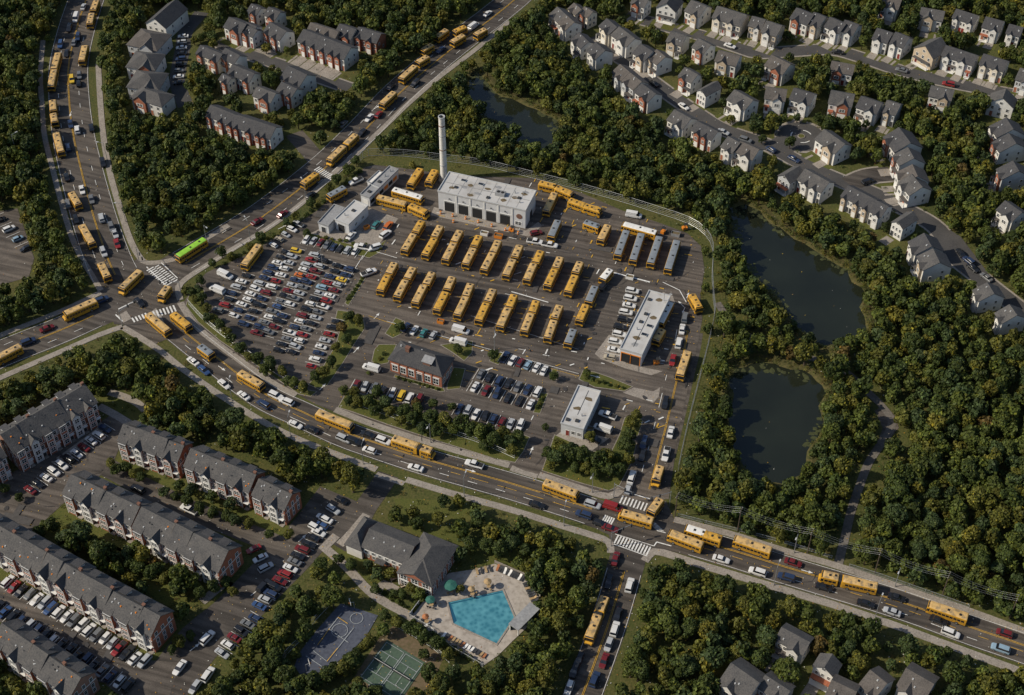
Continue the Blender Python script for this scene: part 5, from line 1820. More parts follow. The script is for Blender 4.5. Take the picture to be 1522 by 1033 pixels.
# ---- clubhouse
def clubhouse():
    h = 4.6
    o, ang, Wd, D = frame_px((539, 812), (603, 838), (616, 822), h)
    D = 8.5
    e = empty('clubhouse', (o.x, o.y, 0), ang)
    wb, rb = MB(), MB()
    pent_x(wb, 0, Wd, 0, D, h, 2.2, 0)
    chevron_x(rb, 0, Wd, 0, D, h, 2.2)
    wb.box(-4.6, 0, -.8, D + .3, 0, h - .6, 1)
    hip(rb, -4.6, 0, -.8, D + .3, h - .6, 3.0)
    # main hall, turned a little proud of the wing
    x0, x1, y0, y1 = Wd - .3, Wd + 9.2, -3.2, 10.5
    hh = 4.9
    wb.box(x0, x1, y0, y1, 0, hh - .2, 2)
    pent_y(wb, x0 + .1, x1 - .1, y0 - .25, y0 + .1, hh - .1, 2.3, 2)
    chevron_y(rb, x0 + .1, x1 - .1, y0 - .25, y0 + 4, hh - .1, 2.3)
    hip(rb, x0, x1, y0, y1, hh, 2.7, m=0)
    wb.box(.2, Wd - .4, -.14, .1, h * .5, h - .1, 1)
    part('wall', wb, ['brick', 'white_wall', 'brick'], e)
    part('roof', rb, ['roof'], e)
    for i in range(6):
        x = Wd * (i + .6) / 6.4
        put_window(e, x, -.14, h * .58, 1.2, 1.2)
        (put_door if i == 2 else put_window)(e, x, 0, .2 if i == 2 else .8, 1.2, 2.0 if i == 2 else 1.3)
    for i in range(3):
        x = x0 + 9.5 * (i + .5) / 3
        yy = y0 - .25 if i == 1 else y0 - .25
        put_window(e, x, yy, .4, 2.1, 2.1, wide=True)
        put_window(e, x, yy, 2.95, 2.1, 1.8, wide=True)
    for i in range(5):
        y = y0 + 13.7 * (i + .5) / 5
        put_window(e, x1, y, .5, 1.8, 2.0, PI / 2, True)
        put_window(e, x1, y, 3.1, 1.8, 1.7, PI / 2, True)
    part('trim', MB().box(x0 - .1, x1 + .1, y0 - .36, y0 - .26, 2.6, 2.9).box(x0 - .1, x0 + .25, y0 - .36, y0 - .26, 0, 4.8).box(x1 - .25, x1 + .1, y0 - .36, y0 - .26, 0, 4.8), ['trim'], e)
    part('entrance_canopy', MB().box(Wd * .34, Wd * .55, -1.9, -.05, 2.45, 2.65), ['roof'], e)
    for x in (2, 5, 8, 11):
        obj('roof_vent', cached('vent', vent_mesh), e, (x, D * .3, h + 1.4))
    mask_building(o, ang, Wd + 9.2, 10, h, 3)
    q = [loc2w(o, ang, x, y) for x, y in ((x0, y0), (x1, y0), (x1, y1), (x0, y1))]
    keep_w(q), keep_w(q, 5.4, False), keep_w(q, 8, False)
    tag(e, 'brick and white clubhouse with a tall hipped hall, beside the swimming pool', 'clubhouse')


clubhouse()


# ---- depot buildings
def flat_building(name, FL, FR, BR_, h, label, cat, roof='white_roof', wall='shed_wall', parapet=.35):
    o, ang, Wd, D = frame_px(FL, FR, BR_, h)
    e = empty(name, (o.x, o.y, 0), ang)
    part('wall', MB().box(0, Wd, 0, D, 0, h - .25), [wall], e)
    part('roof', MB().box(-.15, Wd + .15, -.15, D + .15, h - .25, h), [roof], e)
    pm = MB()
    for a in ((-.18, Wd + .18, -.18, .08), (-.18, Wd + .18, D - .08, D + .18), (-.18, .08, .08, D - .08), (Wd - .08, Wd + .18, .08, D - .08)):
        pm.box(*a, h, h + parapet)
    part('parapet', pm, ['steel' if roof == 'white_roof' else 'grey_roof'], e)
    mask_building(o, ang, Wd, D, h, .3)
    tag(e, label, cat)
    return e, Wd, D, h


def rooftop(e, kind, x, y, z):
    if kind == 'unit':
        u = part('rooftop_unit', MB().box(-1.6, 1.6, -1.0, 1.0, 0, 1.1), ['grey_roof'], e, (x, y, z))
        part('fan', MB().cyl(-.7, 0, 1.1, 1.2, .55).cyl(.7, 0, 1.1, 1.2, .55), ['dark_void'], u)
    elif kind == 'skylight':
        part('skylight', MB().box(-.9, .9, -.6, .6, 0, .3, 0).box(-.8, .8, -.5, .5, .3, .34, 1), ['steel', 'glass'], e, (x, y, z))
    elif kind == 'hatch':
        part('roof_hatch', MB().box(-.5, .5, -.5, .5, 0, .4), ['dark_cloth'], e, (x, y, z))
    elif kind == 'pipe':
        part('roof_pipe', MB().cyl(0, 0, 0, .9, .16), ['metal'], e, (x, y, z))
    else:
        rr = random.Random(int(x * 10 + y))
        part('roof_patch', MB().sheet([(rr.uniform(.8, 1.5) * math.cos(t * .785), rr.uniform(.5, 1.0) * math.sin(t * .785)) for t in range(8)], 0), ['dirt' if kind == 'rust' else 'grey_roof'], e, (x, y, z + .01))


def garage():
    e, Wd, D, h = flat_building('bus_garage', (651, 284), (781, 313), (799, 285), 7.6, 'large white-roofed bus garage with five open doors beside the tall chimney', 'garage')
    p = Wd * .80 / 5
    for i in range(5):
        x = Wd * .05 + p * (i + .5)
        d = part('bay_door', MB().box(-1.75, 1.75, -.03, .02, 0, 4.2, 0), ['dark_void'], e, (x, 0, 0))
        part('door_frame', MB().box(-1.95, -1.75, -.12, .02, 0, 4.4).box(1.75, 1.95, -.12, .02, 0, 4.4).box(-1.75, 1.75, -.12, .02, 4.2, 4.4), ['trim'], d)
        part('rolled_shutter', MB().box(-1.7, 1.7, -.1, -.035, 3.75, 4.15), ['metal'], d)
        part('wall_lamp', MB().box(-.18, .18, -.4, -.02, 0, .22), ['dark_cloth'], e, (x, 0, 5.4))
        part('pilaster', MB().box(-.22, .22, -.18, -.001, 0, h - .3), ['trim'], e, (x + p / 2, 0, 0))
    part('side_door', MB().box(-.04, .05, -1.1, 1.1, 0, 3.2), ['dark_void'], e, (Wd, D * .55, 0))
    part('round_sign', MB().tube((0, -.1, 0), (0, -.01, 0), 1.0, 1.0, 18), ['brick_dark'], e, (Wd * .93, 0, 4.6))
    put_window(e, Wd * .92, 0, .9, 2.4, 1.5, wide=True)
    for k in range(1, 9):
        part('roof_seam', MB().box(Wd * k / 9 - .04, Wd * k / 9 + .04, .1, D - .1, h, h + .05), ['grey_roof'], e)
    for k, x, y in (('rust', .12, .3), ('patch', .6, .8), ('rust', .5, .62), ('patch', .25, .45), ('rust', .82, .5), ('patch', .9, .85), ('rust', .35, .15)):
        rooftop(e, k, Wd * x, D * y, h)
    part('roof_ridge', MB().box(.5, Wd - .5, D * .5 - .08, D * .5 + .08, h, h + .12), ['grey_roof'], e)
    rooftop(e, 'unit', Wd * .66, D * .48, h)
    for k, x, y in (('hatch', .16, .35), ('rust', .3, .6), ('hatch', .55, .2), ('pipe', .8, .7), ('patch', .42, .3), ('rust', .72, .25), ('skylight', .4, .75), ('skylight', .2, .75), ('pipe', .9, .3), ('hatch', .87, .5), ('rust', .9, .75)):
        rooftop(e, k, Wd * x, D * y, h)


garage()


def wash():
    e, Wd, D, h = flat_building('wash_building', (922, 518), (954, 527), (986, 438), 5.0, 'long narrow white-roofed bus wash building near the fence', 'wash building')
    for x in (Wd * .28, Wd * .72):
        d = part('bay_door', MB().box(-1.35, 1.35, -.03, .02, 0, 3.6), ['dark_void'], e, (x, 0, 0))
        part('door_frame', MB().box(-1.55, -1.35, -.15, .02, 0, 3.9).box(1.35, 1.55, -.15, .02, 0, 3.9).box(-1.35, 1.35, -.15, .02, 3.6, 3.9), ['orange'], d)
    part('roof_seam', MB().box(Wd * .5 - .06, Wd * .5 + .06, D * .08, D * .66, h, h + .08), ['dark_cloth'], e)
    for k, x, y in (('rust', .6, .9), ('hatch', .2, .86), ('hatch', .35, .62), ('rust', .72, .6), ('rust', .45, .22), ('skylight', .75, .45), ('pipe', .3, .35), ('hatch', .3, .48), ('patch', .5, .12), ('skylight', .7, .3)):
        rooftop(e, k, Wd * x, D * y, h)
    for i in range(7):
        put_window(e, Wd, D * (i + .7) / 7.6, 2.2, 1.6, 1.1, PI / 2, True)
        put_window(e, 0, D * (i + .7) / 7.6, 2.2, 1.6, 1.1, -PI / 2, True)


wash()


def lodge():
    e, Wd, D, h = flat_building('flat_roofed_lodge', (834, 629), (867, 638), (891, 582), 4.4, 'small white flat-roofed lodge between the office car park and the depot road', 'lodge')
    put_door(e, Wd * .3, 0, .1)
    for x in (.55, .82):
        put_window(e, Wd * x, 0, 1.1, 1.2, 1.3)
    for i in range(4):
        put_window(e, Wd, D * (i + .5) / 4, 1.1, 1.5, 1.3, PI / 2, True)
    part('roof_seam', MB().box(Wd * .5 - .05, Wd * .5 + .05, D * .3, D * .95, h, h + .08), ['dark_cloth'], e)
    for k, x, y in (('rust', .4, .45), ('hatch', .2, .12), ('pipe', .7, .3), ('rust', .7, .75), ('hatch', .6, .15)):
        rooftop(e, k, Wd * x, D * y, h)


lodge()


def sheds():
    e, Wd, D, h = flat_building('maintenance_shed', (498, 326), (518, 334), (541, 304), 4.2, 'white-roofed maintenance shed with a dark door on the concrete apron', 'shed')
    d = part('roller_door', MB().box(-1.3, 1.3, -.04, .02, 0, 2.9), ['dark_void'], e, (Wd * .45, 0, 0))
    part('door_frame', MB().box(-1.45, -1.3, -.1, .02, 0, 3.1).box(1.3, 1.45, -.1, .02, 0, 3.1), ['trim'], d)
    for i in range(2):
        put_window(e, Wd, D * (.35 + .35 * i), 1.2, 1.4, 1.1, PI / 2, True)
    rooftop(e, 'hatch', Wd * .5, D * .6, h), rooftop(e, 'pipe', Wd * .3, D * .3, h)
    e, Wd, D, h = flat_building('maintenance_shed', (473, 331), (488, 336), (510, 309), 3.4, 'small grey-roofed shed next to the white-roofed maintenance shed', 'shed', 'grey_roof')
    put_door(e, Wd * .5, 0, .1, 1.6, 2.2, mat='dark_cloth')
    put_window(e, Wd, D * .5, 1.0, 1.4, 1.1, PI / 2)
    e, Wd, D, h = flat_building('long_shed', (536, 289), (549, 294), (588, 251), 3.8, 'long grey-roofed shed with yellow side openings by the hedge', 'shed', 'grey_roof')
    put_door(e, Wd * .5, 0, .1, 1.8, 2.3, mat='trim')
    for i in range(6):
        part('side_opening', MB().box(-.02, .05, -1.1, 1.1, .9, 2.3), ['orange' if i % 2 else 'dark_void'], e, (Wd, D * (i + .6) / 6.4, 0))
    part('roof_seam', MB().box(0, Wd, D * .34 - .1, D * .34 + .1, h, h + .3), ['steel'], e)
    for y in (.15, .5, .7, .88):
        rooftop(e, 'hatch' if y < .6 else 'pipe', Wd * .5, D * y, h)
    e, Wd, D, h = flat_building('canopy_shed', (546, 270), (556, 274), (572, 258), 3.0, 'low open canopy shed behind the long grey-roofed shed', 'shed', 'bus_white')


sheds()


def office():
    h = 5.2
    o, ang, Wd, D = frame_px((579, 533), (656, 558), (675, 533), h)
    e = empty('brick_office', (o.x, o.y, 0), ang)
    part('wall', MB().box(0, Wd, 0, D, 0, h), ['brick'], e)
    rb = MB()
    hip(rb, 0, Wd, 0, D, h, 3.4, .5)
    part('roof', rb, ['roof_dark'], e)
    for i in range(6):
        x = Wd * (i + .6) / 6.3
        if i == 3:
            put_door(e, x, 0, .15, 1.6, 2.6, mat='dark_cloth')
        else:
            put_window(e, x, 0, .7, 1.9, 2.5, wide=True)
        part('lintel', MB().box(-1.15, 1.15, -.12, .02, 0, .28), ['trim'], e, (x, 0, 3.3))
        if i < 5:
            part('pilaster', MB().box(-.25, .25, -.2, -.001, 0, h - .2), ['brick'], e, (x + Wd / 12.6, 0, 0))
    for i in range(3):
        put_window(e, Wd, D * (i + .6) / 3.3, .9, 1.5, 2.0, PI / 2, True)
        put_window(e, 0, D * (i + .6) / 3.3, .9, 1.5, 2.0, -PI / 2, True)
    part('cornice', MB().box(-.12, Wd + .12, -.24, -.13, h - .45, h - .2), ['trim'], e)
    dm = MB()
    dm.extrude_x([(D * .12, h + 1.0), (D * .42, h + 1.0), (D * .42, h + 2.7), (D * .12, h + 2.3)], Wd * .62, Wd * .76, 0)
    part('dormer', dm, ['brick_dark'], e)
    part('dormer_roof', MB().extrude_x([(D * .08, h + 2.33), (D * .46, h + 2.82), (D * .46, h + 2.98), (D * .08, h + 2.49)], Wd * .60, Wd * .80), ['grey_roof'], e)
    part('chimney', MB().box(-.6, .6, -.5, .5, 0, 2.4).box(-.7, .7, -.6, .6, 2.4, 2.6), ['brick_dark'], e, (Wd * .28, D * .38, h + 1.4))
    for x, y in ((.2, .3), (.45, .2), (.5, .6), (.12, .5)):
        obj('roof_vent', cached('vent', vent_mesh), e, (Wd * x, D * y, h + 3.4 * min(1, y * 2) * .8))
    mask_building(o, ang, Wd, D, h, 3.2)
    tag(e, 'red brick office with a dark hipped roof in front of the lower bus row', 'office')


office()


def smokestack():
    x, y = W(660, 266)
    e = empty('chimney_stack', (x, y, 0))
    H = 25.5
    part('shaft', MB().cyl(0, 0, 0, H, 1.18, 1.0, 24, cap=False), ['white_wall'], e)
    part('flue', MB().cyl(0, 0, H - .6, H - .5, .95, .95, 24), ['dark_void'], e)
    rim = MB()
    n = 24
    rim.cyl(0, 0, H - .3, H + .2, 1.12, 1.12, n, cap=False).cyl(0, 0, H - .3, H + .2, .88, .88, n, cap=False)
    b = len(rim.v)
    rim.v += [(r * math.cos(2 * PI * i / n), r * math.sin(2 * PI * i / n), H + .2) for r in (1.12, .88) for i in range(n)]
    for i in range(n):
        rim.f.append((b + i, b + (i + 1) % n, b + n + (i + 1) % n, b + n + i))
        rim.m.append(0)
    part('rim', rim, ['steel'], e)
    for z in (6.0, 12.4, 18.0, 22.0):
        part('band', MB().cyl(0, 0, z, z + .35, 1.24 - .18 * z / H, 1.24 - .18 * z / H, 24), ['brick_dark' if z in (12.4, 22.0) else 'grey_wall'], e)
    lad = MB()
    for s in (-.22, .22):
        lad.box(s - .03, s + .03, -1.36, -1.3, 1, H - .5)
    for k in range(40):
        lad.box(-.2, .2, -1.35, -1.31, 1.2 + k * .58, 1.25 + k * .58)
    part('ladder', lad, ['metal'], e)
    part('base', MB().box(-1.7, 1.7, -1.7, 1.7, 0, .8), ['concrete'], e)
    tag(e, 'tall pale cylindrical chimney standing behind the corner of the bus garage', 'chimney')
    u0, v0 = PX(x, y, 0)
    u1, v1 = PX(x, y, H)
    keep_px([(u0 - 8, v0 + 4), (u0 + 8, v0 + 4), (u1 + 7, v1 - 3), (u1 - 7, v1 - 3)])


smokestack()
# ------------------------------------------------------------------ pool, courts, fences, poles
deck_px = [(612, 916), (640, 880), (648, 866), (668, 852), (708, 846), (735, 838), (758, 848), (782, 858), (801, 888), (795, 908), (784, 932), (762, 953), (741, 974), (718, 990), (672, 966)]
pool_px = [(666, 896), (747, 878), (764, 918), (738, 957), (674, 927)]
pw = WP(pool_px)
structure('pool_deck_ground', MB().sheet(WP(deck_px), ZM - .012), ['deck'])
keep_px(deck_px)
structure('pool_water', MB().sheet(pw, ZM - .005), ['pool'])
cop = MB()
if area2(pw) < 0:
    pw = pw[::-1]
ou = inset(pw, -.45)
for i in range(5):
    j = (i + 1) % 5
    cop.add([(*pw[i], .0), (*pw[j], .0), (*pw[j], .26), (*pw[i], .26), (*ou[i], .26), (*ou[j], .26), (*ou[j], 0), (*ou[i], 0)], [(0, 1, 2, 3), (3, 2, 5, 4), (4, 5, 6, 7)])
structure('pool_edge_pavement', cop, ['concrete'])
structure('pool_step_water', MB().sheet(WP([(666.5, 896.5), (669, 895.5), (679, 923), (675, 926.5)]), ZM - .002), [plain('deep_tile', (.015, .08, .14), .2)])
structure('pool_dark_strip_water', MB().sheet(WP([(668, 897), (746.5, 879.5), (747, 881), (669, 899)]), ZM - .0005), [plain('dark_pool_strip', (.02, .10, .16), .2)])  # narrow darker strip along the upper pool edge


def umbrella(u, v, r, mat, label, h=2.5):
    x, y = W(u, v)
    e = empty('pool_umbrella', (x, y, ZM - .01))
    mb = MB()
    n = 8
    mb.v = [(0, 0, h + .55)] + [(r * math.cos(2 * PI * i / n), r * math.sin(2 * PI * i / n), h) for i in range(n)] + [(r * 1.0 * math.cos(2 * PI * i / n), r * math.sin(2 * PI * i / n), h - .18) for i in range(n)]
    for i in range(n):
        j = (i + 1) % n
        mb.f += [(0, 1 + i, 1 + j), (1 + i, 1 + n + i, 1 + n + j, 1 + j)]
        mb.m += [0, 0]
    part('canopy', mb, [mat], e)
    part('pole', MB().cyl(0, 0, 0, h + .6, .04), ['metal'], e)
    part('base', MB().cyl(0, 0, 0, .12, .35), ['concrete'], e)
    tag(e, label, 'umbrella')
    # round table with chairs under it
    t = empty('pool_table', (x + .25, y - .2, ZM - .01))
    part('table_top', MB().cyl(0, 0, .70, .75, .55, n=14), ['tan_cloth'], t)
    part('leg', MB().cyl(0, 0, 0, .70, .07), ['metal'], t)
    later(t, 'round table under an umbrella', 'table', x, y, 0, 'tables by the pool')
    for k in range(4):
        a = k * PI / 2 + .5
        c = empty('pool_chair', (x + .25 + 1.05 * math.cos(a), y - .2 + 1.05 * math.sin(a), ZM - .01), a + PI / 2)
        m2 = random.choice(['dark_cloth', 'tan_cloth', 'dark_cloth'])
        part('seat', MB().box(-.24, .24, -.24, .24, .40, .46), [m2], c)
        part('backrest', MB().box(-.24, .24, -.28, -.22, .46, .9), [m2], c)
        for p in (-.2, .2):
            for q in (-.2, .2):
                part('leg', MB().box(p - .02, p + .02, q - .02, q + .02, 0, .40), ['metal'], c)
        cx, cy = c.location.x, c.location.y
        later(c, 'pool chair', 'chair', cx, cy, 0, 'chairs round the pool tables')


umbrella(670, 880, 1.75, 'green_cloth', 'large dark green pool umbrella, the closest one to the clubhouse hall', 2.9)
umbrella(640, 900, 1.25, 'green_cloth', 'smaller green pool umbrella beside the pool corner towards the footpath')
umbrella(701, 884, .95, 'tan_cloth', 'tan pool umbrella at the middle of the upper pool edge')
umbrella(725, 873, 1.05, 'tan_cloth', 'brownish pool umbrella above the upper pool corner')
umbrella(633, 925, .9, 'orange_cloth', 'rust-red pool umbrella near the deck corner')

lr = random.Random(9)


def lounger(u, v, ang, cloth, desc):
    x, y = W(u, v)
    e = empty('sun_lounger', (x, y, ZM - .01), ang)
    part('seat', MB().box(-.3, .3, -.9, .35, .30, .38), [cloth], e)
    mb = MB()
    mb.add([(-.3, .35, .30), (.3, .35, .30), (.3, .95, .72), (-.3, .95, .72), (-.3, .35, .38), (.3, .35, .38), (.3, .92, .80), (-.3, .92, .80)], [(0, 1, 2, 3), (4, 7, 6, 5), (0, 4, 5, 1), (1, 5, 6, 2), (2, 6, 7, 3), (3, 7, 4, 0)])
    part('backrest', mb, [cloth], e)
    for p in (-.26, .26):
        for q in (-.8, .3):
            part('leg', MB().box(p - .03, p + .03, q - .03, q + .03, 0, .30), ['metal'], e)
    later(e, desc, 'sun lounger', x, y, 0, 'sun loungers on the pool deck')


def lounger_row(a, b, n, ang):
    for i in range(n):
        t = (i + .5) / n
        cl_ = lr.choice(['dark_cloth', 'dark_cloth', 'dark_cloth', 'white_cloth', 'tan_cloth', 'orange_cloth'])
        lounger(a[0] + (b[0] - a[0]) * t, a[1] + (b[1] - a[1]) * t, ang + lr.uniform(-.15, .15), cl_, {'dark_cloth': 'charcoal', 'white_cloth': 'white', 'tan_cloth': 'tan', 'orange_cloth': 'rust brown'}[cl_] + ' sun lounger')


lounger_row((658, 944), (722, 978), 14, math.radians(150))
lounger_row((738, 845), (778, 862), 11, math.radians(-25))
lounger_row((781, 866), (795, 896), 8, math.radians(-70))
lounger_row((640, 932), (612, 918), 3, math.radians(150))
lounger_row((706, 852), (732, 846), 4, math.radians(10))
e = empty('pool_pavilion', (*W(779, 926), ZM - .01), math.radians(50))
part('roof', MB().box(-4.2, 4.2, -1.6, 1.6, 2.6, 2.85), ['grey_roof'], e)
for p in (-3.9, 3.9):
    for q in (-1.3, 1.3):
        part('post', MB().box(p - .1, p + .1, q - .1, q + .1, 0, 2.6), ['trim'], e)
part('back_wall', MB().box(-4, 4, 1.42, 1.52, 0, 2.55), ['green_cloth'], e)
tag(e, 'grey flat-roofed pool pavilion under the trees at the deck edge', 'pavilion')
keep_px([(764, 930), (785, 905), (793, 912), (774, 938)])

# courts
cm = MB()
cb = WP([(506, 897), (562, 915), (545, 945), (518, 972), (484, 996), (462, 1004), (446, 1003), (438, 990), (444, 972), (470, 938)])
structure('basketball_court_ground', MB().sheet(cb, ZM - .012), ['court_blue'])
keep_w(cb)
structure('tennis_court_ground', MB().sheet(WP([(575, 951), (633, 986), (592, 1046), (533, 1008)]), ZM - .012), ['court_green'])
keep_px([(575, 945), (640, 985), (595, 1050), (527, 1008)])
keep_px([(573, 944), (585, 932), (655, 975), (636, 986)])
TL, TR, BL = Vector(W(575, 951)), Vector(W(633, 986)), Vector(W(533, 1007))
ex, ey = (TR - TL), (BL - TL)


def tline(a, b, w=.12):
    p, q = TL + ex * a[0] + ey * a[1], TL + ex * b[0] + ey * b[1]
    line(cm, tuple(p), tuple(q), w, world=True)


for k in (.04, .49, .53, .96):
    tline((k, .06), (k, .97), .14)
for y in (.06, .97):
    tline((.04, y), (.49, y)), tline((.53, y), (.96, y))
for a, b in ((.04, .49), (.53, .96)):
    for y in (.27, .75):
        tline((a, y), (b, y))
    tline(((a + b) / 2, .27), ((a + b) / 2, .75))
    p, q = TL + ex * a + ey * .51, TL + ex * b + ey * .51
    e = empty('tennis_net', ((p.x + q.x) / 2, (p.y + q.y) / 2, ZM), math.atan2(q.y - p.y, q.x - p.x))
    Lh = (q - p).length / 2
    part('net', MB().box(-Lh, Lh, -.015, .015, .05, .92), ['dark_cloth'], e)
    part('band', MB().box(-Lh, Lh, -.03, .03, .92, 1.0), ['trim'], e)
    for s in (-1, 1):
        part('post', MB().cyl(s * Lh, 0, 0, 1.1, .06), ['metal'], e)
    tag(e, f'dark tennis net with white band across the {"upper-lying court, hedge side" if a < .3 else "court nearer the pool deck"}', 'tennis net')
# basketball lines
A, B_ = Vector(W(498, 910)), Vector(W(548, 929))
for a, b, m in [((508, 912), (489, 936), cm), ((489, 936), (518, 956), cm), ((526, 934), (500, 967), cm), ((466, 968), (486, 984), cm), ((455, 976), (484, 995), cm), ((502, 918), (517, 928), ym), ((472, 960), (490, 935), ym), ((486, 984), (502, 964), ym)]:
    line(m, a, b, .16)
for u, v, r in ((505, 938, 2.0), (530, 920, 1.6)):
    x, y = W(u, v)
    P_ = [Vector((x + r * math.cos(k * PI / 9), y + r * math.sin(k * PI / 9))) for k in range(19)]
    dashes(cm, P_, 0, .12, 1e6, 1, zup())
for u, v, a, lab in ((527, 905, 200, 'white basketball hoop at the upper end of the blue court'), (456, 998, 20, 'basketball hoop at the rounded end of the blue court')):
    x, y = W(u, v)
    e = empty('basketball_hoop', (x, y, 0), math.radians(a))
    part('pole', MB().cyl(0, 0, 0, 3.0, .07).tube((0, 0, 2.9), (.9, 0, 3.1), .05), ['metal'], e)
    part('backboard', MB().box(.9, .95, -.9, .9, 2.9, 3.95), ['trim'], e)
    part('hoop', MB().tube((.95, 0, 3.05), (1.4, 0, 3.05), .23, .23, 8), ['orange'], e)
    tag(e, lab, 'basketball hoop')


# fences
def fence(name, pts, h, label, gap=4.0, wires=3, px=True, post='metal', smooth=True, solid=None, posts=True):
    L = smooth_line(WP(pts), gap) if smooth else [Vector(W(*p)) for p in pts]
    e = empty(name, (L[0].x, L[0].y, 0))
    o = L[0]
    rb = MB()
    for i in range(len(L) - 1):
        a, b = L[i] - o, L[i + 1] - o
        if solid:
            d = (b - a).normalized()
            n = Vector((-d.y, d.x)) * .06
            rb.prism([tuple(a - n), tuple(b - n), tuple(b + n), tuple(a + n)], .0, h)
        else:
            for k in range(wires):
                z = h * (k + .4) / (wires - .6)
                rb.tube((a.x, a.y, z), (b.x, b.y, z), .05 if k in (0, wires - 1) else .02, n=4)
    part('rail' if not solid else 'panel', rb, [solid or 'metal'], e)
    pmesh = MB().cyl(0, 0, 0, h + .1, .075, n=6).mesh('post', [post])
    if posts:
        for p in L[:100]:
            obj('post', pmesh, e, (p.x - o.x, p.y - o.y, 0))
    tag(e, label, 'fence')
    return L


L = fence('chain_link_fence', [(536, 240), (548, 232), (600, 233), (659, 240), (720, 248), (790, 265), (865, 284), (925, 301), (979, 318), (1023, 333), (1048, 350), (1059, 372), (1058, 410), (1060, 447), (1062, 470), (1054, 508), (1042, 556),
                               (1028, 610), (1017, 656), (1008, 700)], 3.1, 'long galvanised chain-link fence curving round the back of the depot yard', 4.2, 5)
keep_line(L, .9)
for i in range(len(L) - 1):
    p_, q_ = L[i], L[i + 1]
    fill(MASK, [tuple(map(float, PX(*t_))) for t_ in ((p_.x, p_.y, 0), (q_.x, q_.y, 0), (q_.x, q_.y, 3.6), (p_.x, p_.y, 3.6))], 1)
fence('chain_link_fence', [(280, 452), (300, 474), (326, 496), (354, 516), (385, 539), (420, 562), (448, 580)], 2.0, 'galvanised fence along the grass belt of the big car park', 4.0, 4)
fence('chain_link_fence', [(540, 606), (575, 618), (620, 634), (680, 648), (730, 666), (765, 682)], 1.9, 'fence between the office car park hedge and the main street', 4.0, 3)
fence('guard_rail', [(1008, 767), (1050, 778), (1100, 790), (1160, 806), (1200, 818), (1236, 830)], 1.1, 'guard rail beside the main street, east of the junction', 4.0, 3)
fence('guard_rail', [(1262, 842), (1306, 856), (1375, 880), (1440, 903)], 1.1, 'guard rail beside the main street, past the park path', 4.0, 3)
fence('pool_fence', [(609, 918), (640, 936), (672, 966), (718, 992)], 1.5, 'low fence of the pool deck along the footpath', 3.5, 4, smooth=False)
fence('pool_wall', [(609, 916), (646, 866)], 1.3, 'pale low wall of the pool deck beside the clubhouse hedge', 3, solid='grey_wall', smooth=False)
fence('pool_wall', [(735, 836), (760, 847), (786, 858), (803, 888)], 1.0, 'pale low wall round the far corner of the pool deck', 3, solid='concrete', smooth=False, posts=False)
fence('court_fence', [(503, 888), (470, 922), (445, 955), (425, 975), (422, 992), (432, 1010), (448, 1018)], 2.2, 'tall court fence bending round the blue basketball court', 4, 3)
fence('court_fence', [(588, 932), (640, 962), (668, 986)], 1.8, 'fence above the tennis court, beside the pool hedge', 4, 3)


def lamp(u, v, label, h=8.0, toward=(225, 440)):
    x, y = W(u, v)
    tx, ty = W(*toward)
    a = math.atan2(ty - y, tx - x)
    e = empty('street_lamp', (x, y, 0), a)
    part('pole', MB().cyl(0, 0, 0, h, .11, .07, 8).tube((0, 0, h - .1), (1.8, 0, h + .25), .05), ['metal'], e)
    part('lamp_head', MB().box(1.5, 2.3, -.16, .16, h + .2, h + .32), ['steel'], e)
    part('base', MB().cyl(0, 0, 0, .35, .22), ['concrete'], e)
    later(e, label, 'street lamp', x, y, 0, 'street lamps')


for i, (u, v, tw) in enumerate([(308, 363, (320, 375)), (372, 356, (360, 340)), (455, 298, (445, 285)), (345, 596, (352, 575)), (432, 648, (440, 625)), (540, 690, (550, 668)), (690, 738, (700, 715)), (838, 782, (845, 755)),
                                (640, 658, (630, 680)), (880, 732, (870, 755)), (1180, 822, (1170, 845)), (1330, 872, (1320, 895)), (1150, 870, (1160, 845)), (1300, 920, (1310, 895)), (160, 240, (140, 240)), (187, 330, (165, 332)),
                                (26, 232, (100, 200)), (735, 520, (740, 540)), (480, 400, (470, 410)), (985, 465, (1010, 470))]):
    lamp(u, v, 'slim metal street lamp', 8.0 if i != 16 else 9.0, tw)


def signal(u, v, tu, tv, label, arm=6.0):
    x, y = W(u, v)
    tx, ty = W(tu, tv)
    a = math.atan2(ty - y, tx - x)
    e = empty('traffic_light', (x, y, 0), a)
    part('pole', MB().cyl(0, 0, 0, 6.2, .13, .1, 8).tube((0, 0, 5.8), (arm, 0, 6.2), .07), ['metal'], e)
    for k in (.55, .95):
        hd = part('signal_head', MB().box(-.18, .18, -.2, .2, -.55, .55), ['dark_cloth'], e, (arm * k, 0, 5.8))
        part('lens', MB().box(-.13, .13, -.215, -.2, -.45, .45), ['dark_void'], hd)
    tag(e, label, 'traffic light')


signal(270, 440, 225, 440, 'traffic light mast at the car-park corner of the western junction')
signal(207, 389, 225, 420, 'traffic light mast at the wooded corner between the avenue and northern road')
signal(182, 484, 215, 462, 'traffic light mast at the southern corner of the western junction')
signal(995, 752, 955, 765, 'traffic light mast at the pond-side corner of the eastern junction')
signal(908, 812, 940, 800, 'traffic light mast at the pool-side corner of the eastern junction')
signal(912, 740, 935, 752, 'traffic light mast at the lodge-side corner of the eastern junction')


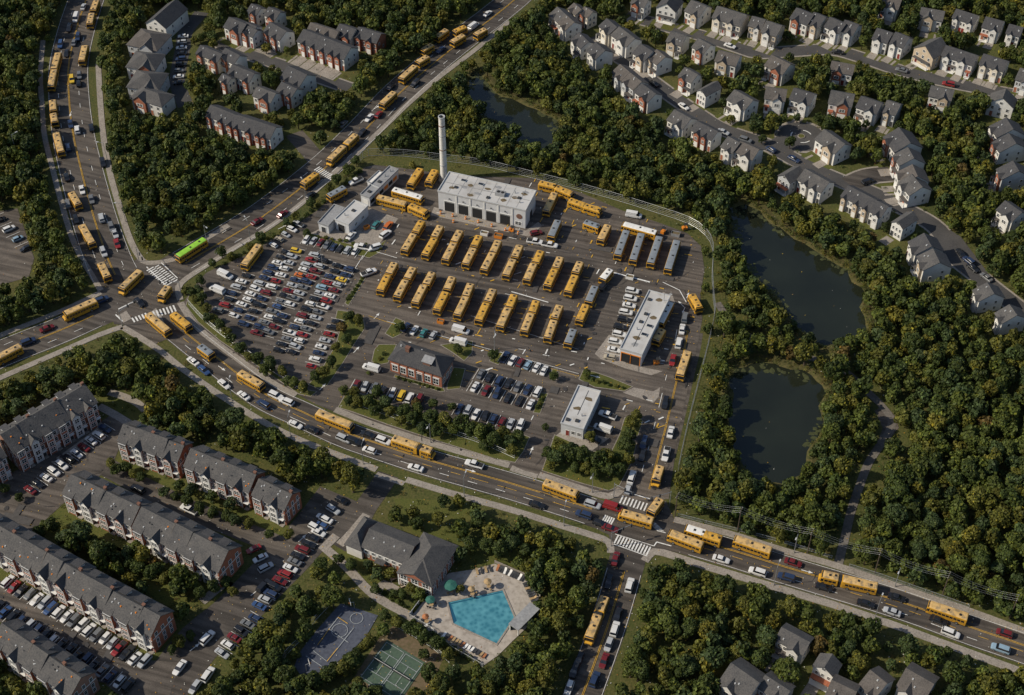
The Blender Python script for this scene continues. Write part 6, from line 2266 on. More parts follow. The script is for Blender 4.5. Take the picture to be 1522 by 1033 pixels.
def utility_pole(u, v, label):
    x, y = W(u, v)
    e = empty('utility_pole', (x, y, 0), math.radians(60))
    part('pole', MB().cyl(0, 0, 0, 9.5, .16, .11, 8), ['bark'], e)
    part('crossarm', MB().box(-1.1, 1.1, -.07, .07, 8.8, 8.95), ['bark'], e)
    for s in (-1, -.4, .4, 1):
        part('insulator', MB().cyl(s, 0, 8.95, 9.15, .06, n=6), ['steel'], e)
    tag(e, label, 'utility pole')
    return x, y


UP = [utility_pole(u, v, f'wooden utility pole, {ORD[i]} along the wooded side of the eastern main street') for i, (u, v) in enumerate([(1003, 768), (1096, 790), (1200, 822), (1300, 852), (1400, 886), (1500, 920)])]
for i in range(len(UP) - 1):
    wv = MB()
    a, b = Vector(UP[i]), Vector(UP[i + 1])
    for s in (-1, -.4, .4, 1):
        ofs = Vector((math.cos(math.radians(60)), math.sin(math.radians(60)))) * s
        prev = None
        for k in range(9):
            t = k / 8
            p = a.lerp(b, t) + ofs
            q = (p.x, p.y, 9.1 - 1.2 * (1 - (2 * t - 1) ** 2))
            if prev:
                wv.tube(prev, q, .013, n=3)
            prev = q
    tag(part('power_cables', wv, ['metal'], None), f'four power cables between the {ORD[i]} and {ORD[i + 1]} utility pole of the eastern main street', 'cable')

# bollards and drums by the garage doors
for i, (u, v) in enumerate([(655, 318), (673, 322), (692, 326), (711, 331), (731, 337), (751, 343), (770, 348), (674, 331)]):
    x, y = W(u, v)
    e = empty('traffic_drum', (x, y, .1))
    part('body', MB().cyl(0, 0, 0, 1.05, .34, .28, 10), ['orange'], e)
    part('band', MB().cyl(0, 0, .55, .72, .335, .32, 10), ['trim'], e)
    later(e, 'orange traffic drum before the garage', 'traffic drum', x, y, 0, 'orange drums before the garage doors')


def crate(u, v, s, mat, a, desc):
    x, y = W(u, v)
    e = empty('storage_skip', (x, y, .1), a)
    mb = MB()
    for q in ((-s, s, -s * .6, -s * .6 + .08), (-s, s, s * .6 - .08, s * .6), (-s, -s + .08, -s * .6 + .08, s * .6 - .08), (s - .08, s, -s * .6 + .08, s * .6 - .08)):
        mb.box(*q, .12, 1.1)
    mb.box(-s, s, -s * .6, s * .6, 0, .12)
    part('shell', mb, [mat], e)
    part('load', MB().box(-s + .1, s - .1, -s * .6 + .1, s * .6 - .1, .12, .8), ['dirt'], e)
    later(e, desc, 'skip', x, y, 0, 'open skips in the depot yard')


for u, v, s, mt, a, d in [(720, 349, 1.2, 'white_cloth', -.3, 'white open skip'), (741, 353, 1.3, 'orange', -.3, 'orange open skip'), (858, 404, 1.1, 'orange', .2, 'orange open skip'), (655, 480, 1.0, 'orange', -.3, 'orange open skip'),
                          (1004, 350, 1.4, 'grey_roof', -.3, 'grey open skip'), (545, 340, .9, 'orange', .6, 'orange open skip'), (876, 640, 1.2, 'grey_roof', -.3, 'grey open skip'), (936, 414, 1.2, 'white_cloth', -.3, 'white open skip')]:
    crate(u, v, s, mt, a, d)

# bins / benches near the clubhouse
for u, v, a in [(585, 862, 30), (600, 872, 30)]:
    x, y = W(u, v)
    e = empty('garden_bench', (x, y, 0), math.radians(a))
    part('seat', MB().box(-.8, .8, -.25, .25, .42, .48), ['tan_wall'], e)
    part('backrest', MB().box(-.8, .8, .22, .28, .48, .95), ['tan_wall'], e)
    for p in (-.7, .7):
        part('leg', MB().box(p - .05, p + .05, -.22, .22, 0, .42), ['dark_cloth'], e)
    later(e, 'wooden garden bench on the clubhouse lawn', 'bench', x, y, 0, 'benches on the clubhouse lawn')

if LAWN.v:
    structure('lawn_ground', LAWN, ['lawn'])
if DRIVES.v:
    structure('driveway_pavement', DRIVES, ['concrete'])
for px in [[(150, 577), (216, 606), (204, 626), (190, 630), (145, 604)], [(60, 772), (100, 748), (192, 792), (330, 880), (352, 868), (262, 908), (130, 822), (70, 790)], [(1044, 208), (1062, 190), (1120, 215), (1150, 205), (1150, 222), (1120, 222)],
           [(585, 740), (690, 745), (770, 792), (795, 835), (780, 850), (700, 836), (650, 800), (600, 790)], [(480, 835), (520, 800), (560, 850), (606, 905), (600, 912), (520, 850)], [(430, 1033), (420, 970), (470, 905), (500, 885), (440, 950), (436, 1000)]]:
    structure('lawn_ground', MB().sheet(WP(px), .0035 + .0002 * random.random()), ['lawn'])
structure('court_markings', cm, ['faded_paint'])
structure('road_markings_white', wm, ['white_paint'])
structure('road_markings_yellow', ym, ['yellow_paint'])
# ------------------------------------------------------------------ trees
HUES = {'dark green': (.044, .062, .014), 'mid green': (.070, .088, .017), 'bluish green': (.046, .068, .022), 'olive green': (.092, .094, .016),
        'yellowing': (.115, .106, .016), 'russet': (.095, .066, .018)}
HN = ['dark green', 'mid green', 'bluish green', 'olive green', 'yellowing', 'russet']
HP = [.26, .33, .14, .21, .052, .008]


def crown_arrays(seed, n_leaf, leaf):
    """unit crown: leaves laid over a cluster of lobes (radius about 1). Returns verts (N, 4, 3) and tint jitter (N,)"""
    g = np.random.default_rng(seed)
    nl = g.integers(11, 16)
    lob = []
    for i in range(nl):
        a, zz = g.uniform(0, 2 * np.pi), g.uniform(-.35, .75)
        rr = np.sqrt(max(.05, 1 - (zz / .95) ** 2)) * g.uniform(.42, .72)
        lob.append((rr * np.cos(a), rr * np.sin(a), zz, g.uniform(.30, .46)))
    lob.append((0, 0, .2, .62))
    lob.append((g.uniform(-.15, .15), g.uniform(-.15, .15), .72, .36))
    lob = np.array(lob)
    wgt = lob[:, 3] ** 2
    k = g.choice(len(lob), n_leaf * 3, p=wgt / wgt.sum())
    d = g.normal(size=(n_leaf * 3, 3))
    d /= np.linalg.norm(d, axis=1, keepdims=True)
    p = lob[k, :3] + d * lob[k, 3:4] * g.uniform(.82, 1.06, (len(k), 1))
    depth = ((lob[None, :, 3] - np.linalg.norm(p[:, None] - lob[None, :, :3], axis=2)) / lob[None, :, 3]).max(1)
    keep = (depth < .34) & (p[:, 2] > -.62)
    p, d, k = p[keep][:n_leaf], d[keep][:n_leaf], k[keep][:n_leaf]
    nrm = d + g.normal(scale=.42, size=d.shape)
    nrm /= np.linalg.norm(nrm, axis=1, keepdims=True)
    ref = g.normal(size=d.shape)
    u = np.cross(nrm, ref)
    u /= np.linalg.norm(u, axis=1, keepdims=True)
    w = np.cross(nrm, u)
    s = leaf * g.uniform(.6, 1.25, (len(p), 1))
    q = np.stack([p + u * s, p + w * s * .75, p - u * s, p - w * s * .75], 1)
    jit = np.exp(g.normal(scale=.22, size=len(p))) * np.exp(g.normal(scale=.14, size=len(lob)))[k]
    return q.astype(np.float32), jit.astype(np.float32)


def mesh_from_quads(name, q, col):
    n = len(q)
    me = bpy.data.meshes.new(name)
    me.vertices.add(n * 4)
    me.vertices.foreach_set('co', q.reshape(-1))
    me.loops.add(n * 4)
    me.loops.foreach_set('vertex_index', np.arange(n * 4, dtype=np.int32))
    me.polygons.add(n)
    me.polygons.foreach_set('loop_start', np.arange(0, n * 4, 4, dtype=np.int32))
    me.materials.append(M['leaf'])
    at = me.attributes.new('tint', 'FLOAT_COLOR', 'FACE')
    at.data.foreach_set('color', np.concatenate([col, np.ones((n, 1), np.float32)], 1).astype(np.float32).reshape(-1))
    me.update(calc_edges=True)
    return me


def tint(hue, jit, g):
    c = np.array(HUES[hue], np.float32)[None] * jit[:, None]
    m = g.random(len(jit)) < .10                        # a few turning leaves in each crown
    c[m] = c[m] * np.array([1.75, 1.5, .9], np.float32)
    return c


def trunk_mesh(seed):
    r = random.Random(seed)
    mb = MB()
    mb.cyl(0, 0, 0, .55, .055, .035, 7, cap=False)
    for i in range(4):
        a = i * PI / 2 + r.uniform(-.4, .4)
        mb.tube((0, 0, .38 + .05 * i), (.22 * math.cos(a), .22 * math.sin(a), .75 + .05 * i), .022, .008, 5)
    return mb.mesh('trunk', ['bark'])


gT = np.random.default_rng(77)
NEAR = {(s, h): mesh_from_quads('crown', *(lambda q, j: (q, tint(h, j, gT)))(*crown_arrays(100 + s, 1500, .105))) for s in range(5) for h in HN}
TRUNKS = [trunk_mesh(s) for s in range(3)]
FAR = [crown_arrays(300 + s, 400, .19) for s in range(7)]

# --- planting plan: jittered points over everything the camera could see, kept where the photograph shows crowns
GAP = 3.95
cand = []
ys = np.arange(-128, 210, GAP * .88)
for j, y in enumerate(ys):
    half = (y - CAMY + CAMH) * .0 + 0
    dep = (y - CAMY) * CP + CAMH * SP
    half = dep * (IMW / 2) / FPX + 14
    xs = np.arange(-half, half, GAP) + (GAP / 2 if j % 2 else 0)
    for x in xs:
        cand.append((x + gT.uniform(-1.5, 1.5), y + gT.uniform(-1.4, 1.4)))
cand = np.array(cand)
size = gT.uniform(1.75, 2.95, len(cand)) * np.where(gT.random(len(cand)) < .12, 1.18, 1.0)
height = size * gT.uniform(1.95, 2.95, len(cand))


def look(arr, u, v, default=0):
    i = np.clip(np.round(v / 2 + 20).astype(int), 0, MH - 1)
    j = np.clip(np.round(u / 2 + 20).astype(int), 0, MW - 1)
    return arr[i, j]


THINS = [([(395, 1040), (430, 930), (470, 850), (500, 830), (560, 850), (606, 905), (720, 1000), (700, 1040)], .30),
         ([(585, 735), (690, 742), (770, 788), (800, 832), (780, 850), (700, 836), (640, 790), (590, 790)], .30),
         ([(60, 772), (100, 745), (192, 790), (330, 880), (352, 866), (262, 908), (130, 822), (70, 790)], .42),
         ([(145, 575), (216, 600), (240, 640), (330, 662), (420, 702), (408, 712), (300, 668), (205, 628), (150, 612)], .10),
         ([(165, 695), (180, 668), (290, 725), (370, 770), (440, 775), (430, 800), (370, 795), (290, 758)], .6),
         ([(-20, 590), (100, 560), (60, 590), (0, 640), (-20, 660)], .75),
         ([(805, 0), (1560, -20), (1560, 160), (1440, 140), (1340, 122), (1230, 122), (1180, 132), (1330, 170), (1372, 240), (1392, 330), (1470, 400), (1540, 440), (1540, 480), (1450, 470), (1350, 400), (1240, 300), (1060, 220), (960, 152), (860, 85)], .9),
         ([(190, 20), (310, -10), (560, 20), (545, 140), (470, 135), (300, 92), (285, 165), (240, 162)], .8), ([(290, 150), (440, 150), (460, 215), (400, 215), (300, 180)], .6),
         ([(430, 205), (480, 190), (500, 215), (470, 235)], .25),
         ([(1130, 930), (1540, 1000), (1540, 1050), (1050, 1050)], .75), ([(0, 430), (60, 410), (110, 430), (130, 450), (0, 490)], .7),
         ([(205, 388), (190, 340), (230, 335), (300, 345), (280, 378)], .5), ([(1030, 480), (1090, 470), (1085, 540), (1045, 600), (1015, 660), (1005, 640)], .8),
         ([(180, 490), (240, 520), (280, 560), (190, 500)], .6), ([(850, 800), (900, 815), (890, 880), (850, 960), (840, 930)], .7)]
for p, k in THINS:
    fill(THIN, p, k)
for px in ISLANDS:                                    # trees are planted in some islands by hand
    pass

us, vs = PX(cand[:, 0], cand[:, 1], 0)
ok = look(BASE, us, vs) == 0
ok &= gT.random(len(cand)) < look(THIN, us, vs)
hits = np.zeros(len(cand))
for dx, kz, wgt in ((0, .55, 1.2), (-.75, .55, 1), (.75, .55, 1), (0, .92, 1.2), (-.5, .8, .6), (.5, .8, .6), (0, .3, .6)):
    u, v = PX(cand[:, 0] + size * dx, cand[:, 1], height * kz)
    hits += wgt * (look(MASK, u, v) > 0)
ok &= hits < 1.3
sel = [(x, y, r, h) for (x, y), r, h, o in zip(cand, size, height, ok) if o]
# smaller trees fitted into the remaining gaps
sm = np.stack([gT.uniform(-210, 210, 5200), gT.uniform(-125, 200, 5200)], 1)
occ = {}
for x, y, r, h in sel:
    occ.setdefault((int(x // 4), int(y // 4)), []).append((x, y, r))
rs = gT.uniform(1.3, 2.1, len(sm))
hs_ = rs * gT.uniform(1.9, 2.4, len(sm))
us, vs = PX(sm[:, 0], sm[:, 1], 0)
ok2 = (look(BASE, us, vs) == 0) & (gT.random(len(sm)) < look(THIN, us, vs) ** .5) & (us > -30) & (us < 1552) & (vs > -40) & (vs < 1080)
hits = np.zeros(len(sm))
for dx, kz, wgt in ((0, .55, 1.2), (-.8, .55, 1), (.8, .55, 1), (0, .95, 1.2), (0, .3, .6)):
    u, v = PX(sm[:, 0] + rs * dx, sm[:, 1], hs_ * kz)
    hits += wgt * (look(MASK, u, v) > 0)
ok2 &= hits < np.where((sm[:, 1] > 30) & (rs < 1.8), 2.3, 1.3)
for (x, y), r, h, o in zip(sm, rs, hs_, ok2):
    if not o:
        continue
    near = [q for a in (-1, 0, 1) for b in (-1, 0, 1) for q in occ.get((int(x // 4) + a, int(y // 4) + b), [])]
    if any((x - q[0]) ** 2 + (y - q[1]) ** 2 < ((r + q[2]) * .62) ** 2 for q in near):
        continue
    occ.setdefault((int(x // 4), int(y // 4)), []).append((x, y, r))
    sel.append((x, y, r, h))

# trees standing on islands and lawns, placed singly: pixel of the trunk, crown radius
HAND = [(595, 496, 1.6, 0), (680, 528, 1.4, 0), (735, 538, 1.6, 0), (823, 566, 1.3, 0), (872, 560, 1.1, 1), (862, 690, 2.4, 0), (842, 688, 2.5, 0), (815, 684, 1.8, 0), (832, 672, 1.9, 3), (850, 676, 1.7, 2), (902, 690, 2.1, 3), (918, 708, 1.8, 0), (932, 692, 1.8, 3), (934, 656, 1.9, 0), (944, 626, 1.6, 3), (884, 712, 1.6, 1), (870, 706, 1.7, 3), (856, 704, 1.5, 0), (820, 700, 1.3, 3), (512, 588, 1.5, 1), (533, 605, 1.6, 3), (558, 618, 1.6, 0), (597, 634, 1.6, 3), (612, 632, 1.8, 0), (628, 645, 1.6, 2), (650, 648, 1.8, 0), (672, 648, 1.7, 1), (704, 642, 1.8, 3), (726, 648, 1.6, 0), (748, 652, 1.9, 3), (770, 658, 1.6, 0), (762, 676, 1.5, 3), (720, 670, 1.5, 0), (310, 480, 1.4, 2), (338, 500, 1.4, 3), (355, 528, 1.5, 0), (372, 538, 1.5, 3), (395, 560, 1.6, 1), (428, 574, 1.5, 0), (450, 584, 1.6, 3), (292, 452, 1.3, 3), (286, 440, 1.3, 0), (300, 426, 1.5, 0), (888, 696, 2.4, 0), (905, 710, 2.0, 0), (826, 690, 2.0, 2), (930, 670, 2.1, 0),
        (938, 640, 1.9, 3), (917, 690, 1.8, 1), (876, 658, 1.5, 3), (560, 594, 1.8, 0), (548, 606, 2.0, 1), (575, 606, 1.7, 2), (600, 622, 2.0, 0), (622, 620, 1.9, 1), (640, 632, 2.1, 0), (660, 638, 2.0, 3), (686, 640, 2.2, 0),
        (712, 656, 2.0, 1), (735, 664, 2.0, 0), (758, 664, 1.7, 2), (580, 620, 1.6, 3), (527, 590, 1.4, 3), (520, 604, 1.4, 0), (672, 612, 1.3, 0), (645, 606, 1.3, 0), (697, 648, 1.8, 0), (620, 606, 1.4, 5),
        (330, 492, 1.6, 0), (318, 480, 1.5, 3), (345, 512, 1.5, 0), (362, 524, 1.4, 1), (385, 540, 1.7, 0), (404, 552, 2.1, 0), (420, 562, 1.5, 3), (438, 578, 1.5, 1), (300, 452, 1.6, 0), (308, 466, 1.5, 3), (296, 438, 1.4, 2),
        (520, 478, 1.7, 0), (534, 486, 1.6, 3), (510, 494, 1.6, 5), (518, 512, 1.6, 0), (500, 524, 1.5, 3), (494, 548, 1.7, 0), (482, 562, 1.8, 3), (470, 568, 1.6, 0), (456, 352, 1.2, 0), (331, 384, 1.7, 0), (345, 388, 1.3, 3),
        (388, 362, 1.8, 0), (372, 372, 1.2, 3), (318, 398, 1.3, 0), (440, 328, 1.3, 3), (464, 310, 1.5, 0), (490, 288, 1.6, 3), (500, 275, 1.7, 0), (518, 262, 1.7, 1), (530, 248, 1.6, 0),
        (1173, 221, 1.8, 0), (1132, 214, 1.4, 0), (810, 640, 1.0, 0), (684, 882, 1.2, 3), (610, 945, 1.7, 0), (632, 958, 1.7, 0), (652, 968, 1.8, 0), (592, 932, 1.5, 3), (572, 924, 1.4, 0), (668, 982, 1.6, 3), (630, 980, 1.4, 0),
        (600, 890, 1.3, 0), (612, 880, 1.3, 3), (586, 888, 1.2, 0), (560, 884, 1.4, 0), (525, 848, 1.7, 0), (548, 846, 1.3, 2), (504, 840, 1.5, 0), (480, 850, 1.9, 0), (492, 890, 1.8, 0), (470, 915, 1.7, 0), (422, 918, 1.9, 0),
        (415, 950, 1.9, 2), (436, 908, 1.5, 3), (455, 935, 1.4, 0), (412, 985, 2.2, 0), (425, 1018, 2.3, 0), (448, 1030, 2.0, 1), (465, 1022, 2.2, 0), (490, 1012, 2.0, 0), (510, 1005, 1.8, 3), (530, 985, 1.8, 0), (548, 962, 1.6, 3),
        (640, 1012, 2.1, 0), (655, 1030, 2.4, 0), (620, 1050, 2.2, 1), (676, 1010, 2.0, 2), (560, 1040, 1.8, 0), (536, 1030, 2.0, 3), (700, 820, 1.9, 0), (690, 808, 1.7, 2), (722, 822, 2.0, 0), (744, 828, 2.1, 0), (620, 786, 1.5, 0),
        (652, 782, 1.8, 3), (710, 786, 1.7, 0), (730, 800, 1.8, 0), (760, 820, 1.9, 2), (590, 800, 1.1, 0), (175, 706, 1.5, 0), (190, 704, 1.6, 0), (200, 714, 1.4, 3), (212, 716, 1.3, 0), (165, 697, 1.4, 3), (246, 738, 1.5, 2),
        (262, 745, 1.3, 0), (280, 752, 1.5, 0), (300, 765, 1.6, 0), (318, 770, 1.6, 0), (340, 776, 1.5, 0), (352, 782, 1.7, 2), (372, 786, 1.4, 3), (60, 800, 1.8, 0), (78, 790, 2.0, 0), (100, 800, 1.6, 3), (120, 812, 1.7, 0),
        (140, 820, 1.6, 1), (165, 826, 1.9, 0), (190, 830, 1.7, 2), (210, 852, 1.8, 0), (228, 860, 1.9, 0), (246, 868, 1.6, 3), (264, 880, 1.7, 2), (300, 890, 1.5, 0), (318, 880, 1.6, 0), (285, 862, 1.3, 3), (336, 870, 1.5, 0),
        (348, 886, 1.3, 3), (268, 962, 1.5, 3), (258, 972, 1.2, 0), (284, 952, 1.3, 0), (430, 800, 1.3, 3), (402, 800, 1.2, 0), (30, 745, 1.3, 0), (10, 735, 1.4, 0)]
HB = ['dark green', 'mid green', 'bluish green', 'olive green', 'yellowing', 'russet']
hand = []
for u, v, r, hk in HAND:
    x, y = W(u, v)
    r *= 1.14
    hand.append((x, y, r, r * gT.uniform(2.0, 2.5), HB[hk]))
pool_ = []
for x, y, r, h in sel:
    dep = (y - CAMY) * CP + CAMH * SP
    u, v = PX(x, y, h * .6)
    infr = 6 < u < 1516 and 6 < v < 1027
    pool_.append((r / dep if infr else 0, x, y, r, h))
pool_.sort(reverse=True)
N_IND = 298 - len(hand)
ZONES = [('in the wood between the pool and the southern road', [(640, 730), (910, 800), (850, 1040), (640, 1040)]), ('in the wood under the east main street', [(915, 810), (1540, 990), (1540, 1040), (880, 1040)]),
         ('in the wood around the lower pond', [(1000, 480), (1260, 480), (1300, 600), (1250, 840), (1000, 770)]), ('in the deep wood beyond the park path', [(1250, 480), (1540, 480), (1540, 960), (1250, 830)]),
         ('in the wood belt above the townhouse rows', [(90, 480), (200, 490), (560, 700), (540, 745), (420, 730), (100, 600)]), ('in the wood beyond the avenue', [(-40, -40), (100, -40), (60, 200), (150, 430), (-40, 520)]),
         ('by the townhouse courts', [(-40, 560), (100, 580), (440, 740), (400, 1040), (-40, 1040)]), ('on the grounds of the sports courts', [(390, 860), (640, 860), (690, 1040), (390, 1040)])]


def inside(u, v, poly):
    c = False
    for i in range(len(poly)):
        (xa, ya), (xb, yb) = poly[i], poly[(i + 1) % len(poly)]
        if (ya > v) != (yb > v) and u < (xb - xa) * (v - ya) / (yb - ya) + xa:
            c = not c
    return c


def single_tree(x, y, r, h, hue, group):
    e = empty('broadleaf_tree', (x, y, 0), gT.uniform(0, 6.28))
    s = int(gT.integers(0, 5))
    obj('trunk', TRUNKS[s % 3], e, scale=(r * .55 / .35, r * .55 / .35, h))
    obj('crown', NEAR[(s, hue)], e, (0, 0, h * .60), scale=(r, r * gT.uniform(.9, 1.1), h * .42))
    sz = 'large' if r > 2.9 else 'small' if r < 1.6 else 'tall' if h / r > 2.45 else 'broad'
    later(e, f'{sz} {hue} tree', 'tree', x, y, h * .6, group)


for x, y, r, h, hue in hand:
    single_tree(x, y, r, h, hue, 'trees planted on lawns and islands')
for k, (sc, x, y, r, h) in enumerate(pool_[:N_IND]):
    hue = HN[int(gT.choice(6, p=np.array(HP) / sum(HP)))]
    single_tree(x, y, r, h, hue, 'trees at the near edge of the woods')
rest = pool_[N_IND:]
Q, COL = [], []
for sc, x, y, r, h in rest:
    q, j = FAR[int(gT.integers(0, len(FAR)))]
    a = gT.uniform(0, 2 * np.pi)
    ca, sa = np.cos(a) * r, np.sin(a) * r
    o = np.empty_like(q)
    o[..., 0] = q[..., 0] * ca - q[..., 1] * sa + x
    o[..., 1] = q[..., 0] * sa + q[..., 1] * ca + y
    o[..., 2] = q[..., 2] * h * .42 + h * .60
    Q.append(o)
    COL.append(tint(HN[int(gT.choice(6, p=np.array(HP) / sum(HP)))], j * gT.uniform(.82, 1.2), gT))
    # a plain tapered stem
    t = np.array([[[x - .2, y, 0], [x + .2, y, 0], [x + .1, y, h * .6], [x - .1, y, h * .6]], [[x, y - .2, 0], [x, y + .2, 0], [x, y + .1, h * .6], [x, y - .1, h * .6]]], np.float32)
    Q.append(t)
    COL.append(np.array([[.07, .05, .035]] * 2, np.float32))
wood = obj('woodland', mesh_from_quads('woodland', np.concatenate(Q), np.concatenate(COL)))
wood['kind'] = 'stuff'
wood['label'] = 'dense autumn-tinged broadleaf woodland filling the land between roads, ponds and houses'
print('trees', len(sel), 'individual', N_IND + len(hand), 'quads', sum(len(q) for q in Q), 'cars', NCAR[0])

# undergrowth on the banks and verges: low leafy tufts
ut = gT.uniform(0, 1, (2600, 2))
Q, COL = [], []
for _ in range(17000):
    u, v = gT.uniform(-10, 1532), gT.uniform(-10, 1043)
    if look(BASE, np.array(u), np.array(v)):
        continue
    x, y = W(u, v)
    if gT.random() < .45:
        continue
    q, j = FAR[int(gT.integers(0, len(FAR)))]
    n = int(gT.integers(26, 60))
    st = int(gT.integers(0, len(q) - n))
    r = gT.uniform(.35, .9)
    o = q[st:st + n].copy()
    o[..., :2] = o[..., :2] * r + np.array([x, y], np.float32)
    o[..., 2] = (o[..., 2] + .4) * r * .7 + .1
    Q.append(o)
    COL.append(tint(HN[int(gT.choice(6, p=[.2, .25, .1, .27, .12, .06]))], j[st:st + n], gT))
for k, px in PONDS.items():                             # reeds and ragged growth on the banks
    c = smooth_line(WP(px) + [W(*px[0])], .8)[:-1]
    cx, cy = sum(p.x for p in c) / len(c), sum(p.y for p in c) / len(c)
    for p in c:
        for _ in range(2):
            if gT.random() < .3:
                continue
            d = Vector((p.x - cx, p.y - cy)).normalized() * gT.uniform(-.3, 2.6)
            q, j = FAR[int(gT.integers(0, len(FAR)))]
            n = int(gT.integers(24, 60))
            st = int(gT.integers(0, len(q) - n))
            r = gT.uniform(.4, 1.05)
            o = q[st:st + n].copy()
            o[..., :2] = o[..., :2] * r + np.array([p.x + d.x, p.y + d.y], np.float32)
            o[..., 2] = (o[..., 2] + .5) * r * .9 + .15
            Q.append(o)
            COL.append(tint(HN[int(gT.choice(6, p=[.15, .25, .08, .34, .13, .05]))], j[st:st + n], gT))
ug = obj('undergrowth', mesh_from_quads('undergrowth', np.concatenate(Q), np.concatenate(COL)))
ug['kind'] = 'stuff'
ug['label'] = 'low scrub and weeds on verges and under the trees'
# fallen leaves and scraps lying about
Q, COL = [], []
LC = np.array([[.55, .30, .04], [.62, .40, .06], [.60, .58, .52], [.70, .68, .62], [.35, .14, .03], [.45, .28, .10]], np.float32)
for _ in range(6500):
    u, v = gT.uniform(0, 1522), gT.uniform(0, 1033)
    x, y = W(u, v)
    if look(BASE, np.array(u), np.array(v)) and u > 1060 and 290 < v < 730 or (690 < u < 840 and 105 < v < 225) or (660 < u < 770 and 875 < v < 960):
        if gT.random() < .93:
            continue
    a, s = gT.uniform(0, 6.28), gT.uniform(.10, .24)
    c, d = math.cos(a) * s, math.sin(a) * s
    Q.append([[x + c, y + d, ZM + .06], [x - d * .6, y + c * .6, ZM + .10], [x - c, y - d, ZM + .06], [x + d * .6, y - c * .6, ZM + .08]])
    COL.append(LC[int(gT.choice(6, p=[.26, .2, .22, .12, .1, .1]))])
fl = obj('fallen_leaves', mesh_from_quads('fallen_leaves', np.array(Q, np.float32), np.array(COL, np.float32)))
fl['kind'] = 'stuff'
fl['label'] = 'scattered yellow and pale leaves and scraps lying on roads and verges'

# clipped shrubs along hedges and foundations
SHRUB = [mesh_from_quads('shrub', *(lambda q, j: (q * np.array([1, 1, .75], np.float32) + np.array([0, 0, .5], np.float32), tint(h, j, gT)))(*crown_arrays(700 + s, 260, .2))) for s, h in enumerate(['dark green', 'mid green', 'olive green', 'dark green'])]
SN = ['dark green', 'mid green', 'olive green', 'dark green']


def shrubs(a, b, n, r0, r1, what):
    ka, kb = math.dist(a, (659, 235)), math.dist(b, (659, 235))
    for i in range(n):
        t = (i + .5) / n
        x, y = W(a[0] + (b[0] - a[0]) * t + gT.uniform(-1.5, 1.5), a[1] + (b[1] - a[1]) * t + gT.uniform(-1, 1))
        k = int(gT.integers(0, 4))
        r = gT.uniform(r0, r1)
        o = obj('shrub', SHRUB[k], None, (x, y, .02), gT.uniform(0, 6.28), (r, r, r))
        tag(o, f'{SN[k]} shrub, {ORD[i if ka < kb else n - 1 - i]} from the chimney end, {what}', 'shrub', 'shrubs ' + what)


shrubs((590, 562), (655, 580), 9, .5, .8, 'in the bed before the brick office')
shrubs((515, 449), (544, 407), 8, .6, .9, 'on the narrow yard median')
shrubs((612, 908), (642, 870), 10, .7, 1.0, 'in the hedge beside the pool wall')
shrubs((610, 924), (712, 990), 12, .8, 1.2, 'along the pool fence')
shrubs((468, 352), (570, 371), 10, .6, .9, 'on the strip below the maintenance apron')
shrubs((866, 562), (930, 578), 7, .5, .9, 'on the long island before the wash building')
shrubs((796, 610), (808, 588), 4, .6, .9, 'on the office car park island')
shrubs((330, 395), (440, 333), 12, .7, 1.1, 'in the hedge above the big car park')
shrubs((450, 325), (540, 255), 10, .8, 1.2, 'in the hedge beside the sheds')
shrubs((545, 560), (575, 525), 5, .6, .9, 'on the lawn at the office gable')
shrubs((560, 878), (606, 905), 7, .6, 1.0, 'beside the clubhouse footpath')
shrubs((553, 950), (500, 1000), 9, .9, 1.3, 'between the blue and green courts')
shrubs((110, 890), (215, 950), 10, .5, .8, 'in the strip before the long townhouse block')
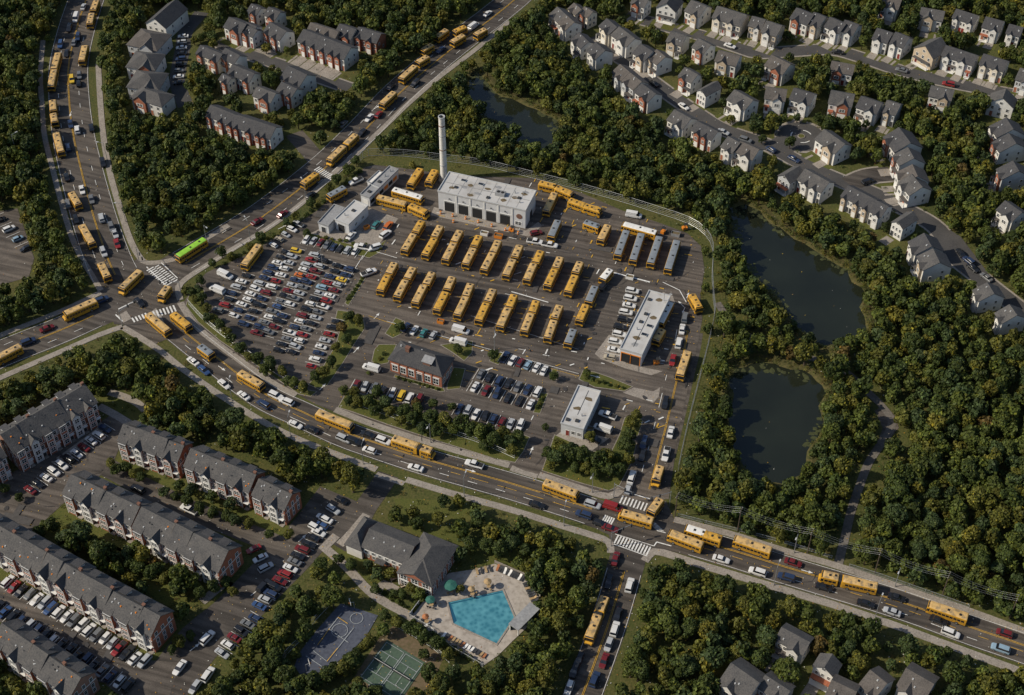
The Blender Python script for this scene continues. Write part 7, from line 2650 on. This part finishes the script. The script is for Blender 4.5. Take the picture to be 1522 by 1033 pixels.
# ------------------------------------------------------------------ labels that single things out
LM = [('the tall chimney', 659, 235), ('the bus garage', 725, 300), ('the brick office', 620, 545), ('the wash building', 955, 485), ('the flat-roofed lodge', 862, 610), ('the maintenance shed', 512, 325), ('the long shed', 562, 275),
      ('the clubhouse', 600, 820), ('the swimming pool', 715, 915), ('the tennis court', 585, 995), ('the blue basketball court', 500, 950), ('the turning circle', 1191, 203), ('the western junction', 215, 440), ('the eastern junction', 945, 775),
      ('the upper pond', 770, 175), ('the middle pond', 1185, 410), ('the lower pond', 1155, 630), ('the park path bend', 1322, 628), ('the car-park exit', 480, 585), ('the office exit', 785, 690), ('the side lane mouth', 458, 222),
      ('the clubhouse drive', 575, 708), ('the grey-roofed bus group', 960, 375), ('the fence bend', 1055, 365), ('the path mouth', 1248, 835), ('the small western car park', 20, 365), ('the mews', 270, 90), ('the terrace lane', 420, 98),
      ('the brown townhouses', 85, 640), ('the short townhouse block', 225, 675), ('the middle townhouse block', 335, 710), ('the smallest townhouse block', 415, 750), ('the lane townhouse block', 145, 765), ('the courtyard townhouse block', 265, 815),
      ('the long townhouse block', 170, 920), ('the lowest townhouse block', 60, 1000), ('the green-roofed bus', 284, 370), ('the ridge road fork', 1265, 272), ('the lower ridge road bend', 1405, 355), ('the hill road crest', 1235, 76),
      ('the hill road bend', 1340, 104), ('the southeastern corner houses', 1200, 975), ('the southern road end', 870, 1025), ('the pool pavilion', 778, 926), ('the large green umbrella', 670, 870), ('the orange umbrella', 633, 920),
      ('the tan umbrella', 701, 878), ('the brownish umbrella', 725, 866), ('the smaller green umbrella', 640, 894), ('the courtyard entrance', 500, 745), ('the big car park corner', 455, 565), ('the avenue top end', 125, 15), ('the avenue middle', 105, 150),
      ('the northern road top', 730, 25), ('the northern road middle', 600, 130), ('the main street end', 1500, 955), ('the long articulated bus', 1260, 862), ('the west road end', 15, 520), ('the ridge road start', 905, 78), ('the hill road start', 950, 30),
      ('the hill road end', 1500, 138), ('the hill road middle', 1098, 72), ('the ridge road middle', 1034, 168), ('the ridge road villas', 1110, 210), ('the estate wood', 1430, 220), ('the western picture corner', 20, 20)]
OR2 = ['', 'second ', 'third ', 'fourth ', 'fifth ', 'sixth ', 'seventh ', 'eighth ', 'ninth ', 'tenth ', 'eleventh ', 'twelfth ', 'thirteenth ', 'fourteenth ', 'fifteenth ', 'sixteenth ', 'seventeenth ', 'eighteenth ', 'nineteenth ', 'twentieth ']
buckets = {}
for o, desc, u, v in ITEMS:
    near = sorted(LM, key=lambda q: (q[1] - u) ** 2 + (1.4 * (q[2] - v)) ** 2)
    a = near[0]
    du, dv = u - a[1], 1.4 * (v - a[2])
    dl = math.hypot(du, dv) + 1e-6

    def aim(q):
        eu, ev = q[1] - a[1], 1.4 * (q[2] - a[2])
        el = math.hypot(eu, ev) + 1e-6
        return (du * eu + dv * ev) / dl / el - el / 900
    b = max(near[1:14], key=aim)
    buckets.setdefault((desc, a[0], b[0]), []).append((dl, o))
for (desc, a, b), L in buckets.items():
    L.sort(key=lambda q: q[0])
    for i, (_, o) in enumerate(L):
        lab = f'{OR2[min(i, len(OR2) - 1)]}{desc} near {a}, towards {b}'
        for cut in (' towards the ', ' near the ', ' on the ', ' in the '):
            if len(lab.split()) > 16:
                lab = lab.replace(cut, cut.replace('the ', ''))
        o['label'] = lab

# ------------------------------------------------------------------ light, sky, camera
SUN_EL, SUN_AZ = 38.0, 187.0      # direction the light comes from: counter-clockwise from +x
sd = Vector((math.cos(math.radians(SUN_AZ)) * math.cos(math.radians(SUN_EL)), math.sin(math.radians(SUN_AZ)) * math.cos(math.radians(SUN_EL)), math.sin(math.radians(SUN_EL))))
sl = bpy.data.lights.new('sun', 'SUN')
sl.energy = 4.5
sl.angle = math.radians(.5)
sl.color = (1, .91, .75)
so = bpy.data.objects.new('sun', sl)
C.objects.link(so)
so.rotation_euler = sd.to_track_quat('Z', 'Y').to_euler()
so.location = (0, 0, 150)
sc = bpy.context.scene
w = bpy.data.worlds.new('World')
sc.world = w
w.use_nodes = True
bg = w.node_tree.nodes['Background']
sky = w.node_tree.nodes.new('ShaderNodeTexSky')
sky.sky_type = 'NISHITA'
sky.sun_disc = False
sky.sun_elevation = math.radians(SUN_EL)
sky.sun_rotation = math.radians(90 - SUN_AZ)
w.node_tree.links.new(sky.outputs['Color'], bg.inputs['Color'])
bg.inputs['Strength'].default_value = .108
cam = bpy.data.cameras.new('camera')
cam.sensor_width = 36
cam.lens = 36 * FPX / IMW
cam.clip_end = 6000
cam.clip_start = 1
co = bpy.data.objects.new('camera', cam)
C.objects.link(co)
co.location = (0, CAMY, CAMH)
co.rotation_euler = (PI / 2 - PITCH, 0, 0)
sc.camera = co
sc.view_settings.view_transform = 'Standard'
sc.view_settings.look = 'None'
sc.view_settings.exposure = 0.0
sc.view_settings.gamma = 1
sc.cycles.max_bounces = 5
sc.cycles.diffuse_bounces = 3
sc.cycles.use_denoising = True
